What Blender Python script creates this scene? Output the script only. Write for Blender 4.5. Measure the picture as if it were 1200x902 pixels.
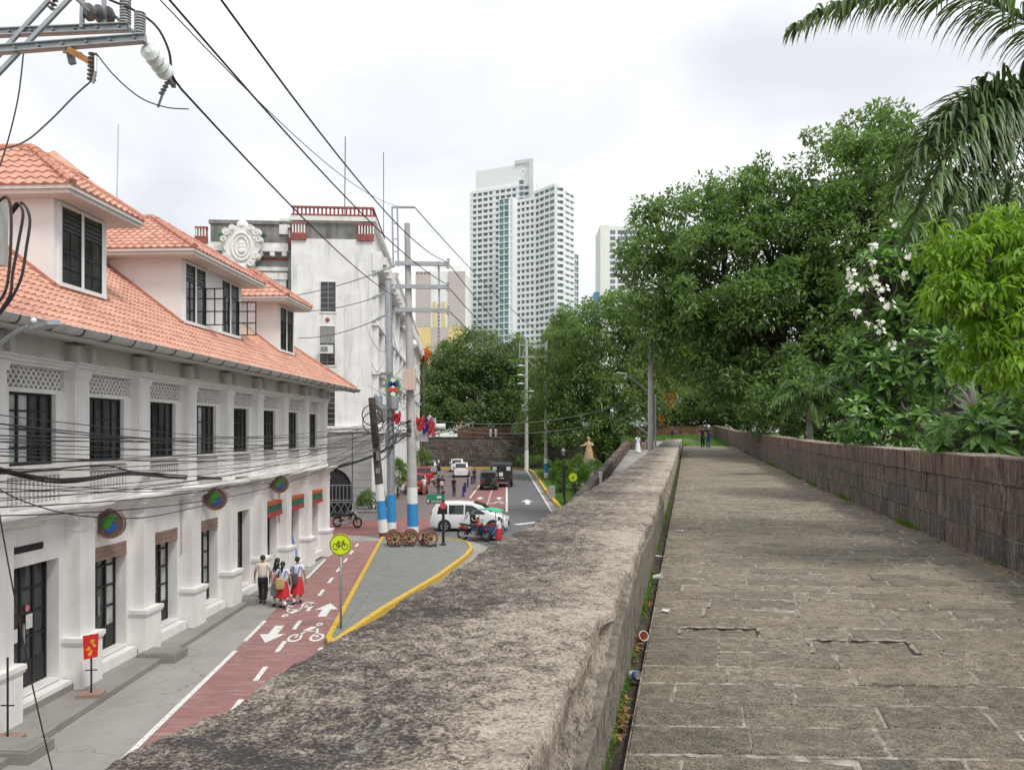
import bpy, bmesh, math, random
import numpy as np
from mathutils import Vector, Matrix, noise

for _o in list(bpy.data.objects):
    bpy.data.objects.remove(_o)
SC = bpy.context.scene
COL = SC.collection
R = math.radians
random.seed(7)

# ---------------------------------------------------------------- camera
CAMZ = 5.7
cam_d = bpy.data.cameras.new('camera')
cam = bpy.data.objects.new('camera', cam_d)
COL.objects.link(cam)
cam.location = (0, 0, CAMZ)
cam.rotation_euler = (R(90), 0, 0)
cam_d.sensor_width = 36.0
cam_d.lens = 27.0
cam_d.shift_y = 55.0 / 1200.0
cam_d.clip_start = 0.05
cam_d.clip_end = 4000
SC.camera = cam

# ---------------------------------------------------------------- sky and sun
SUN_EL, SUN_AZ = 56.0, 138.0          # azimuth clockwise from +Y
world = bpy.data.worlds.new('World')
SC.world = world
world.use_nodes = True
wn, wl = world.node_tree.nodes, world.node_tree.links
wn.clear()
w_out = wn.new('ShaderNodeOutputWorld')
w_bg = wn.new('ShaderNodeBackground')
w_bg.inputs['Strength'].default_value = 0.1
w_sky = wn.new('ShaderNodeTexSky')
w_sky.sky_type = 'NISHITA'
w_sky.sun_disc = False
w_sky.sun_elevation = R(SUN_EL)
w_sky.sun_rotation = R(SUN_AZ)
w_sky.air_density = 1.5
w_sky.dust_density = 3.0
w_tc = wn.new('ShaderNodeTexCoord')
w_map = wn.new('ShaderNodeMapping')
w_map.inputs['Scale'].default_value = (1.0, 1.0, 2.3)
w_map.inputs['Location'].default_value = (7.7, 1.2, 3.62)
w_n1 = wn.new('ShaderNodeTexNoise')
w_n1.inputs['Scale'].default_value = 2.1
w_n1.inputs['Detail'].default_value = 7
w_n1.inputs['Roughness'].default_value = 0.45
w_n1.inputs['Distortion'].default_value = 0.35
w_r1 = wn.new('ShaderNodeValToRGB')
w_r1.color_ramp.elements[0].position = 0.33
w_r1.color_ramp.elements[0].color = (5.1, 5.22, 5.55, 1)
w_r1.color_ramp.elements[1].position = 0.66
w_r1.color_ramp.elements[1].color = (8.6, 8.62, 8.7, 1)
e = w_r1.color_ramp.elements.new(0.47)
e.color = (6.4, 6.48, 6.7, 1)
w_mix = wn.new('ShaderNodeMix')
w_mix.data_type = 'RGBA'
w_mix.inputs[0].default_value = 0.93
wl.new(w_tc.outputs['Generated'], w_map.inputs['Vector'])
wl.new(w_map.outputs['Vector'], w_n1.inputs['Vector'])
wl.new(w_n1.outputs['Fac'], w_r1.inputs['Fac'])
wl.new(w_sky.outputs['Color'], w_mix.inputs[6])
wl.new(w_r1.outputs['Color'], w_mix.inputs[7])
wl.new(w_mix.outputs[2], w_bg.inputs['Color'])
wl.new(w_bg.outputs['Background'], w_out.inputs['Surface'])

sun_d = bpy.data.lights.new('sun', 'SUN')
sun_d.energy = 1.5
sun_d.angle = R(14)
sun_d.color = (1.0, 0.96, 0.9)
sun = bpy.data.objects.new('sun', sun_d)
COL.objects.link(sun)
_a, _e = R(SUN_AZ), R(SUN_EL)
_sv = Vector((math.sin(_a) * math.cos(_e), math.cos(_a) * math.cos(_e), math.sin(_e)))
sun.rotation_euler = (-_sv).to_track_quat('-Z', 'Y').to_euler()
sun.location = _sv * 60

SC.view_settings.view_transform = 'Standard'
SC.view_settings.look = 'None'
SC.view_settings.exposure = 0.74
SC.view_settings.gamma = 1.0
SC.view_settings.use_curve_mapping = False

# ---------------------------------------------------------------- coordinates
F = 900.0
def P(px, py, Y):
    """point at depth Y metres in front of the viewer along a sight line"""
    return Vector(((px - 600) / F * Y, Y, CAMZ - (py - 506) / F * Y))
def G(px, py, z=0.0):
    """where a sight line meets the level z"""
    Y = (CAMZ - z) * F / (py - 506)
    return Vector(((px - 600) / F * Y, Y, z))
WD = Vector((0.2222, 0.975, 0)); WR = Vector((0.975, -0.2222, 0))   # along / across the rampart
def W(s, n, z=0.0):
    return WD * s + WR * n + Vector((0, 0, z))

# ---------------------------------------------------------------- materials
MATS = {}
def srgb(r, g, b):
    f = lambda c: (c / 255 / 12.92) if c / 255 <= 0.04045 else ((c / 255 + 0.055) / 1.055) ** 2.4
    return (f(r), f(g), f(b))
def new_mat(name):
    m = bpy.data.materials.new(name)
    m.use_nodes = True
    n = m.node_tree.nodes
    return m, n, m.node_tree.links, n['Principled BSDF']
def col4(c, k=1.0):
    return (c[0] * k, c[1] * k, c[2] * k, 1)
def nz(n, l, vec, scale, detail=5, rough=0.55, dist=0.0):
    t = n.new('ShaderNodeTexNoise')
    t.inputs['Scale'].default_value = scale
    t.inputs['Detail'].default_value = detail
    t.inputs['Roughness'].default_value = rough
    t.inputs['Distortion'].default_value = dist
    if vec is not None:
        l.new(vec, t.inputs['Vector'])
    return t.outputs['Fac']
def ramp(n, l, fac, stops):
    r = n.new('ShaderNodeValToRGB')
    el = r.color_ramp.elements
    el[0].position, el[0].color = stops[0][0], col4(stops[0][1])
    el[1].position, el[1].color = stops[-1][0], col4(stops[-1][1])
    for p, c in stops[1:-1]:
        x = el.new(p); x.color = col4(c)
    l.new(fac, r.inputs['Fac'])
    return r.outputs['Color']
def mixc(n, l, fac, a, b, mode='MIX'):
    m = n.new('ShaderNodeMix'); m.data_type = 'RGBA'; m.blend_type = mode
    for i, v in ((0, fac), (6, a), (7, b)):
        if hasattr(v, 'links') or hasattr(v, 'is_linked'):
            l.new(v, m.inputs[i])
        else:
            m.inputs[i].default_value = v if i == 0 else col4(v)
    return m.outputs[2]
def mth(n, l, op, a, b=0.0, clamp=False):
    m = n.new('ShaderNodeMath'); m.operation = op; m.use_clamp = clamp
    for i, v in ((0, a), (1, b)):
        if hasattr(v, 'is_linked'):
            l.new(v, m.inputs[i])
        else:
            m.inputs[i].default_value = v
    return m.outputs[0]
def mapr(n, l, v, a, b, c=0.0, d=1.0):
    m = n.new('ShaderNodeMapRange')
    l.new(v, m.inputs[0])
    for i, x in enumerate((a, b, c, d)):
        m.inputs[i + 1].default_value = x
    return m.outputs[0]
def pos(n, l, scale=(1, 1, 1), rot=0.0):
    g = n.new('ShaderNodeNewGeometry')
    m = n.new('ShaderNodeMapping')
    m.inputs['Scale'].default_value = scale
    m.inputs['Rotation'].default_value = (0, 0, rot)
    l.new(g.outputs['Position'], m.inputs['Vector'])
    return m.outputs['Vector']
def objc(n, l, scale=(1, 1, 1)):
    g = n.new('ShaderNodeTexCoord')
    m = n.new('ShaderNodeMapping')
    m.inputs['Scale'].default_value = scale
    l.new(g.outputs['Object'], m.inputs['Vector'])
    return m.outputs['Vector']
def bump(n, l, b, h, dist=0.01, strength=1.0, prev=None):
    u = n.new('ShaderNodeBump')
    u.inputs['Distance'].default_value = dist
    u.inputs['Strength'].default_value = strength
    l.new(h, u.inputs['Height'])
    if prev is not None:
        l.new(prev, u.inputs['Normal'])
    if b is not None:
        l.new(u.outputs['Normal'], b.inputs['Normal'])
    return u.outputs['Normal']
def island(n, l):
    g = n.new('ShaderNodeNewGeometry')
    o = n.new('ShaderNodeObjectInfo')
    s = mth(n, l, 'ADD', g.outputs['Random Per Island'], o.outputs['Random'])
    return mth(n, l, 'FRACT', s)

def plain(name, c, rough=0.7, var=0.12, scale=3.0, bmp=0.0, bscale=40.0, metal=0.0, spec=0.5, local=False, dirt=0.0):
    """one-colour surface with soft uneven tone, fine relief and optional grime streaks"""
    if name in MATS:
        return MATS[name]
    m, n, l, b = new_mat(name)
    v = objc(n, l) if local else pos(n, l)
    f = nz(n, l, v, scale, 6, 0.6)
    c1 = ramp(n, l, f, [(0.3, [x * (1 - var) for x in c]), (0.7, [min(1, x * (1 + var)) for x in c])])
    if dirt > 0:
        vs = objc(n, l, (2.2, 2.2, 0.22)) if local else pos(n, l, (2.2, 2.2, 0.22))
        f2 = nz(n, l, vs, 1.3, 7, 0.65)
        d = mapr(n, l, f2, 0.5, 0.78, 0.0, dirt)
        c1 = mixc(n, l, d, c1, [x * 0.32 for x in c])
    l.new(c1, b.inputs['Base Color'])
    b.inputs['Roughness'].default_value = rough
    b.inputs['Metallic'].default_value = metal
    b.inputs['Specular IOR Level'].default_value = spec
    if bmp > 0:
        bump(n, l, b, nz(n, l, v, bscale, 5, 0.6), bmp)
    MATS[name] = m
    return m

def glass(name, c, rough=0.08, var=0.4, scale=1.4):
    m, n, l, b = new_mat(name)
    f = nz(n, l, pos(n, l), scale, 3, 0.5)
    c1 = ramp(n, l, f, [(0.35, [x * (1 - var) for x in c]), (0.65, [x * (1 + var) for x in c])])
    l.new(c1, b.inputs['Base Color'])
    b.inputs['Roughness'].default_value = rough
    b.inputs['Specular IOR Level'].default_value = 0.6
    bump(n, l, b, nz(n, l, pos(n, l), 2.0, 2), 0.01)
    MATS[name] = m
    return m

def leafmat(name, dark, light, trans=0.25, rough=0.5):
    m, n, l, b = new_mat(name)
    f = island(n, l)
    f2 = nz(n, l, pos(n, l), 0.55, 3, 0.6)
    f3 = mth(n, l, 'ADD', mth(n, l, 'MULTIPLY', f, 0.55), mth(n, l, 'MULTIPLY', f2, 0.6))
    c = ramp(n, l, f3, [(0.3, dark), (0.85, light)])
    l.new(c, b.inputs['Base Color'])
    b.inputs['Roughness'].default_value = rough
    b.inputs['Specular IOR Level'].default_value = 0.35
    t = n.new('ShaderNodeBsdfTranslucent')
    l.new(mixc(n, l, 0.5, c, (light[0] * 1.3, light[1] * 1.4, light[2] * 0.6)), t.inputs['Color'])
    mx = n.new('ShaderNodeMixShader')
    mx.inputs[0].default_value = trans
    l.new(b.outputs[0], mx.inputs[1]); l.new(t.outputs[0], mx.inputs[2])
    l.new(mx.outputs[0], n['Material Output'].inputs['Surface'])
    MATS[name] = m
    return m

# ---------------------------------------------------------------- mesh helpers
class MB:
    def __init__(s):
        s.v, s.f, s.m = [], [], []
        s.cur = 0
    def add(s, vs, fs):
        o = len(s.v)
        s.v.extend([tuple(x) for x in vs])
        for q in fs:
            s.f.append([i + o for i in q]); s.m.append(s.cur)
        return s
    def box(s, x0, x1, y0, y1, z0, z1):
        return s.add([(x0, y0, z0), (x1, y0, z0), (x1, y1, z0), (x0, y1, z0), (x0, y0, z1), (x1, y0, z1), (x1, y1, z1), (x0, y1, z1)],
                     [(0, 3, 2, 1), (4, 5, 6, 7), (0, 1, 5, 4), (1, 2, 6, 5), (2, 3, 7, 6), (3, 0, 4, 7)])
    def obox(s, c, ax, ay, az):
        """oriented box: centre and three half-axis vectors"""
        c, ax, ay, az = map(Vector, (c, ax, ay, az))
        vs = [c + ax * i + ay * j + az * k for k in (-1, 1) for i, j in ((-1, -1), (1, -1), (1, 1), (-1, 1))]
        return s.add(vs, [(0, 3, 2, 1), (4, 5, 6, 7), (0, 1, 5, 4), (1, 2, 6, 5), (2, 3, 7, 6), (3, 0, 4, 7)])
    def bar(s, a, b, w, h=None, up=(0, 0, 1)):
        a, b, up = Vector(a), Vector(b), Vector(up)
        d = b - a; L = d.length; d.normalize()
        x = d.cross(up)
        if x.length < 1e-4: x = d.cross(Vector((1, 0, 0)))
        x.normalize(); y = x.cross(d)
        return s.obox((a + b) / 2, x * (w / 2), d * (L / 2), y * ((h or w) / 2))
    def tube(s, pts, rad, k=8, cap=True, flat=1.0):
        pts = [Vector(p) for p in pts]
        if not hasattr(rad, '__len__'): rad = [rad] * len(pts)
        rings = []; prev = None
        for i, p in enumerate(pts):
            d = (pts[min(i + 1, len(pts) - 1)] - pts[max(i - 1, 0)])
            if d.length < 1e-9: d = Vector((0, 0, 1))
            d.normalize()
            if prev is None:
                x = d.cross(Vector((0, 0, 1)))
                if x.length < 1e-3: x = d.cross(Vector((0, 1, 0)))
            else:
                x = prev - d * prev.dot(d)
                if x.length < 1e-4: x = d.cross(Vector((0, 1, 0)))
            x.normalize(); y = d.cross(x); prev = x
            rings.append([p + (x * math.cos(2 * math.pi * j / k) + y * math.sin(2 * math.pi * j / k) * flat) * rad[i] for j in range(k)])
        vs = [q for r in rings for q in r]; fs = []
        for i in range(len(pts) - 1):
            for j in range(k):
                a, b = i * k + j, i * k + (j + 1) % k
                fs.append((a, b, b + k, a + k))
        if cap:
            fs.append(tuple(range(k - 1, -1, -1)))
            fs.append(tuple(range((len(pts) - 1) * k, len(pts) * k)))
        return s.add(vs, fs)
    def lathe(s, prof, c=(0, 0, 0), k=16, axis='z'):
        """prof: list of (radius, height)"""
        c = Vector(c); vs = []; fs = []
        for r, h in prof:
            for j in range(k):
                a = 2 * math.pi * j / k
                p = {'z': (r * math.cos(a), r * math.sin(a), h), 'x': (h, r * math.cos(a), r * math.sin(a)), 'y': (r * math.cos(a), h, r * math.sin(a))}[axis]
                vs.append(c + Vector(p))
        for i in range(len(prof) - 1):
            for j in range(k):
                a, b = i * k + j, i * k + (j + 1) % k
                fs.append((a, b, b + k, a + k))
        fs.append(tuple(range(k - 1, -1, -1))); fs.append(tuple(range((len(prof) - 1) * k, len(prof) * k)))
        return s.add(vs, fs)
    def prism(s, poly, z0, z1):
        """poly: ccw xy points"""
        n = len(poly)
        z0f = z0 if callable(z0) else (lambda x, y: z0)
        z1f = z1 if callable(z1) else (lambda x, y: z1)
        vs = [(p[0], p[1], z0f(p[0], p[1])) for p in poly] + [(p[0], p[1], z1f(p[0], p[1])) for p in poly]
        fs = [tuple(range(n - 1, -1, -1)), tuple(range(n, 2 * n))] + [(i, (i + 1) % n, (i + 1) % n + n, i + n) for i in range(n)]
        return s.add(vs, fs)
    def plate(s, poly, org, ux, uy, th):
        """flat polygon in the plane (org, ux, uy), thickened along ux x uy"""
        org, ux, uy = Vector(org), Vector(ux), Vector(uy)
        nn = ux.cross(uy).normalized() * th
        n = len(poly)
        vs = [org + ux * a + uy * b for a, b in poly]; vs += [q + nn for q in vs]
        fs = [tuple(range(n - 1, -1, -1)), tuple(range(n, 2 * n))] + [(i, (i + 1) % n, (i + 1) % n + n, i + n) for i in range(n)]
        return s.add(vs, fs)
    def quad(s, *p):
        return s.add(p, [tuple(range(len(p)))])
    def build(s, name, mats, parent=None, smooth=False, fix=True):
        me = bpy.data.meshes.new(name)
        me.from_pydata(s.v, [], s.f)
        if not isinstance(mats, (list, tuple)): mats = [mats]
        for m in mats: me.materials.append(m)
        if len(mats) > 1: me.polygons.foreach_set('material_index', s.m)
        if fix:
            bm = bmesh.new(); bm.from_mesh(me)
            bmesh.ops.recalc_face_normals(bm, faces=bm.faces)
            bm.to_mesh(me); bm.free()
        if smooth:
            me.polygons.foreach_set('use_smooth', [True] * len(me.polygons))
            if smooth != 'all':
                try: me.set_sharp_from_angle(angle=R(35))
                except Exception: pass
        me.update()
        return mobj(name, me, parent)

def mobj(name, me, parent=None):
    o = bpy.data.objects.new(name, me)
    COL.objects.link(o)
    if parent is not None: o.parent = parent
    return o
def tag(o, label, cat, group=None):
    o['label'] = label; o['category'] = cat
    if group: o['group'] = group
    return o
def thing(name, label, cat, loc=(0, 0, 0), rz=0.0, group=None, sc=1.0):
    o = bpy.data.objects.new(name, None)
    o.empty_display_size = 0.2
    COL.objects.link(o)
    o.location = loc; o.rotation_euler = (0, 0, rz); o.scale = (sc, sc, sc)
    return tag(o, label, cat, group)
def struct(o):
    o['kind'] = 'structure'; return o
def stuff(o):
    o['kind'] = 'stuff'; return o
def copy_part(o, parent, loc=None, rot=None):
    c = o.copy(); COL.objects.link(c); c.parent = parent
    if loc is not None: c.location = loc
    if rot is not None: c.rotation_euler = rot
    for ch in o.children: copy_part(ch, c)
    return c
def np_mesh(name, verts, quads, mats, parent=None, smooth=False):
    me = bpy.data.meshes.new(name)
    verts = np.asarray(verts, np.float32); quads = np.asarray(quads, np.int32)
    nv, nf, k = len(verts), len(quads), quads.shape[1]
    me.vertices.add(nv); me.vertices.foreach_set('co', verts.ravel())
    me.loops.add(nf * k); me.loops.foreach_set('vertex_index', quads.ravel())
    me.polygons.add(nf)
    me.polygons.foreach_set('loop_start', np.arange(0, nf * k, k, dtype=np.int32))
    try: me.polygons.foreach_set('loop_total', np.full(nf, k, np.int32))
    except Exception: pass
    if smooth: me.polygons.foreach_set('use_smooth', np.ones(nf, bool))
    for m in (mats if isinstance(mats, (list, tuple)) else [mats]): me.materials.append(m)
    me.update(calc_edges=True); me.validate()
    return mobj(name, me, parent)
def fbm(x, y, z, o=4):
    return noise.fractal(Vector((x, y, z)), 0.9, 2.1, o)
def sagline(a, b, sag, n=14):
    a, b = Vector(a), Vector(b)
    return [a.lerp(b, i / n) - Vector((0, 0, sag * 4 * (i / n) * (1 - i / n))) for i in range(n + 1)]
# ---------------------------------------------------------------- stone materials
def m_paving():
    m, n, l, b = new_mat('paving_stone')
    v = pos(n, l)
    isl = island(n, l)
    f1 = nz(n, l, v, 1.3, 6, 0.62)
    f2 = nz(n, l, pos(n, l, (1, 1.25, 1)), 13.0, 8, 0.74)
    f3 = nz(n, l, v, 75.0, 4, 0.7)
    f4 = nz(n, l, v, 190.0, 3, 0.6)
    c = ramp(n, l, f2, [(0.32, (0.078, 0.072, 0.060)), (0.46, (0.168, 0.152, 0.125)), (0.56, (0.225, 0.203, 0.165)), (0.68, (0.36, 0.325, 0.265))])
    c = mixc(n, l, mapr(n, l, f1, 0.44, 0.64, 0.0, 0.5), c, (0.215, 0.178, 0.125))
    c = mixc(n, l, mapr(n, l, nz(n, l, v, 3.4, 7, 0.74), 0.50, 0.62, 0.0, 0.7), c, (0.088, 0.086, 0.070))
    c = mixc(n, l, mapr(n, l, nz(n, l, v, 5.2, 7, 0.74), 0.56, 0.68, 0.0, 0.55), c, (0.31, 0.285, 0.23))
    c = mixc(n, l, mapr(n, l, f3, 0.52, 0.61, 0.0, 0.85), c, (0.030, 0.027, 0.023))
    c = mixc(n, l, mapr(n, l, f3, 0.44, 0.33, 0.0, 0.6), c, (0.42, 0.385, 0.325))
    c = mixc(n, l, mapr(n, l, f4, 0.60, 0.72, 0.0, 0.5), c, (0.5, 0.47, 0.41))
    c = mixc(n, l, 1.0, c, ramp(n, l, isl, [(0.0, (1.02, 0.99, 0.94)), (1.0, (1.46, 1.40, 1.28))]), 'MULTIPLY')
    l.new(c, b.inputs['Base Color'])
    b.inputs['Roughness'].default_value = 0.92
    p = bump(n, l, None, f2, 0.03)
    bump(n, l, b, f3, 0.010, 1.0, p)
    MATS['paving'] = m
def m_mortar():
    m, n, l, b = new_mat('mortar')
    v = pos(n, l)
    f = nz(n, l, v, 14, 7, 0.7)
    c = ramp(n, l, f, [(0.36, (0.11, 0.10, 0.083)), (0.49, (0.25, 0.228, 0.19)), (0.64, (0.40, 0.37, 0.32))])
    l.new(c, b.inputs['Base Color']); b.inputs['Roughness'].default_value = 0.95
    bump(n, l, b, f, 0.012)
    MATS['mortar'] = m
def m_parapet():
    """granular weathered stone: pale grains on dark lichen, darker outer course, pale mortar seam"""
    m, n, l, b = new_mat('weathered_parapet')
    v = pos(n, l)
    g = n.new('ShaderNodeNewGeometry'); s = n.new('ShaderNodeSeparateXYZ'); l.new(g.outputs['Position'], s.inputs[0])
    across = mth(n, l, 'ADD', mth(n, l, 'MULTIPLY', s.outputs['X'], 0.975), mth(n, l, 'MULTIPLY', s.outputs['Y'], -0.2222))
    big = nz(n, l, v, 1.1, 6, 0.62)
    med = nz(n, l, v, 11, 6, 0.7)
    fine = nz(n, l, v, 62, 4, 0.68)
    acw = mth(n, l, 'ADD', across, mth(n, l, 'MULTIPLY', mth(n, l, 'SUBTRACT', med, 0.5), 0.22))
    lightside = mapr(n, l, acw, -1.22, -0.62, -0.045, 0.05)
    t = mth(n, l, 'ADD', mth(n, l, 'MULTIPLY', fine, 0.62), mth(n, l, 'MULTIPLY', med, 0.42))
    t = mth(n, l, 'ADD', t, mth(n, l, 'MULTIPLY', mth(n, l, 'SUBTRACT', big, 0.5), 0.34))
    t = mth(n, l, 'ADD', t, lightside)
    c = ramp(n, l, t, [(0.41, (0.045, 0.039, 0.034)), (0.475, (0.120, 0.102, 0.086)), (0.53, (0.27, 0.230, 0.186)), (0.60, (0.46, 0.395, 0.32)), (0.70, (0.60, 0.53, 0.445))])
    c = mixc(n, l, mapr(n, l, nz(n, l, v, 2.6, 7, 0.68), 0.56, 0.70, 0.0, 0.55), c, (0.085, 0.070, 0.058))
    seam = mth(n, l, 'ABSOLUTE', mth(n, l, 'ADD', acw, 1.05))
    sm = mth(n, l, 'MULTIPLY', mapr(n, l, seam, 0.03, 0.006, 0.0, 0.55), mapr(n, l, nz(n, l, v, 6, 6, 0.75), 0.47, 0.58, 0.0, 1.0))
    c = mixc(n, l, sm, c, (0.44, 0.42, 0.38))
    vor = n.new('ShaderNodeTexVoronoi'); vor.inputs['Scale'].default_value = 24
    l.new(v, vor.inputs['Vector'])
    sp = mth(n, l, 'MULTIPLY', mapr(n, l, vor.outputs['Distance'], 0.16, 0.1, 0, 1), mapr(n, l, nz(n, l, v, 2.7, 3), 0.6, 0.66, 0, 1))
    c = mixc(n, l, mth(n, l, 'MULTIPLY', sp, 0.85), c, (0.62, 0.60, 0.56))
    l.new(c, b.inputs['Base Color'])
    b.inputs['Roughness'].default_value = 0.95
    p = bump(n, l, None, med, 0.035)
    bump(n, l, b, fine, 0.02, 1.0, p)
    MATS['parapet'] = m
def m_oldwall(name, top, low, ztop, zlow, streakc, stones=None):
    """old stone face with long vertical weather streaks (a stain with a shape of its own)"""
    m, n, l, b = new_mat(name)
    v = pos(n, l)
    isl = island(n, l)
    st = nz(n, l, pos(n, l, (5.5, 5.5, 0.55)), 1.6, 8, 0.72)
    st2 = nz(n, l, pos(n, l, (14, 14, 1.3)), 1.5, 6, 0.7)
    med = nz(n, l, v, 4.5, 8, 0.7)
    fine = nz(n, l, v, 38, 6, 0.7)
    g = n.new('ShaderNodeNewGeometry')
    s = n.new('ShaderNodeSeparateXYZ'); l.new(g.outputs['Position'], s.inputs[0])
    h = mth(n, l, 'ADD', s.outputs['Z'], mth(n, l, 'MULTIPLY', mth(n, l, 'SUBTRACT', st, 0.5), 1.1))
    c = mixc(n, l, mapr(n, l, h, zlow, ztop), low, top)
    c = mixc(n, l, mapr(n, l, med, 0.4, 0.62, 0.0, 0.6), c, [x * 0.42 for x in top])
    c = mixc(n, l, mapr(n, l, st, 0.46, 0.60, 0.0, 0.92), c, (0.026, 0.023, 0.021))
    c = mixc(n, l, mapr(n, l, st2, 0.56, 0.70, 0.0, 0.75), c, streakc)
    c = mixc(n, l, mth(n, l, 'MULTIPLY', mapr(n, l, nz(n, l, pos(n, l, (2.2, 2.2, 1.0)), 1.7, 6, 0.7), 0.58, 0.70, 0.0, 0.8), mapr(n, l, h, zlow, ztop)), c, (0.30, 0.135, 0.05))
    c = mixc(n, l, mapr(n, l, nz(n, l, pos(n, l, (1, 1, 0.7)), 1.9, 7, 0.7), 0.53, 0.66, 0.0, 0.75), c, (0.040, 0.036, 0.032))
    c = mixc(n, l, mapr(n, l, nz(n, l, pos(n, l, (26, 26, 1.6)), 1.2, 5, 0.6), 0.66, 0.74, 0.0, 0.85), c, (0.46, 0.43, 0.37))
    c = mixc(n, l, mapr(n, l, nz(n, l, pos(n, l, (2.6, 2.6, 0.9)), 3.0, 8, 0.78), 0.55, 0.66, 0.0, 0.75), c, (0.33, 0.305, 0.25))
    c = mixc(n, l, mapr(n, l, nz(n, l, pos(n, l, (1, 1, 0.5)), 2.4, 7, 0.75), 0.56, 0.68, 0.0, 0.6), c, (0.115, 0.115, 0.065))
    c = mixc(n, l, mapr(n, l, nz(n, l, pos(n, l, (1, 1, 0.6)), 16.0, 5, 0.7), 0.55, 0.66, 0.0, 0.8), c, (0.030, 0.027, 0.024))
    c = mixc(n, l, mapr(n, l, fine, 0.52, 0.68, 0.0, 0.55), c, [x * 1.9 for x in top])
    c = mixc(n, l, 1.0, c, ramp(n, l, isl, [(0.0, (0.84, 0.85, 0.86)), (1.0, (1.14, 1.08, 1.04))]), 'MULTIPLY')
    if stones:
        br = n.new('ShaderNodeTexBrick')
        u = n.new('ShaderNodeCombineXYZ')
        a = mth(n, l, 'ADD', mth(n, l, 'MULTIPLY', s.outputs['X'], stones[2]), mth(n, l, 'MULTIPLY', s.outputs['Y'], stones[3]))
        wob = mth(n, l, 'MULTIPLY', mth(n, l, 'SUBTRACT', med, 0.5), 0.25)
        l.new(mth(n, l, 'ADD', a, wob), u.inputs[0]); l.new(mth(n, l, 'ADD', s.outputs['Z'], wob), u.inputs[1])
        l.new(u.outputs[0], br.inputs['Vector'])
        br.inputs['Scale'].default_value = 1.0
        br.inputs['Brick Width'].default_value = stones[0]; br.inputs['Row Height'].default_value = stones[1]
        br.inputs['Mortar Size'].default_value = 0.035; br.inputs['Mortar Smooth'].default_value = 0.5
        br.inputs['Color1'].default_value = (0.6, 0.6, 0.6, 1); br.inputs['Color2'].default_value = (1.3, 1.25, 1.2, 1)
        br.inputs['Mortar'].default_value = (0.5, 0.48, 0.45, 1)
        c = mixc(n, l, 1.0, c, br.outputs['Color'], 'MULTIPLY')
        pr = bump(n, l, None, br.outputs['Fac'], -0.03)
    else:
        pr = None
    l.new(c, b.inputs['Base Color'])
    b.inputs['Roughness'].default_value = 0.93
    p = bump(n, l, None, med, 0.022, 1.0, pr)
    bump(n, l, b, fine, 0.008, 1.0, p)
    MATS[name] = m
    return m
def m_pavers(name, c1, c2, mort, bw, bh, rot, fade=0.0, fadec=(0.3, 0.3, 0.3), off=0.5):
    m, n, l, b = new_mat(name)
    br = n.new('ShaderNodeTexBrick')
    l.new(pos(n, l, (1, 1, 1), rot), br.inputs['Vector'])
    br.inputs['Scale'].default_value = 1.0
    br.inputs['Brick Width'].default_value = bw; br.inputs['Row Height'].default_value = bh
    br.inputs['Mortar Size'].default_value = min(bw, bh) * 0.06
    br.inputs['Mortar Smooth'].default_value = 0.3
    br.offset = off
    br.inputs['Color1'].default_value = col4(c1); br.inputs['Color2'].default_value = col4(c2); br.inputs['Mortar'].default_value = col4(mort)
    c = br.outputs['Color']
    f = nz(n, l, pos(n, l), 1.2, 7, 0.65)
    c = mixc(n, l, mapr(n, l, f, 0.42, 0.72, 0.0, 0.45), c, [x * 0.55 for x in c1])
    if fade > 0:
        fs = nz(n, l, pos(n, l, (0.5, 3.2, 1), R(-6)), 2.2, 8, 0.72)
        c = mixc(n, l, mapr(n, l, fs, 0.53, 0.64, 0.0, fade), c, fadec)
    l.new(c, b.inputs['Base Color'])
    b.inputs['Roughness'].default_value = 0.85
    bump(n, l, b, br.outputs['Fac'], -0.006)
    MATS[name] = m
def m_asphalt(name, base, var=0.3, cracks=False):
    m, n, l, b = new_mat(name)
    v = pos(n, l)
    f = nz(n, l, v, 0.35, 7, 0.66)
    g2 = nz(n, l, v, 45, 4, 0.7)
    f5 = nz(n, l, pos(n, l, (1.2, 0.7, 1), R(5)), 0.9, 8, 0.72)
    c = ramp(n, l, f, [(0.3, [x * (1 - var) for x in base]), (0.7, [x * (1 + var) for x in base])])
    c = mixc(n, l, mapr(n, l, f5, 0.5, 0.72, 0.0, 0.5), c, [x * 0.62 for x in base])
    c = mixc(n, l, mapr(n, l, g2, 0.5, 0.7, 0.0, 0.4), c, [x * 1.45 for x in base])
    if cracks:
        c = mixc(n, l, mapr(n, l, nz(n, l, pos(n, l, (1, 1, 1)), 1.6, 7, 0.72), 0.60, 0.70, 0.0, 0.6), c, [x * 0.45 for x in base])
        c = mixc(n, l, mapr(n, l, nz(n, l, pos(n, l, (2.5, 0.2, 1), R(4)), 1.0, 6, 0.7), 0.54, 0.66, 0.0, 0.16), c, [x * 0.6 for x in base])
        vo = n.new('ShaderNodeTexVoronoi'); vo.feature = 'DISTANCE_TO_EDGE'; vo.inputs['Scale'].default_value = 0.42
        ww = n.new('ShaderNodeVectorMath'); ww.operation = 'ADD'
        nn = n.new('ShaderNodeTexNoise'); nn.inputs['Scale'].default_value = 1.6; nn.inputs['Detail'].default_value = 5
        l.new(v, nn.inputs['Vector']); l.new(v, ww.inputs[0]); l.new(nn.outputs['Color'], ww.inputs[1])
        l.new(ww.outputs[0], vo.inputs['Vector'])
        c = mixc(n, l, mapr(n, l, vo.outputs['Distance'], 0.008, 0.0, 0.0, 0.55), c, [x * 0.3 for x in base])
    l.new(c, b.inputs['Base Color'])
    b.inputs['Roughness'].default_value = 0.88
    bump(n, l, b, g2, 0.004)
    MATS[name] = m
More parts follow.
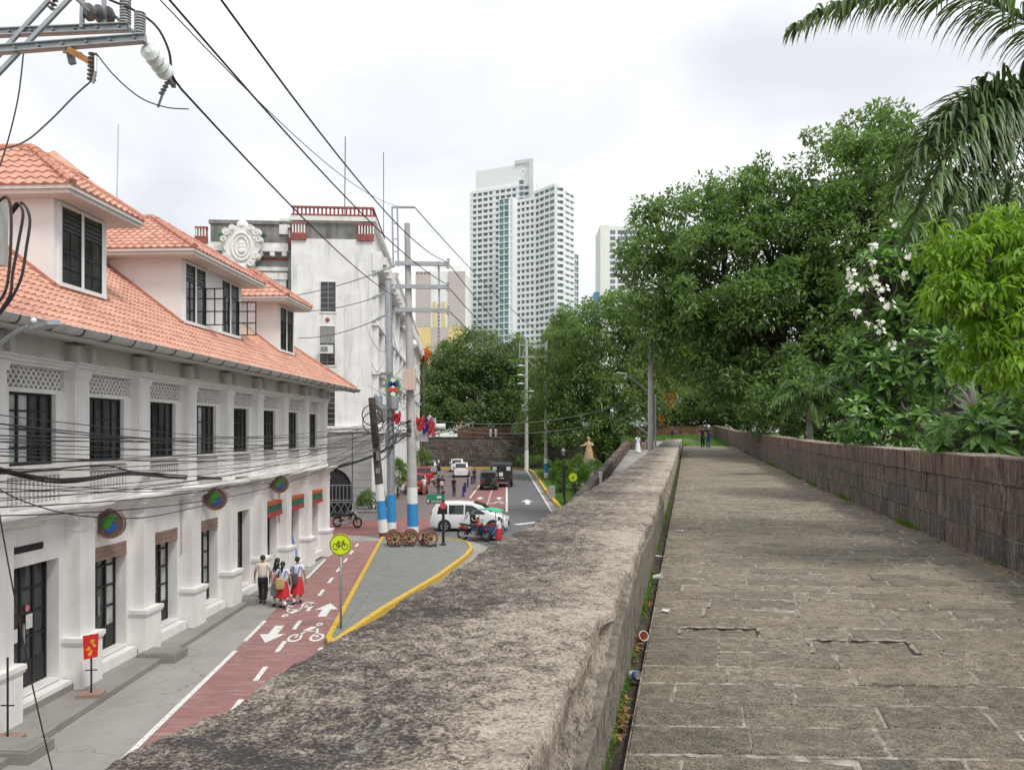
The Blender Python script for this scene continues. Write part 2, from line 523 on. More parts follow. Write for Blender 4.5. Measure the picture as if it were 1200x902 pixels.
def m_paint(name, c, wear=0.5, under=(0.2, 0.2, 0.2), scale=5.0, rough=0.6):
    m, n, l, b = new_mat(name)
    f = nz(n, l, pos(n, l), scale, 8, 0.75)
    l.new(mixc(n, l, mapr(n, l, f, 0.52, 0.64, 0.0, wear), c, under), b.inputs['Base Color'])
    b.inputs['Roughness'].default_value = rough
    MATS[name] = m
m_paving(); m_mortar(); m_parapet()
m_oldwall('rampart_stone', (0.185, 0.122, 0.094), (0.130, 0.118, 0.098), 5.22, 4.75, (0.36, 0.33, 0.285))
m_oldwall('ramp_stone', (0.15, 0.115, 0.092), (0.10, 0.088, 0.075), 4.0, 1.5, (0.25, 0.22, 0.19), (0.7, 0.34, 0.2222, 0.975))
m_oldwall('back_wall_stone', (0.20, 0.18, 0.15), (0.15, 0.138, 0.118), 4.0, 0.5, (0.27, 0.25, 0.22), (0.95, 0.42, 0.98, 0.2))
m_oldwall('far_brick', (0.21, 0.11, 0.065), (0.15, 0.085, 0.055), 6.0, 4.5, (0.3, 0.2, 0.14), (0.9, 0.4, 1.0, 0.1))
m_asphalt('concrete_road', (0.305, 0.297, 0.28), 0.18, True)
m_asphalt('asphalt', (0.125, 0.13, 0.132), 0.14)
m_asphalt('sidewalk_concrete', (0.25, 0.24, 0.22), 0.3)
m_pavers('red_lane', (0.34, 0.172, 0.163), (0.285, 0.143, 0.136), (0.24, 0.15, 0.142), 0.42, 0.2, R(5), 0.8, (0.36, 0.31, 0.295))
m_pavers('red_lane_far', (0.30, 0.12, 0.115), (0.26, 0.105, 0.1), (0.24, 0.15, 0.14), 0.42, 0.2, 0, 0.4, (0.3, 0.24, 0.22))
m_pavers('island_pavers', (0.245, 0.258, 0.235), (0.215, 0.228, 0.21), (0.13, 0.138, 0.125), 0.24, 0.2, R(5), 0.0)
m_pavers('brown_pavers', (0.215, 0.165, 0.158), (0.185, 0.142, 0.138), (0.16, 0.13, 0.125), 0.3, 0.16, R(3), 0.3, (0.25, 0.22, 0.21))
m_paint('white_paint', (0.74, 0.74, 0.72), 0.8, (0.30, 0.22, 0.21), 9)
m_paint('kerb_yellow', (0.62, 0.40, 0.045), 0.5, (0.26, 0.21, 0.12), 3.2)
plain('grass_base', (0.075, 0.14, 0.03), 0.95, 0.35, 1.2)
plain('soil', (0.06, 0.048, 0.036), 0.95, 0.4, 8, 0.02, 20)

# ---------------------------------------------------------------- ground, roads
def sheet(name, poly, z, mat):
    mb = MB(); mb.quad(*[(p[0], p[1], z) for p in poly])
    o = mb.build(name, mat, None, fix=False)
    if o.data.polygons[0].normal.z < 0: o.data.flip_normals()
    return struct(o)
def slab(name, poly, z0, z1, mat):
    mb = MB(); mb.prism([(p[0], p[1]) for p in poly], z0, z1)
    return struct(mb.build(name, mat))
sheet('ground', [(-1500, -300), (1500, -300), (1500, 2500), (-1500, 2500)], -0.03, MATS['grass_base'])
sheet('concrete_road', [(-13, -5), (2, -5), (6, 30), (9, 42.5), (-30, 42.5), (-30, 36.9), (-13, 36.9)], 0.0, MATS['concrete_road'])
sheet('side_street', [(-40, 42.2), (-4.6, 42.2), (-4.2, 50.4), (-40, 50.4)], 0.004, MATS['red_lane_far'])
sheet('paved_street', [(-20, 50.4), (-4.2, 50.4), (-3.3, 66), (-3.4, 122), (-20, 122)], 0.004, MATS['brown_pavers'])
sheet('asphalt_road', [(-5.3, 41.2), (-2.6, 41.2), (-0.9, 37.5), (5.3, 37.5), (4.2, 47), (3.2, 54.7), (2.5, 80), (2.35, 121), (-0.55, 121), (-0.35, 54), (-3.9, 54), (-4.9, 47)], 0.008, MATS['asphalt'])
sheet('bike_lane', [(-6.35, 5), (-4.05, 5), (-4.55, 13), (-5.05, 20.6), (-6.85, 40.2), (-9.0, 40.2), (-8.02, 29.8), (-7.2, 19.8), (-6.72, 13)], 0.006, MATS['red_lane'])
sheet('bike_lane_far', [(-3.9, 54.2), (-0.38, 54.2), (-0.58, 116), (-3.55, 116)], 0.012, MATS['red_lane_far'])
# pavement in front of the white building: two broad shallow steps
slab('sidewalk', [(-11.5, 3), (-8.62, 3), (-8.62, 14), (-8.66, 24.5), (-8.9, 36.4), (-11.5, 36.4)], -0.02, 0.13, MATS['sidewalk_concrete'])
slab('doorstep_terrace', [(-11.5, 3), (-9.72, 3), (-9.62, 14), (-9.12, 24.5), (-9.02, 30), (-11.5, 30)], 0.12, 0.27, MATS['sidewalk_concrete'])

# painted markings
def mark(name, polys, z=0.011):
    mb = MB()
    for p in polys:
        mb.quad(*[(q[0], q[1], z) for q in p])
    o = mb.build(name, MATS['white_paint'], None, fix=False)
    for f in o.data.polygons:
        pass
    bm = bmesh.new(); bm.from_mesh(o.data)
    for f in bm.faces:
        if f.normal.z < 0: f.normal_flip()
    bm.to_mesh(o.data); bm.free()
    return struct(o)
def stripe(a, b, w):
    a, b = Vector(a[:2]), Vector(b[:2])
    d = (b - a).normalized(); nrm = Vector((-d.y, d.x)) * (w / 2)
    return [a - nrm, b - nrm, b + nrm, a + nrm]
el = [(-6.35, 5), (-6.74, 13), (-7.2, 20)]
mark('lane_line', [stripe(el[i], el[i + 1], 0.12) for i in range(2)])
lt = []
for y0, y1 in ((20.9, 23.2), (25.5, 27.6), (29.9, 34.4), (36.4, 37.4), (38.4, 39.4)):
    fx = lambda y: -7.2 - (y - 20) * 0.0803
    lt.append(stripe((fx(y0), y0), (fx(y1), y1), 0.11))
mark('lane_dash', lt)
md = []
fx = lambda y: -5.9 - (y - 17.8) * 0.0914
y = 6.2
while y < 39.5:
    if not (19.9 < y < 21.0): md.append(stripe((fx(y), y), (fx(y + 1.05), y + 1.05), 0.12))
    y += 2.28
mark('lane_dash', md)
mark('lane_dash', [stripe((-4.92, 18.9), (-5.02, 20.3), 0.13)])
# bicycle symbols and arrows painted on the lane
def lane_xf(cx, cy, flip):
    d = Vector((-0.088, 0.996)); r = Vector((0.996, 0.088))
    if flip: d, r = -d, -r
    return lambda a, b: (cx + r.x * a + d.x * b, cy + r.y * a + d.y * b)
def arrow(T):
    return [[T(-0.13, -0.9), T(0.13, -0.9), T(0.13, 0.05), T(-0.13, 0.05)], [T(-0.36, 0.05), T(0.36, 0.05), T(0, 0.95)]]
def ring(T, a, b, ra, rb, w=0.07, k=14):
    out = []
    for i in range(k):
        t0, t1 = 2 * math.pi * i / k, 2 * math.pi * (i + 1) / k
        out.append([T(a + (ra - w) * math.cos(t0), b + (rb - 2 * w) * math.sin(t0)), T(a + ra * math.cos(t0), b + rb * math.sin(t0)),
                    T(a + ra * math.cos(t1), b + rb * math.sin(t1)), T(a + (ra - w) * math.cos(t1), b + (rb - 2 * w) * math.sin(t1))])
    return out
def ln(T, p, q, w):
    s = stripe(p, q, w); return [T(x.x, x.y) for x in s]
def bike(T):
    o = ring(T, -0.30, -0.42, 0.2, 0.42) + ring(T, 0.30, -0.42, 0.2, 0.42)
    o += [ln(T, (-0.3, -0.4), (-0.12, 0.25), 0.07), ln(T, (0.3, -0.4), (0.16, 0.55), 0.07), ln(T, (-0.12, 0.22), (0.2, 0.25), 0.07)]
    o += ring(T, 0.14, 1.05, 0.1, 0.2, 0.06, 10) + [[T(-0.22, 0.35), T(-0.02, 0.3), T(0.12, 0.75), T(-0.05, 0.8)]]
    return o
mark('bicycle_symbol', bike(lane_xf(-5.75, 21.7, False)))
mark('lane_arrow', arrow(lane_xf(-6.75, 21.7, True)))
mark('bicycle_symbol', bike(lane_xf(-7.0, 24.9, True)))
mark('lane_arrow', arrow(lane_xf(-5.95, 24.6, False)))
# far street
mark('lane_line', [stripe((-3.62, 66), (-3.45, 84), 0.14), stripe((-0.37, 54.6), (-0.58, 84), 0.17)], 0.018)
mark('lane_dash', [stripe((-1.93 - 0.003 * i, 56 + i * 1.5), (-1.93 - 0.003 * i, 56.9 + i * 1.5), 0.12) for i in range(18)], 0.018)
mark('lane_line', [stripe((3.05, 51.5), (2.83, 56), 0.13), stripe((2.83, 56), (2.2, 111), 0.13)], 0.014)
T = lambda cx, cy: (lambda a, b: (cx + a, cy + b))
mark('lane_arrow', [[q for q in p] for p in arrow(lambda a, b: (1.25 + a * 1.4, 62.5 + b * 2.4))], 0.018)
mark('lane_arrow', arrow(lambda a, b: (-2.75 + a * 1.1, 66 - b * 1.3)) + arrow(lambda a, b: (-1.1 + a * 1.1, 66 + b * 1.3)), 0.018)
mark('bicycle_symbol', bike(lambda a, b: (-1.1 + a * 1.5, 61.8 + b * 1.2)), 0.018)
mark('stop_line', [stripe((0.2, 47.2), (3.9, 50.6), 0.5)], 0.014)

# traffic island with yellow kerb
def offset_poly(poly, d):
    n = len(poly); out = []
    for i in range(n):
        a, b, c = Vector(poly[i - 1]), Vector(poly[i]), Vector(poly[(i + 1) % n])
        e1, e2 = (b - a).normalized(), (c - b).normalized()
        n1, n2 = Vector((-e1.y, e1.x)), Vector((-e2.y, e2.x))
        m = (n1 + n2); m.normalize()
        out.append(b + m * (d / max(0.35, m.dot(n1))))
    return out
isl = [(-5.03, 20.75), (-4.86, 20.25), (-4.62, 20.3), (-4.0, 24.0), (-2.75, 29.7), (-1.98, 34.6), (-1.85, 36.6), (-2.1, 38.4), (-2.7, 39.7), (-3.6, 40.4), (-5.2, 40.6), (-6.9, 40.5)]
inn = offset_poly(isl, 0.16)
mb = MB()
n_ = len(isl)
for i in range(n_):
    j = (i + 1) % n_
    a, b, c, d = isl[i], isl[j], inn[j], inn[i]
    mb.quad((a[0], a[1], -0.02), (b[0], b[1], -0.02), (b[0], b[1], 0.19), (a[0], a[1], 0.19))
    mb.quad((a[0], a[1], 0.19), (b[0], b[1], 0.19), (c[0], c[1], 0.205), (d[0], d[1], 0.205))
    mb.quad((d[0], d[1], 0.205), (c[0], c[1], 0.205), (c[0], c[1], 0.1), (d[0], d[1], 0.1))
kerb = struct(mb.build('island_kerb', MATS['kerb_yellow']))
slab('island_paving', [(p.x, p.y) for p in offset_poly(isl, 0.162)], 0.0, 0.165, MATS['island_pavers'])
# far kerbs
def kerbline(name, pts, w, h, mat):
    mb = MB()
    for i in range(len(pts) - 1):
        a, b = Vector((*pts[i], 0)), Vector((*pts[i + 1], 0))
        mb.bar(a + Vector((0, 0, h / 2)), b + Vector((0, 0, h / 2)), w, h)
    return struct(mb.build(name, mat))
kerbline('kerb', [(3.95, 52), (3.55, 58), (3.3, 66), (3.15, 85), (3.0, 105), (2.6, 114), (1.2, 118.2), (-2.0, 118.6)], 0.28, 0.22, MATS['kerb_yellow'])
kerbline('kerb', [(-2.0, 118.6), (-14, 118.6)], 0.3, 0.3, MATS['kerb_yellow'])
sheet('gutter_strip', [(3.1, 51.5), (3.9, 51.5), (3.25, 66), (2.9, 105), (2.2, 105), (2.6, 66)], 0.013, MATS['sidewalk_concrete'])
slab('grass_verge', [(4.1, 50), (7.9, 60), (11.4, 75), (30, 120), (2.8, 119), (3.1, 105), (3.45, 66), (3.7, 58)], -0.02, 0.16, MATS['grass_base'])

# ---------------------------------------------------------------- rampart walk
def zw(s):
    t = min(max((s - 24) / 40, 0), 1.6)
    return 4.1 + 0.40 * t
SE = 66.0
mb = MB()
ss = [-3, 0, 4, 8, 12, 16, 20, 24, 30, 36, 42, 48, 54, 60, SE]
for i in range(len(ss) - 1):
    a, b = ss[i], ss[i + 1]
    for (n0, n1) in ((-0.296, 3.72),):
        if a == 4: continue
        mb.quad(W(a, n0, zw(a) - 0.008), W(a, n1, zw(a) - 0.008), W(b, n1, zw(b) - 0.008), W(b, n0, zw(b) - 0.008))
    mb.quad(W(a, -0.296, zw(a) - 0.008), W(b, -0.296, zw(b) - 0.008), W(b, -0.296, zw(b) - 0.4), W(a, -0.296, zw(a) - 0.4))
walk = struct(mb.build('walkway', MATS['mortar'], None, fix=False))
walk.data.flip_normals() if walk.data.polygons[0].normal.z < 0 else None
# gutter strip beside the parapet
mb = MB(); st = [-3 + 0.12 * i for i in range(int(70 / 0.12))]
for i in range(len(st) - 1):
    a, b = st[i], st[i + 1]
    row = []
    for s in (a, b):
        row.append([W(s, n, zw(s) - 0.075 + 0.035 * fbm(s * 3, n * 9, 1) + (0.05 if n < -0.39 else 0)) for n in (-0.50, -0.42, -0.38, -0.34, -0.297)])
    for k in range(4):
        mb.quad(row[0][k], row[0][k + 1], row[1][k + 1], row[1][k])
gut = struct(mb.build('gutter', MATS['soil'], None, smooth='all'))
mb = MB(); mb.prism([W(s, n).to_2d() for s, n in ((-3, -1.66), (-3, 4.25), (SE, 4.25), (SE, -1.66))], -0.02, 3.94)
struct(mb.build('rampart', MATS['ramp_stone']))

def chamfer_stone(mb, q, nrm, depth, ch):
    """q: four corners of the outer face, chamfered edge towards nrm"""
    c = sum((Vector(p) for p in q), Vector()) / 4
    q = [Vector(p) for p in q]
    back = [p - nrm * depth for p in q]
    mid = [p - nrm * ch * 0.7 for p in q]
    top = [p + (c - p).normalized() * ch for p in q]
    vs = back + mid + top
    fs = []
    for i in range(4):
        j = (i + 1) % 4
        fs.append((i, j, 4 + j, 4 + i)); fs.append((4 + i, 4 + j, 8 + j, 8 + i))
    fs.append((8, 9, 10, 11))
    mb.add(vs, fs)
rng = random.Random(11)
sunk = [Vector((2.72, 5.72)), Vector((1.62, 6.12))]; sunkq = []; strips = []; rowlines = []
rest = MB(); cnt = 0
Yr = 1.0; ROW = 0.352; ri = 0
dirr = Vector((0.9993, -0.038))
def rowpt(Y, q):
    x = 0.2278 * Y - 0.304
    return Vector((x, Y)) + dirr * q
while Yr < 63.5:
    rh = ROW * rng.uniform(0.93, 1.07)
    q = -0.02 - rng.uniform(0.0, 0.45)
    first = True
    while q < 4.02:
        L = rng.uniform(0.5, 0.86)
        q1 = min(q + L, 4.05)
        if 4.05 - q1 < 0.25: q1 = 4.05
        qa = max(q, 0.0)
        if q1 - qa > 0.08:
            g = 0.0075
            sk = 0.012 * rng.uniform(-1, 1) + 0.018
            pts2 = [rowpt(Yr + g + rng.uniform(-.008, .008), qa + g), rowpt(Yr + g + rng.uniform(-.008, .008), q1 - g),
                    rowpt(Yr + rh - g + rng.uniform(-.008, .008), q1 - g + sk), rowpt(Yr + rh - g + rng.uniform(-.008, .008), qa + g + sk)]
            if qa == 0.0: pts2[3] = rowpt(Yr + rh - g, g)
            cc = sum(pts2, Vector((0, 0))) / 4
            dz = rng.uniform(-0.006, 0.008)
            if any(abs(cc.x - t.x) < 0.33 and abs(cc.y - t.y) < 0.18 for t in sunk): dz = -0.026; sunkq.append([p.copy() for p in pts2])
            if Yr < 24 and qa > 0: strips.append((pts2[0], pts2[3], 0.019))
            tx, ty = rng.uniform(-.008, .008), rng.uniform(-.016, .012)
            quad = []
            for p in pts2:
                s = p.x * WD.x + p.y * WD.y
                quad.append(Vector((p.x, p.y, zw(s) + dz + (p.x - cc.x) * tx + (p.y - cc.y) * ty * 2)))
            if 2.55 < Yr and cnt < 300:
                m1 = MB(); chamfer_stone(m1, quad, Vector((0, 0, 1)), 0.1, 0.012)
                m1.build('paving_stone', MATS['paving'], walk); cnt += 1
            else:
                chamfer_stone(rest, quad, Vector((0, 0, 1)), 0.1, 0.012)
        q = q1
    if Yr < 24:
        for q in range(8): strips.append((rowpt(Yr, q * .51), rowpt(Yr, q * .51 + .51), 0.0085))
    Yr += rh; ri += 1
stuff(rest.build('distant_paving_stones', MATS['paving'], walk))
# bedding around the two sunken stones
def inside(p, q, mg=0.012):
    for i in range(4):
        a, c = q[i], q[(i + 1) % 4]; e_ = (c - a).normalized()
        if e_.x * (p.y - a.y) - e_.y * (p.x - a.x) < -mg: return False
    return True
mb = MB()
for i in range(100):
    for j in range(100):
        s, n = 4 + i * .04, -0.296 + j * 0.04016
        q = []
        for a, c in ((s, n), (s, n + 0.04016), (s + .04, n + 0.04016), (s + .04, n)):
            p = W(a, c); q.append(W(a, c, zw(a) - (0.05 if any(inside(p, k_) for k_ in sunkq) else 0.008)))
        mb.quad(*q)
stuff(mb.build('mortar_bed', MATS['mortar'], walk, fix=False))
# ragged mortar pointing standing slightly proud of the worn stones
mb = MB(); rj = random.Random(31)
for (a, c, w) in strips:
    L_ = (c - a).length; n = max(2, int(L_ / .045)); d = (c - a).normalized(); nv = Vector((-d.y, d.x)); prev = None
    if rj.random() < .2: continue
    for i in range(n + 1):
        p = a + d * (L_ * i / n); o1 = w * (.55 + .75 * rj.random()); o2 = w * (.55 + .75 * rj.random()); sh_ = .006 * (rj.random() - .5)
        if rj.random() < .16: o1 = o2 = .001
        sp_ = p.x * WD.x + p.y * WD.y; zc = zw(sp_) + .003 + .006 * rj.random()
        ll_, rr_ = p + nv * (o1 + sh_), p - nv * (o2 - sh_)
        cur = (Vector((ll_.x, ll_.y, zc - .012)), Vector((p.x, p.y, zc)), Vector((rr_.x, rr_.y, zc - .012)))
        if prev:
            mb.quad(prev[0], prev[1], cur[1], cur[0]); mb.quad(prev[1], prev[2], cur[2], cur[1])
        prev = cur
stuff(mb.build('mortar_pointing', MATS['mortar'], walk, fix=False))
walk_z = None

# ---------------------------------------------------------------- left parapet (broad, low, chipped)
def parapet_mesh():
    ss = []; s = -2.0
    while s < SE:
        ss.append(s)
        s += 0.028 if 1.8 < s < 6 else (0.05 if s < 11 else (0.12 if s < 22 else 0.4))
    tops = list(np.linspace(-1.70, -0.45, 38))
    prof = [('o', 0.0), ('o', 2.0), ('o', 3.4), ('o', 4.3)]
    verts = []; w = 0
    for s in ss:
        z0 = zw(s); zt = z0 + 0.57
        e_in = -0.415 + 0.028 * fbm(s * 2.2, 3.1, 0.4, 5) + 0.012 * noise.noise(Vector((s * 14, 2, 0)))
        if s < 4.42: e_in -= 0.05 * min(1, (4.42 - s) * 6)          # chipped stretch of the edge nearest the viewer
        if 5.35 < s < 5.75: e_in -= 0.025
        e_out = -1.735 + 0.05 * fbm(s * 1.7, 8.2, 0.1, 5) + 0.02 * noise.noise(Vector((s * 11, 5, 0)))
        row = [W(s, -1.9, 0.0), W(s, -1.86, 2.0), W(s, -1.80, 3.4), W(s, e_out - 0.02, zt - 0.22), W(s, e_out, zt - 0.05), W(s, e_out + 0.02, zt - 0.018)]
        for t in np.linspace(e_out + 0.045, e_in - 0.03, 38):
            h = 0.020 * fbm(s * 1.3, t * 1.3, 2.0, 4) + 0.010 * fbm(s * 7, t * 7, 5.0, 4) + 0.007 * noise.noise(Vector((s * 19, t * 19, 1)))
            if -1.32 < t < -0.98 and 3.35 < s < 3.95: h -= 0.022 * min(1, 12 * min(t + 1.32, -0.98 - t, s - 3.35, 3.95 - s))
            row.append(W(s, t, zt + h))
        nj = 0.013 * fbm(s * 5, 7.7, 0.0, 4)
        row += [W(s, e_in - 0.008, zt - 0.014 + nj), W(s, e_in + 0.002 + nj * .5, zt - 0.05)]
        for zz in (0.46, 0.38, 0.30, 0.22, 0.14, 0.06, -0.02, -0.12):
            ins = 0.0 if zz < 0.3 else -0.015
            row.append(W(s, -0.425 + ins + 0.016 * fbm(s * 3.5, zz * 4, 1.7, 4) + (-0.045 if s < 4.42 and zz > 0.3 else 0), z0 + zz))
        w = len(row); verts += [tuple(p) for p in row]
    n = len(ss); i = np.arange(n - 1)[:, None]; j = np.arange(w - 1)[None, :]
    a = (i * w + j).ravel()
    quads = np.stack([a, a + w, a + w + 1, a + 1], 1)[:, ::-1]
    return verts, quads
vv, qq = parapet_mesh()
par = thing('stone_parapet', 'broad low weathered stone parapet between the walkway and the street below', 'wall')
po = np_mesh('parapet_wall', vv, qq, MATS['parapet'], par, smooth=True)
bm = bmesh.new(); bm.from_mesh(po.data); bmesh.ops.recalc_face_normals(bm, faces=bm.faces)
if sum(f.normal.z for f in bm.faces) < 0: bmesh.ops.reverse_faces(bm, faces=bm.faces)
bm.to_mesh(po.data); bm.free()
po.data.set_sharp_from_angle(angle=R(32))
# broken coat of render clinging to the inner face
plain('old_render', (0.185, 0.165, 0.135), 0.94, 0.6, 9, 0.03, 26, dirt=0.9)
def render_patch(pts, th=0.035):
    mb = MB()
    N = 40
    s0, s1 = pts[0][0], pts[-1][0]
    rows = []
    for i in range(N + 1):
        s = s0 + (s1 - s0) * i / N
        for k in range(len(pts) - 1):
            if pts[k][0] <= s <= pts[k + 1][0]:
                t = (s - pts[k][0]) / (pts[k + 1][0] - pts[k][0]); h = pts[k][1] * (1 - t) + pts[k + 1][1] * t
        h += 0.012 * fbm(s * 9, 1.2, 3, 4)
        z0 = zw(s)
        rows.append([W(s, -0.46, z0 - 0.08), W(s, -0.425 + th, z0 - 0.08), W(s, -0.425 + th + 0.006 * fbm(s * 4, 2, 0), z0 + h * 0.5), W(s, -0.425 + th, z0 + h - 0.01), W(s, -0.425 + th - 0.012, z0 + h), W(s, -0.47, z0 + h)])
    for i in range(N):
        for k in range(5):
            mb.quad(rows[i][k], rows[i][k + 1], rows[i + 1][k + 1], rows[i + 1][k])
    mb.quad(*rows[0]); mb.quad(*rows[-1])
    return mb.build('render_patch', MATS['old_render'], par)
render_patch([(0.5, 0.30), (3.5, 0.29), (4.05, 0.33), (4.3, 0.30), (4.6, 0.40), (5.2, 0.44), (5.9, 0.50)])
render_patch([(6.2, 0.42), (7.0, 0.50), (8.5, 0.44), (9.5, 0.36), (11, 0.44), (14, 0.40)], 0.022)

# ---------------------------------------------------------------- right wall: coursed stones
rw = thing('stone_wall', 'taller brown streaked stone block wall on the garden side of the walkway', 'wall')
core = MB()
for i in range(len(ss) - 1):
    a, b = ss[i], ss[i + 1]
    for (pa, pb, pc, pd) in [((a, 3.69, -.3), (b, 3.69, -.3), (b, 3.69, 1.275), (a, 3.69, 1.275)), ((a, 3.69, 1.275), (b, 3.69, 1.275), (b, 4.2, 1.275), (a, 4.2, 1.275)), ((a, 4.2, -4.0), (b, 4.2, -4.0), (b, 4.2, 1.275), (a, 4.2, 1.275))]:
        core.quad(*[W(p[0], p[1], zw(p[0]) + p[2]) for p in (pa, pb, pc, pd)])
core.build('wall_core', MATS['mortar'], rw)
rng = random.Random(5); cnt = 0
rest = MB(); jobs = []
for c, (z0, z1) in enumerate(((0.965, 1.285), (0.66, 0.965), (0.34, 0.66), (-0.05, 0.34))):
    s = -2.0 + rng.uniform(0, .4)
    while s < SE:
        L = rng.uniform(0.5, 0.82); s1 = min(s + L, SE)
        jobs.append((s, s1, z0, z1, c)); s = s1
jobs.sort(key=lambda j: abs(j[0] - 7.5))
for (s, s1, z0, z1, c) in jobs:
    g = 0.0035
    pn = 3.668 + rng.uniform(-0.010, 0.008) + (0.0 if c else -0.012)
    back = 0.2 if c else 0.5
    j = lambda: rng.uniform(-.008, .008)
    q = [W(s + g + j(), pn + j() * .6, zw(s) + z0 + g + j()), W(s1 - g + j(), pn + j() * .6, zw(s1) + z0 + g + j()),
         W(s1 - g + j(), pn + j() * .6, zw(s1) + z1 - g + j()), W(s + g + j(), pn + j() * .6, zw(s) + z1 - g + j())]
    if cnt < 300:
        m1 = MB(); chamfer_stone(m1, q, -WR, back, 0.009)
        m1.build('wall_stone', MATS['rampart_stone'], rw); cnt += 1
    else:
        chamfer_stone(rest, q, -WR, back, 0.016)
stuff(rest.build('distant_wall_stones', MATS['rampart_stone'], rw))
# weathered crumbs of mortar along the wall top give an uneven skyline
mb = MB(); rr = random.Random(3)
s = -2.0
while s < SE:
    L = rr.uniform(0.12, 0.5); h = rr.uniform(0.0, 0.022)
    a, b = W(s, 3.675, zw(s) + 1.27), W(s + L, 3.675, zw(s + L) + 1.27)
    mb.obox((a + b) / 2 + WR * 0.26 + Vector((0, 0, h / 2)), WD * (L / 2), WR * 0.262, Vector((0, 0, 0.012 + h / 2)))
    s += L
stuff(mb.build('mortar_capping', MATS['parapet'], rw))

# ---------------------------------------------------------------- ramp on the street side
def rampz(Y):
    return max(0.0, min(1.38 + (Y - 38) * 0.0756, 4.75))
mb = MB()
ys = [14, 20, 26, 32, 38, 44, 50, 56, 62, 68, 74, 80, 83]
for i in range(len(ys) - 1):
    a, b = ys[i], ys[i + 1]
    mb.quad((.2278 * a - 5.45, a, rampz(a)), (.2278 * a - 1.75, a, rampz(a)), (.2278 * b - 1.75, b, rampz(b)), (.2278 * b - 5.45, b, rampz(b)))
ramp_o = struct(mb.build('ramp', MATS['sidewalk_concrete'], None, fix=False))
rp = thing('ramp_wall', 'sloping stone side wall of the ramp beside the green lawn', 'wall')
mb = MB()
NY = 60
for i in range(NY):
    a, b = 16 + 57 * i / NY, 16 + 57 * (i + 1) / NY
    def sec(Y):
        x = .2278 * Y - 5.6; zt = rampz(Y) + 0.85 + 0.015 * fbm(Y * .9, 1, 1)
        return [(x - 0.45, Y, -0.02), (x - 0.35, Y, zt - 0.08), (x - 0.28, Y, zt), (x + 0.12, Y, zt), (x + 0.18, Y, zt - 0.07), (x + 0.18, Y, max(0, rampz(Y) - 0.4))]
    A, B = sec(a), sec(b)
    for k in range(5): mb.quad(A[k], A[k + 1], B[k + 1], B[k])
    if i == 0: mb.quad(*A)
    if i == NY - 1: mb.quad(*B)
mb.build('wall_body', MATS['ramp_stone'], rp)
m2 = MB(); m2.box(.2278 * 73 - 5.95, .2278 * 73 - 3.4, 73.02, 73.6, 0, 4.82)
m2.build('return_wall', MATS['ramp_stone'], rp)
# white marker post at the foot of the ramp wall
mk = MB(); mk.prism([(-.09, -.09), (.09, -.09), (.09, .09), (-.09, .09)], 0, 0.62); mk.prism([(-.11, -.11), (.11, -.11), (.11, .11), (-.11, .11)], 0.62, 0.68)
Ym = 47.5
o = mk.build('marker_post', plain('marker_white', (0.62, 0.6, 0.56), 0.8, 0.2, 6)); o.location = (.2278 * Ym - 5.35, Ym, rampz(Ym) + 0.3)
tag(o, 'small white marker post on the ramp beside its side wall', 'post')
o.location.z = rampz(Ym) - 0.01; o.scale = (1, 1, 1.7)

# bastion lawn beyond the end of the walk, garden ground on the right
mb = MB()
for A in ([(W(SE - .3, -1.75), 4.42), (W(SE - .3, 5.5), 4.42), (W(84, 8), 4.9), (W(84, -1.75), 4.9)], [(W(84, -7), 4.9), (W(84, 8), 4.9), (W(112, 40), 5.65), (W(112, -12), 5.65)]):
    mb.quad(*[Vector((p.x, p.y, z)) for p, z in A])
mb.quad(W(SE - .3, -1.75, 4.42), W(84, -1.75, 4.9), W(84, -1.75, 2), W(SE - .3, -1.75, 2)); mb.quad(W(84, -1.75, 4.9), W(84, -7, 4.9), W(84, -7, 0), W(84, -1.75, 0)); mb.quad(W(84, -7, 4.9), W(112, -12, 5.65), W(112, -12, 0), W(84, -7, 0))
struct(mb.build('bastion_lawn', MATS['grass_base'], None, fix=False))
mb = MB(); mb.quad(*[Vector((p.x, p.y, 4.47)) for p in (W(SE - .2, 0.4), W(SE - .2, 2.6), W(84, 0.2), W(84, -1.5))])
_q = mb.v; mb.v = [(x, y, 4.45 if i < 2 else 4.98) for i, (x, y, z) in enumerate(_q)]
struct(mb.build('footpath', MATS['sidewalk_concrete'], None, fix=False))
mb = MB(); mb.quad(*[Vector((p.x, p.y, 2.2)) for p in (W(-10, 4.2), W(-10, 80), W(120, 110), W(120, 4.2))])
struct(mb.build('garden_ground', MATS['soil'], None, fix=False))
# far cross wall on the bastion and the continuing garden wall
fw = MB(); a = P(745, 508, 98); b = P(838, 508, 98)
fw.box(a.x - 2, b.x + 1.5, 98, 98.8, 4.2, 6.35)
fw.box(a.x - 2.05, b.x + 1.55, 97.95, 98.85, 6.35, 6.45)
tag(fw.build('cross_wall', MATS['far_brick']), 'distant brown wall crossing beyond the lawn at the end of the walk', 'wall')
fw = MB()
for i in range(6):
    a, b = SE + i * 5.2, SE + (i + 1) * 5.2
    za, zb = 4.45 + (a - SE) * .022, 4.45 + (b - SE) * .022
    na, nb = 3.67 - (a - SE) * .02, 3.67 - (b - SE) * .02
    A = [W(a, na, za - .5), W(a, na, za + 1.36), W(a, na + .6, za + 1.36), W(a, na + .6, za - .5)]
    B = [W(b, nb, zb - .5), W(b, nb, zb + 1.36), W(b, nb + .6, zb + 1.36), W(b, nb + .6, zb - .5)]
    for k in range(3): fw.quad(A[k], A[k + 1], B[k + 1], B[k])
    if i == 0: fw.quad(*A)
tag(fw.build('garden_wall', MATS['rampart_stone']), 'far continuation of the brown block wall past the walkway end', 'wall')
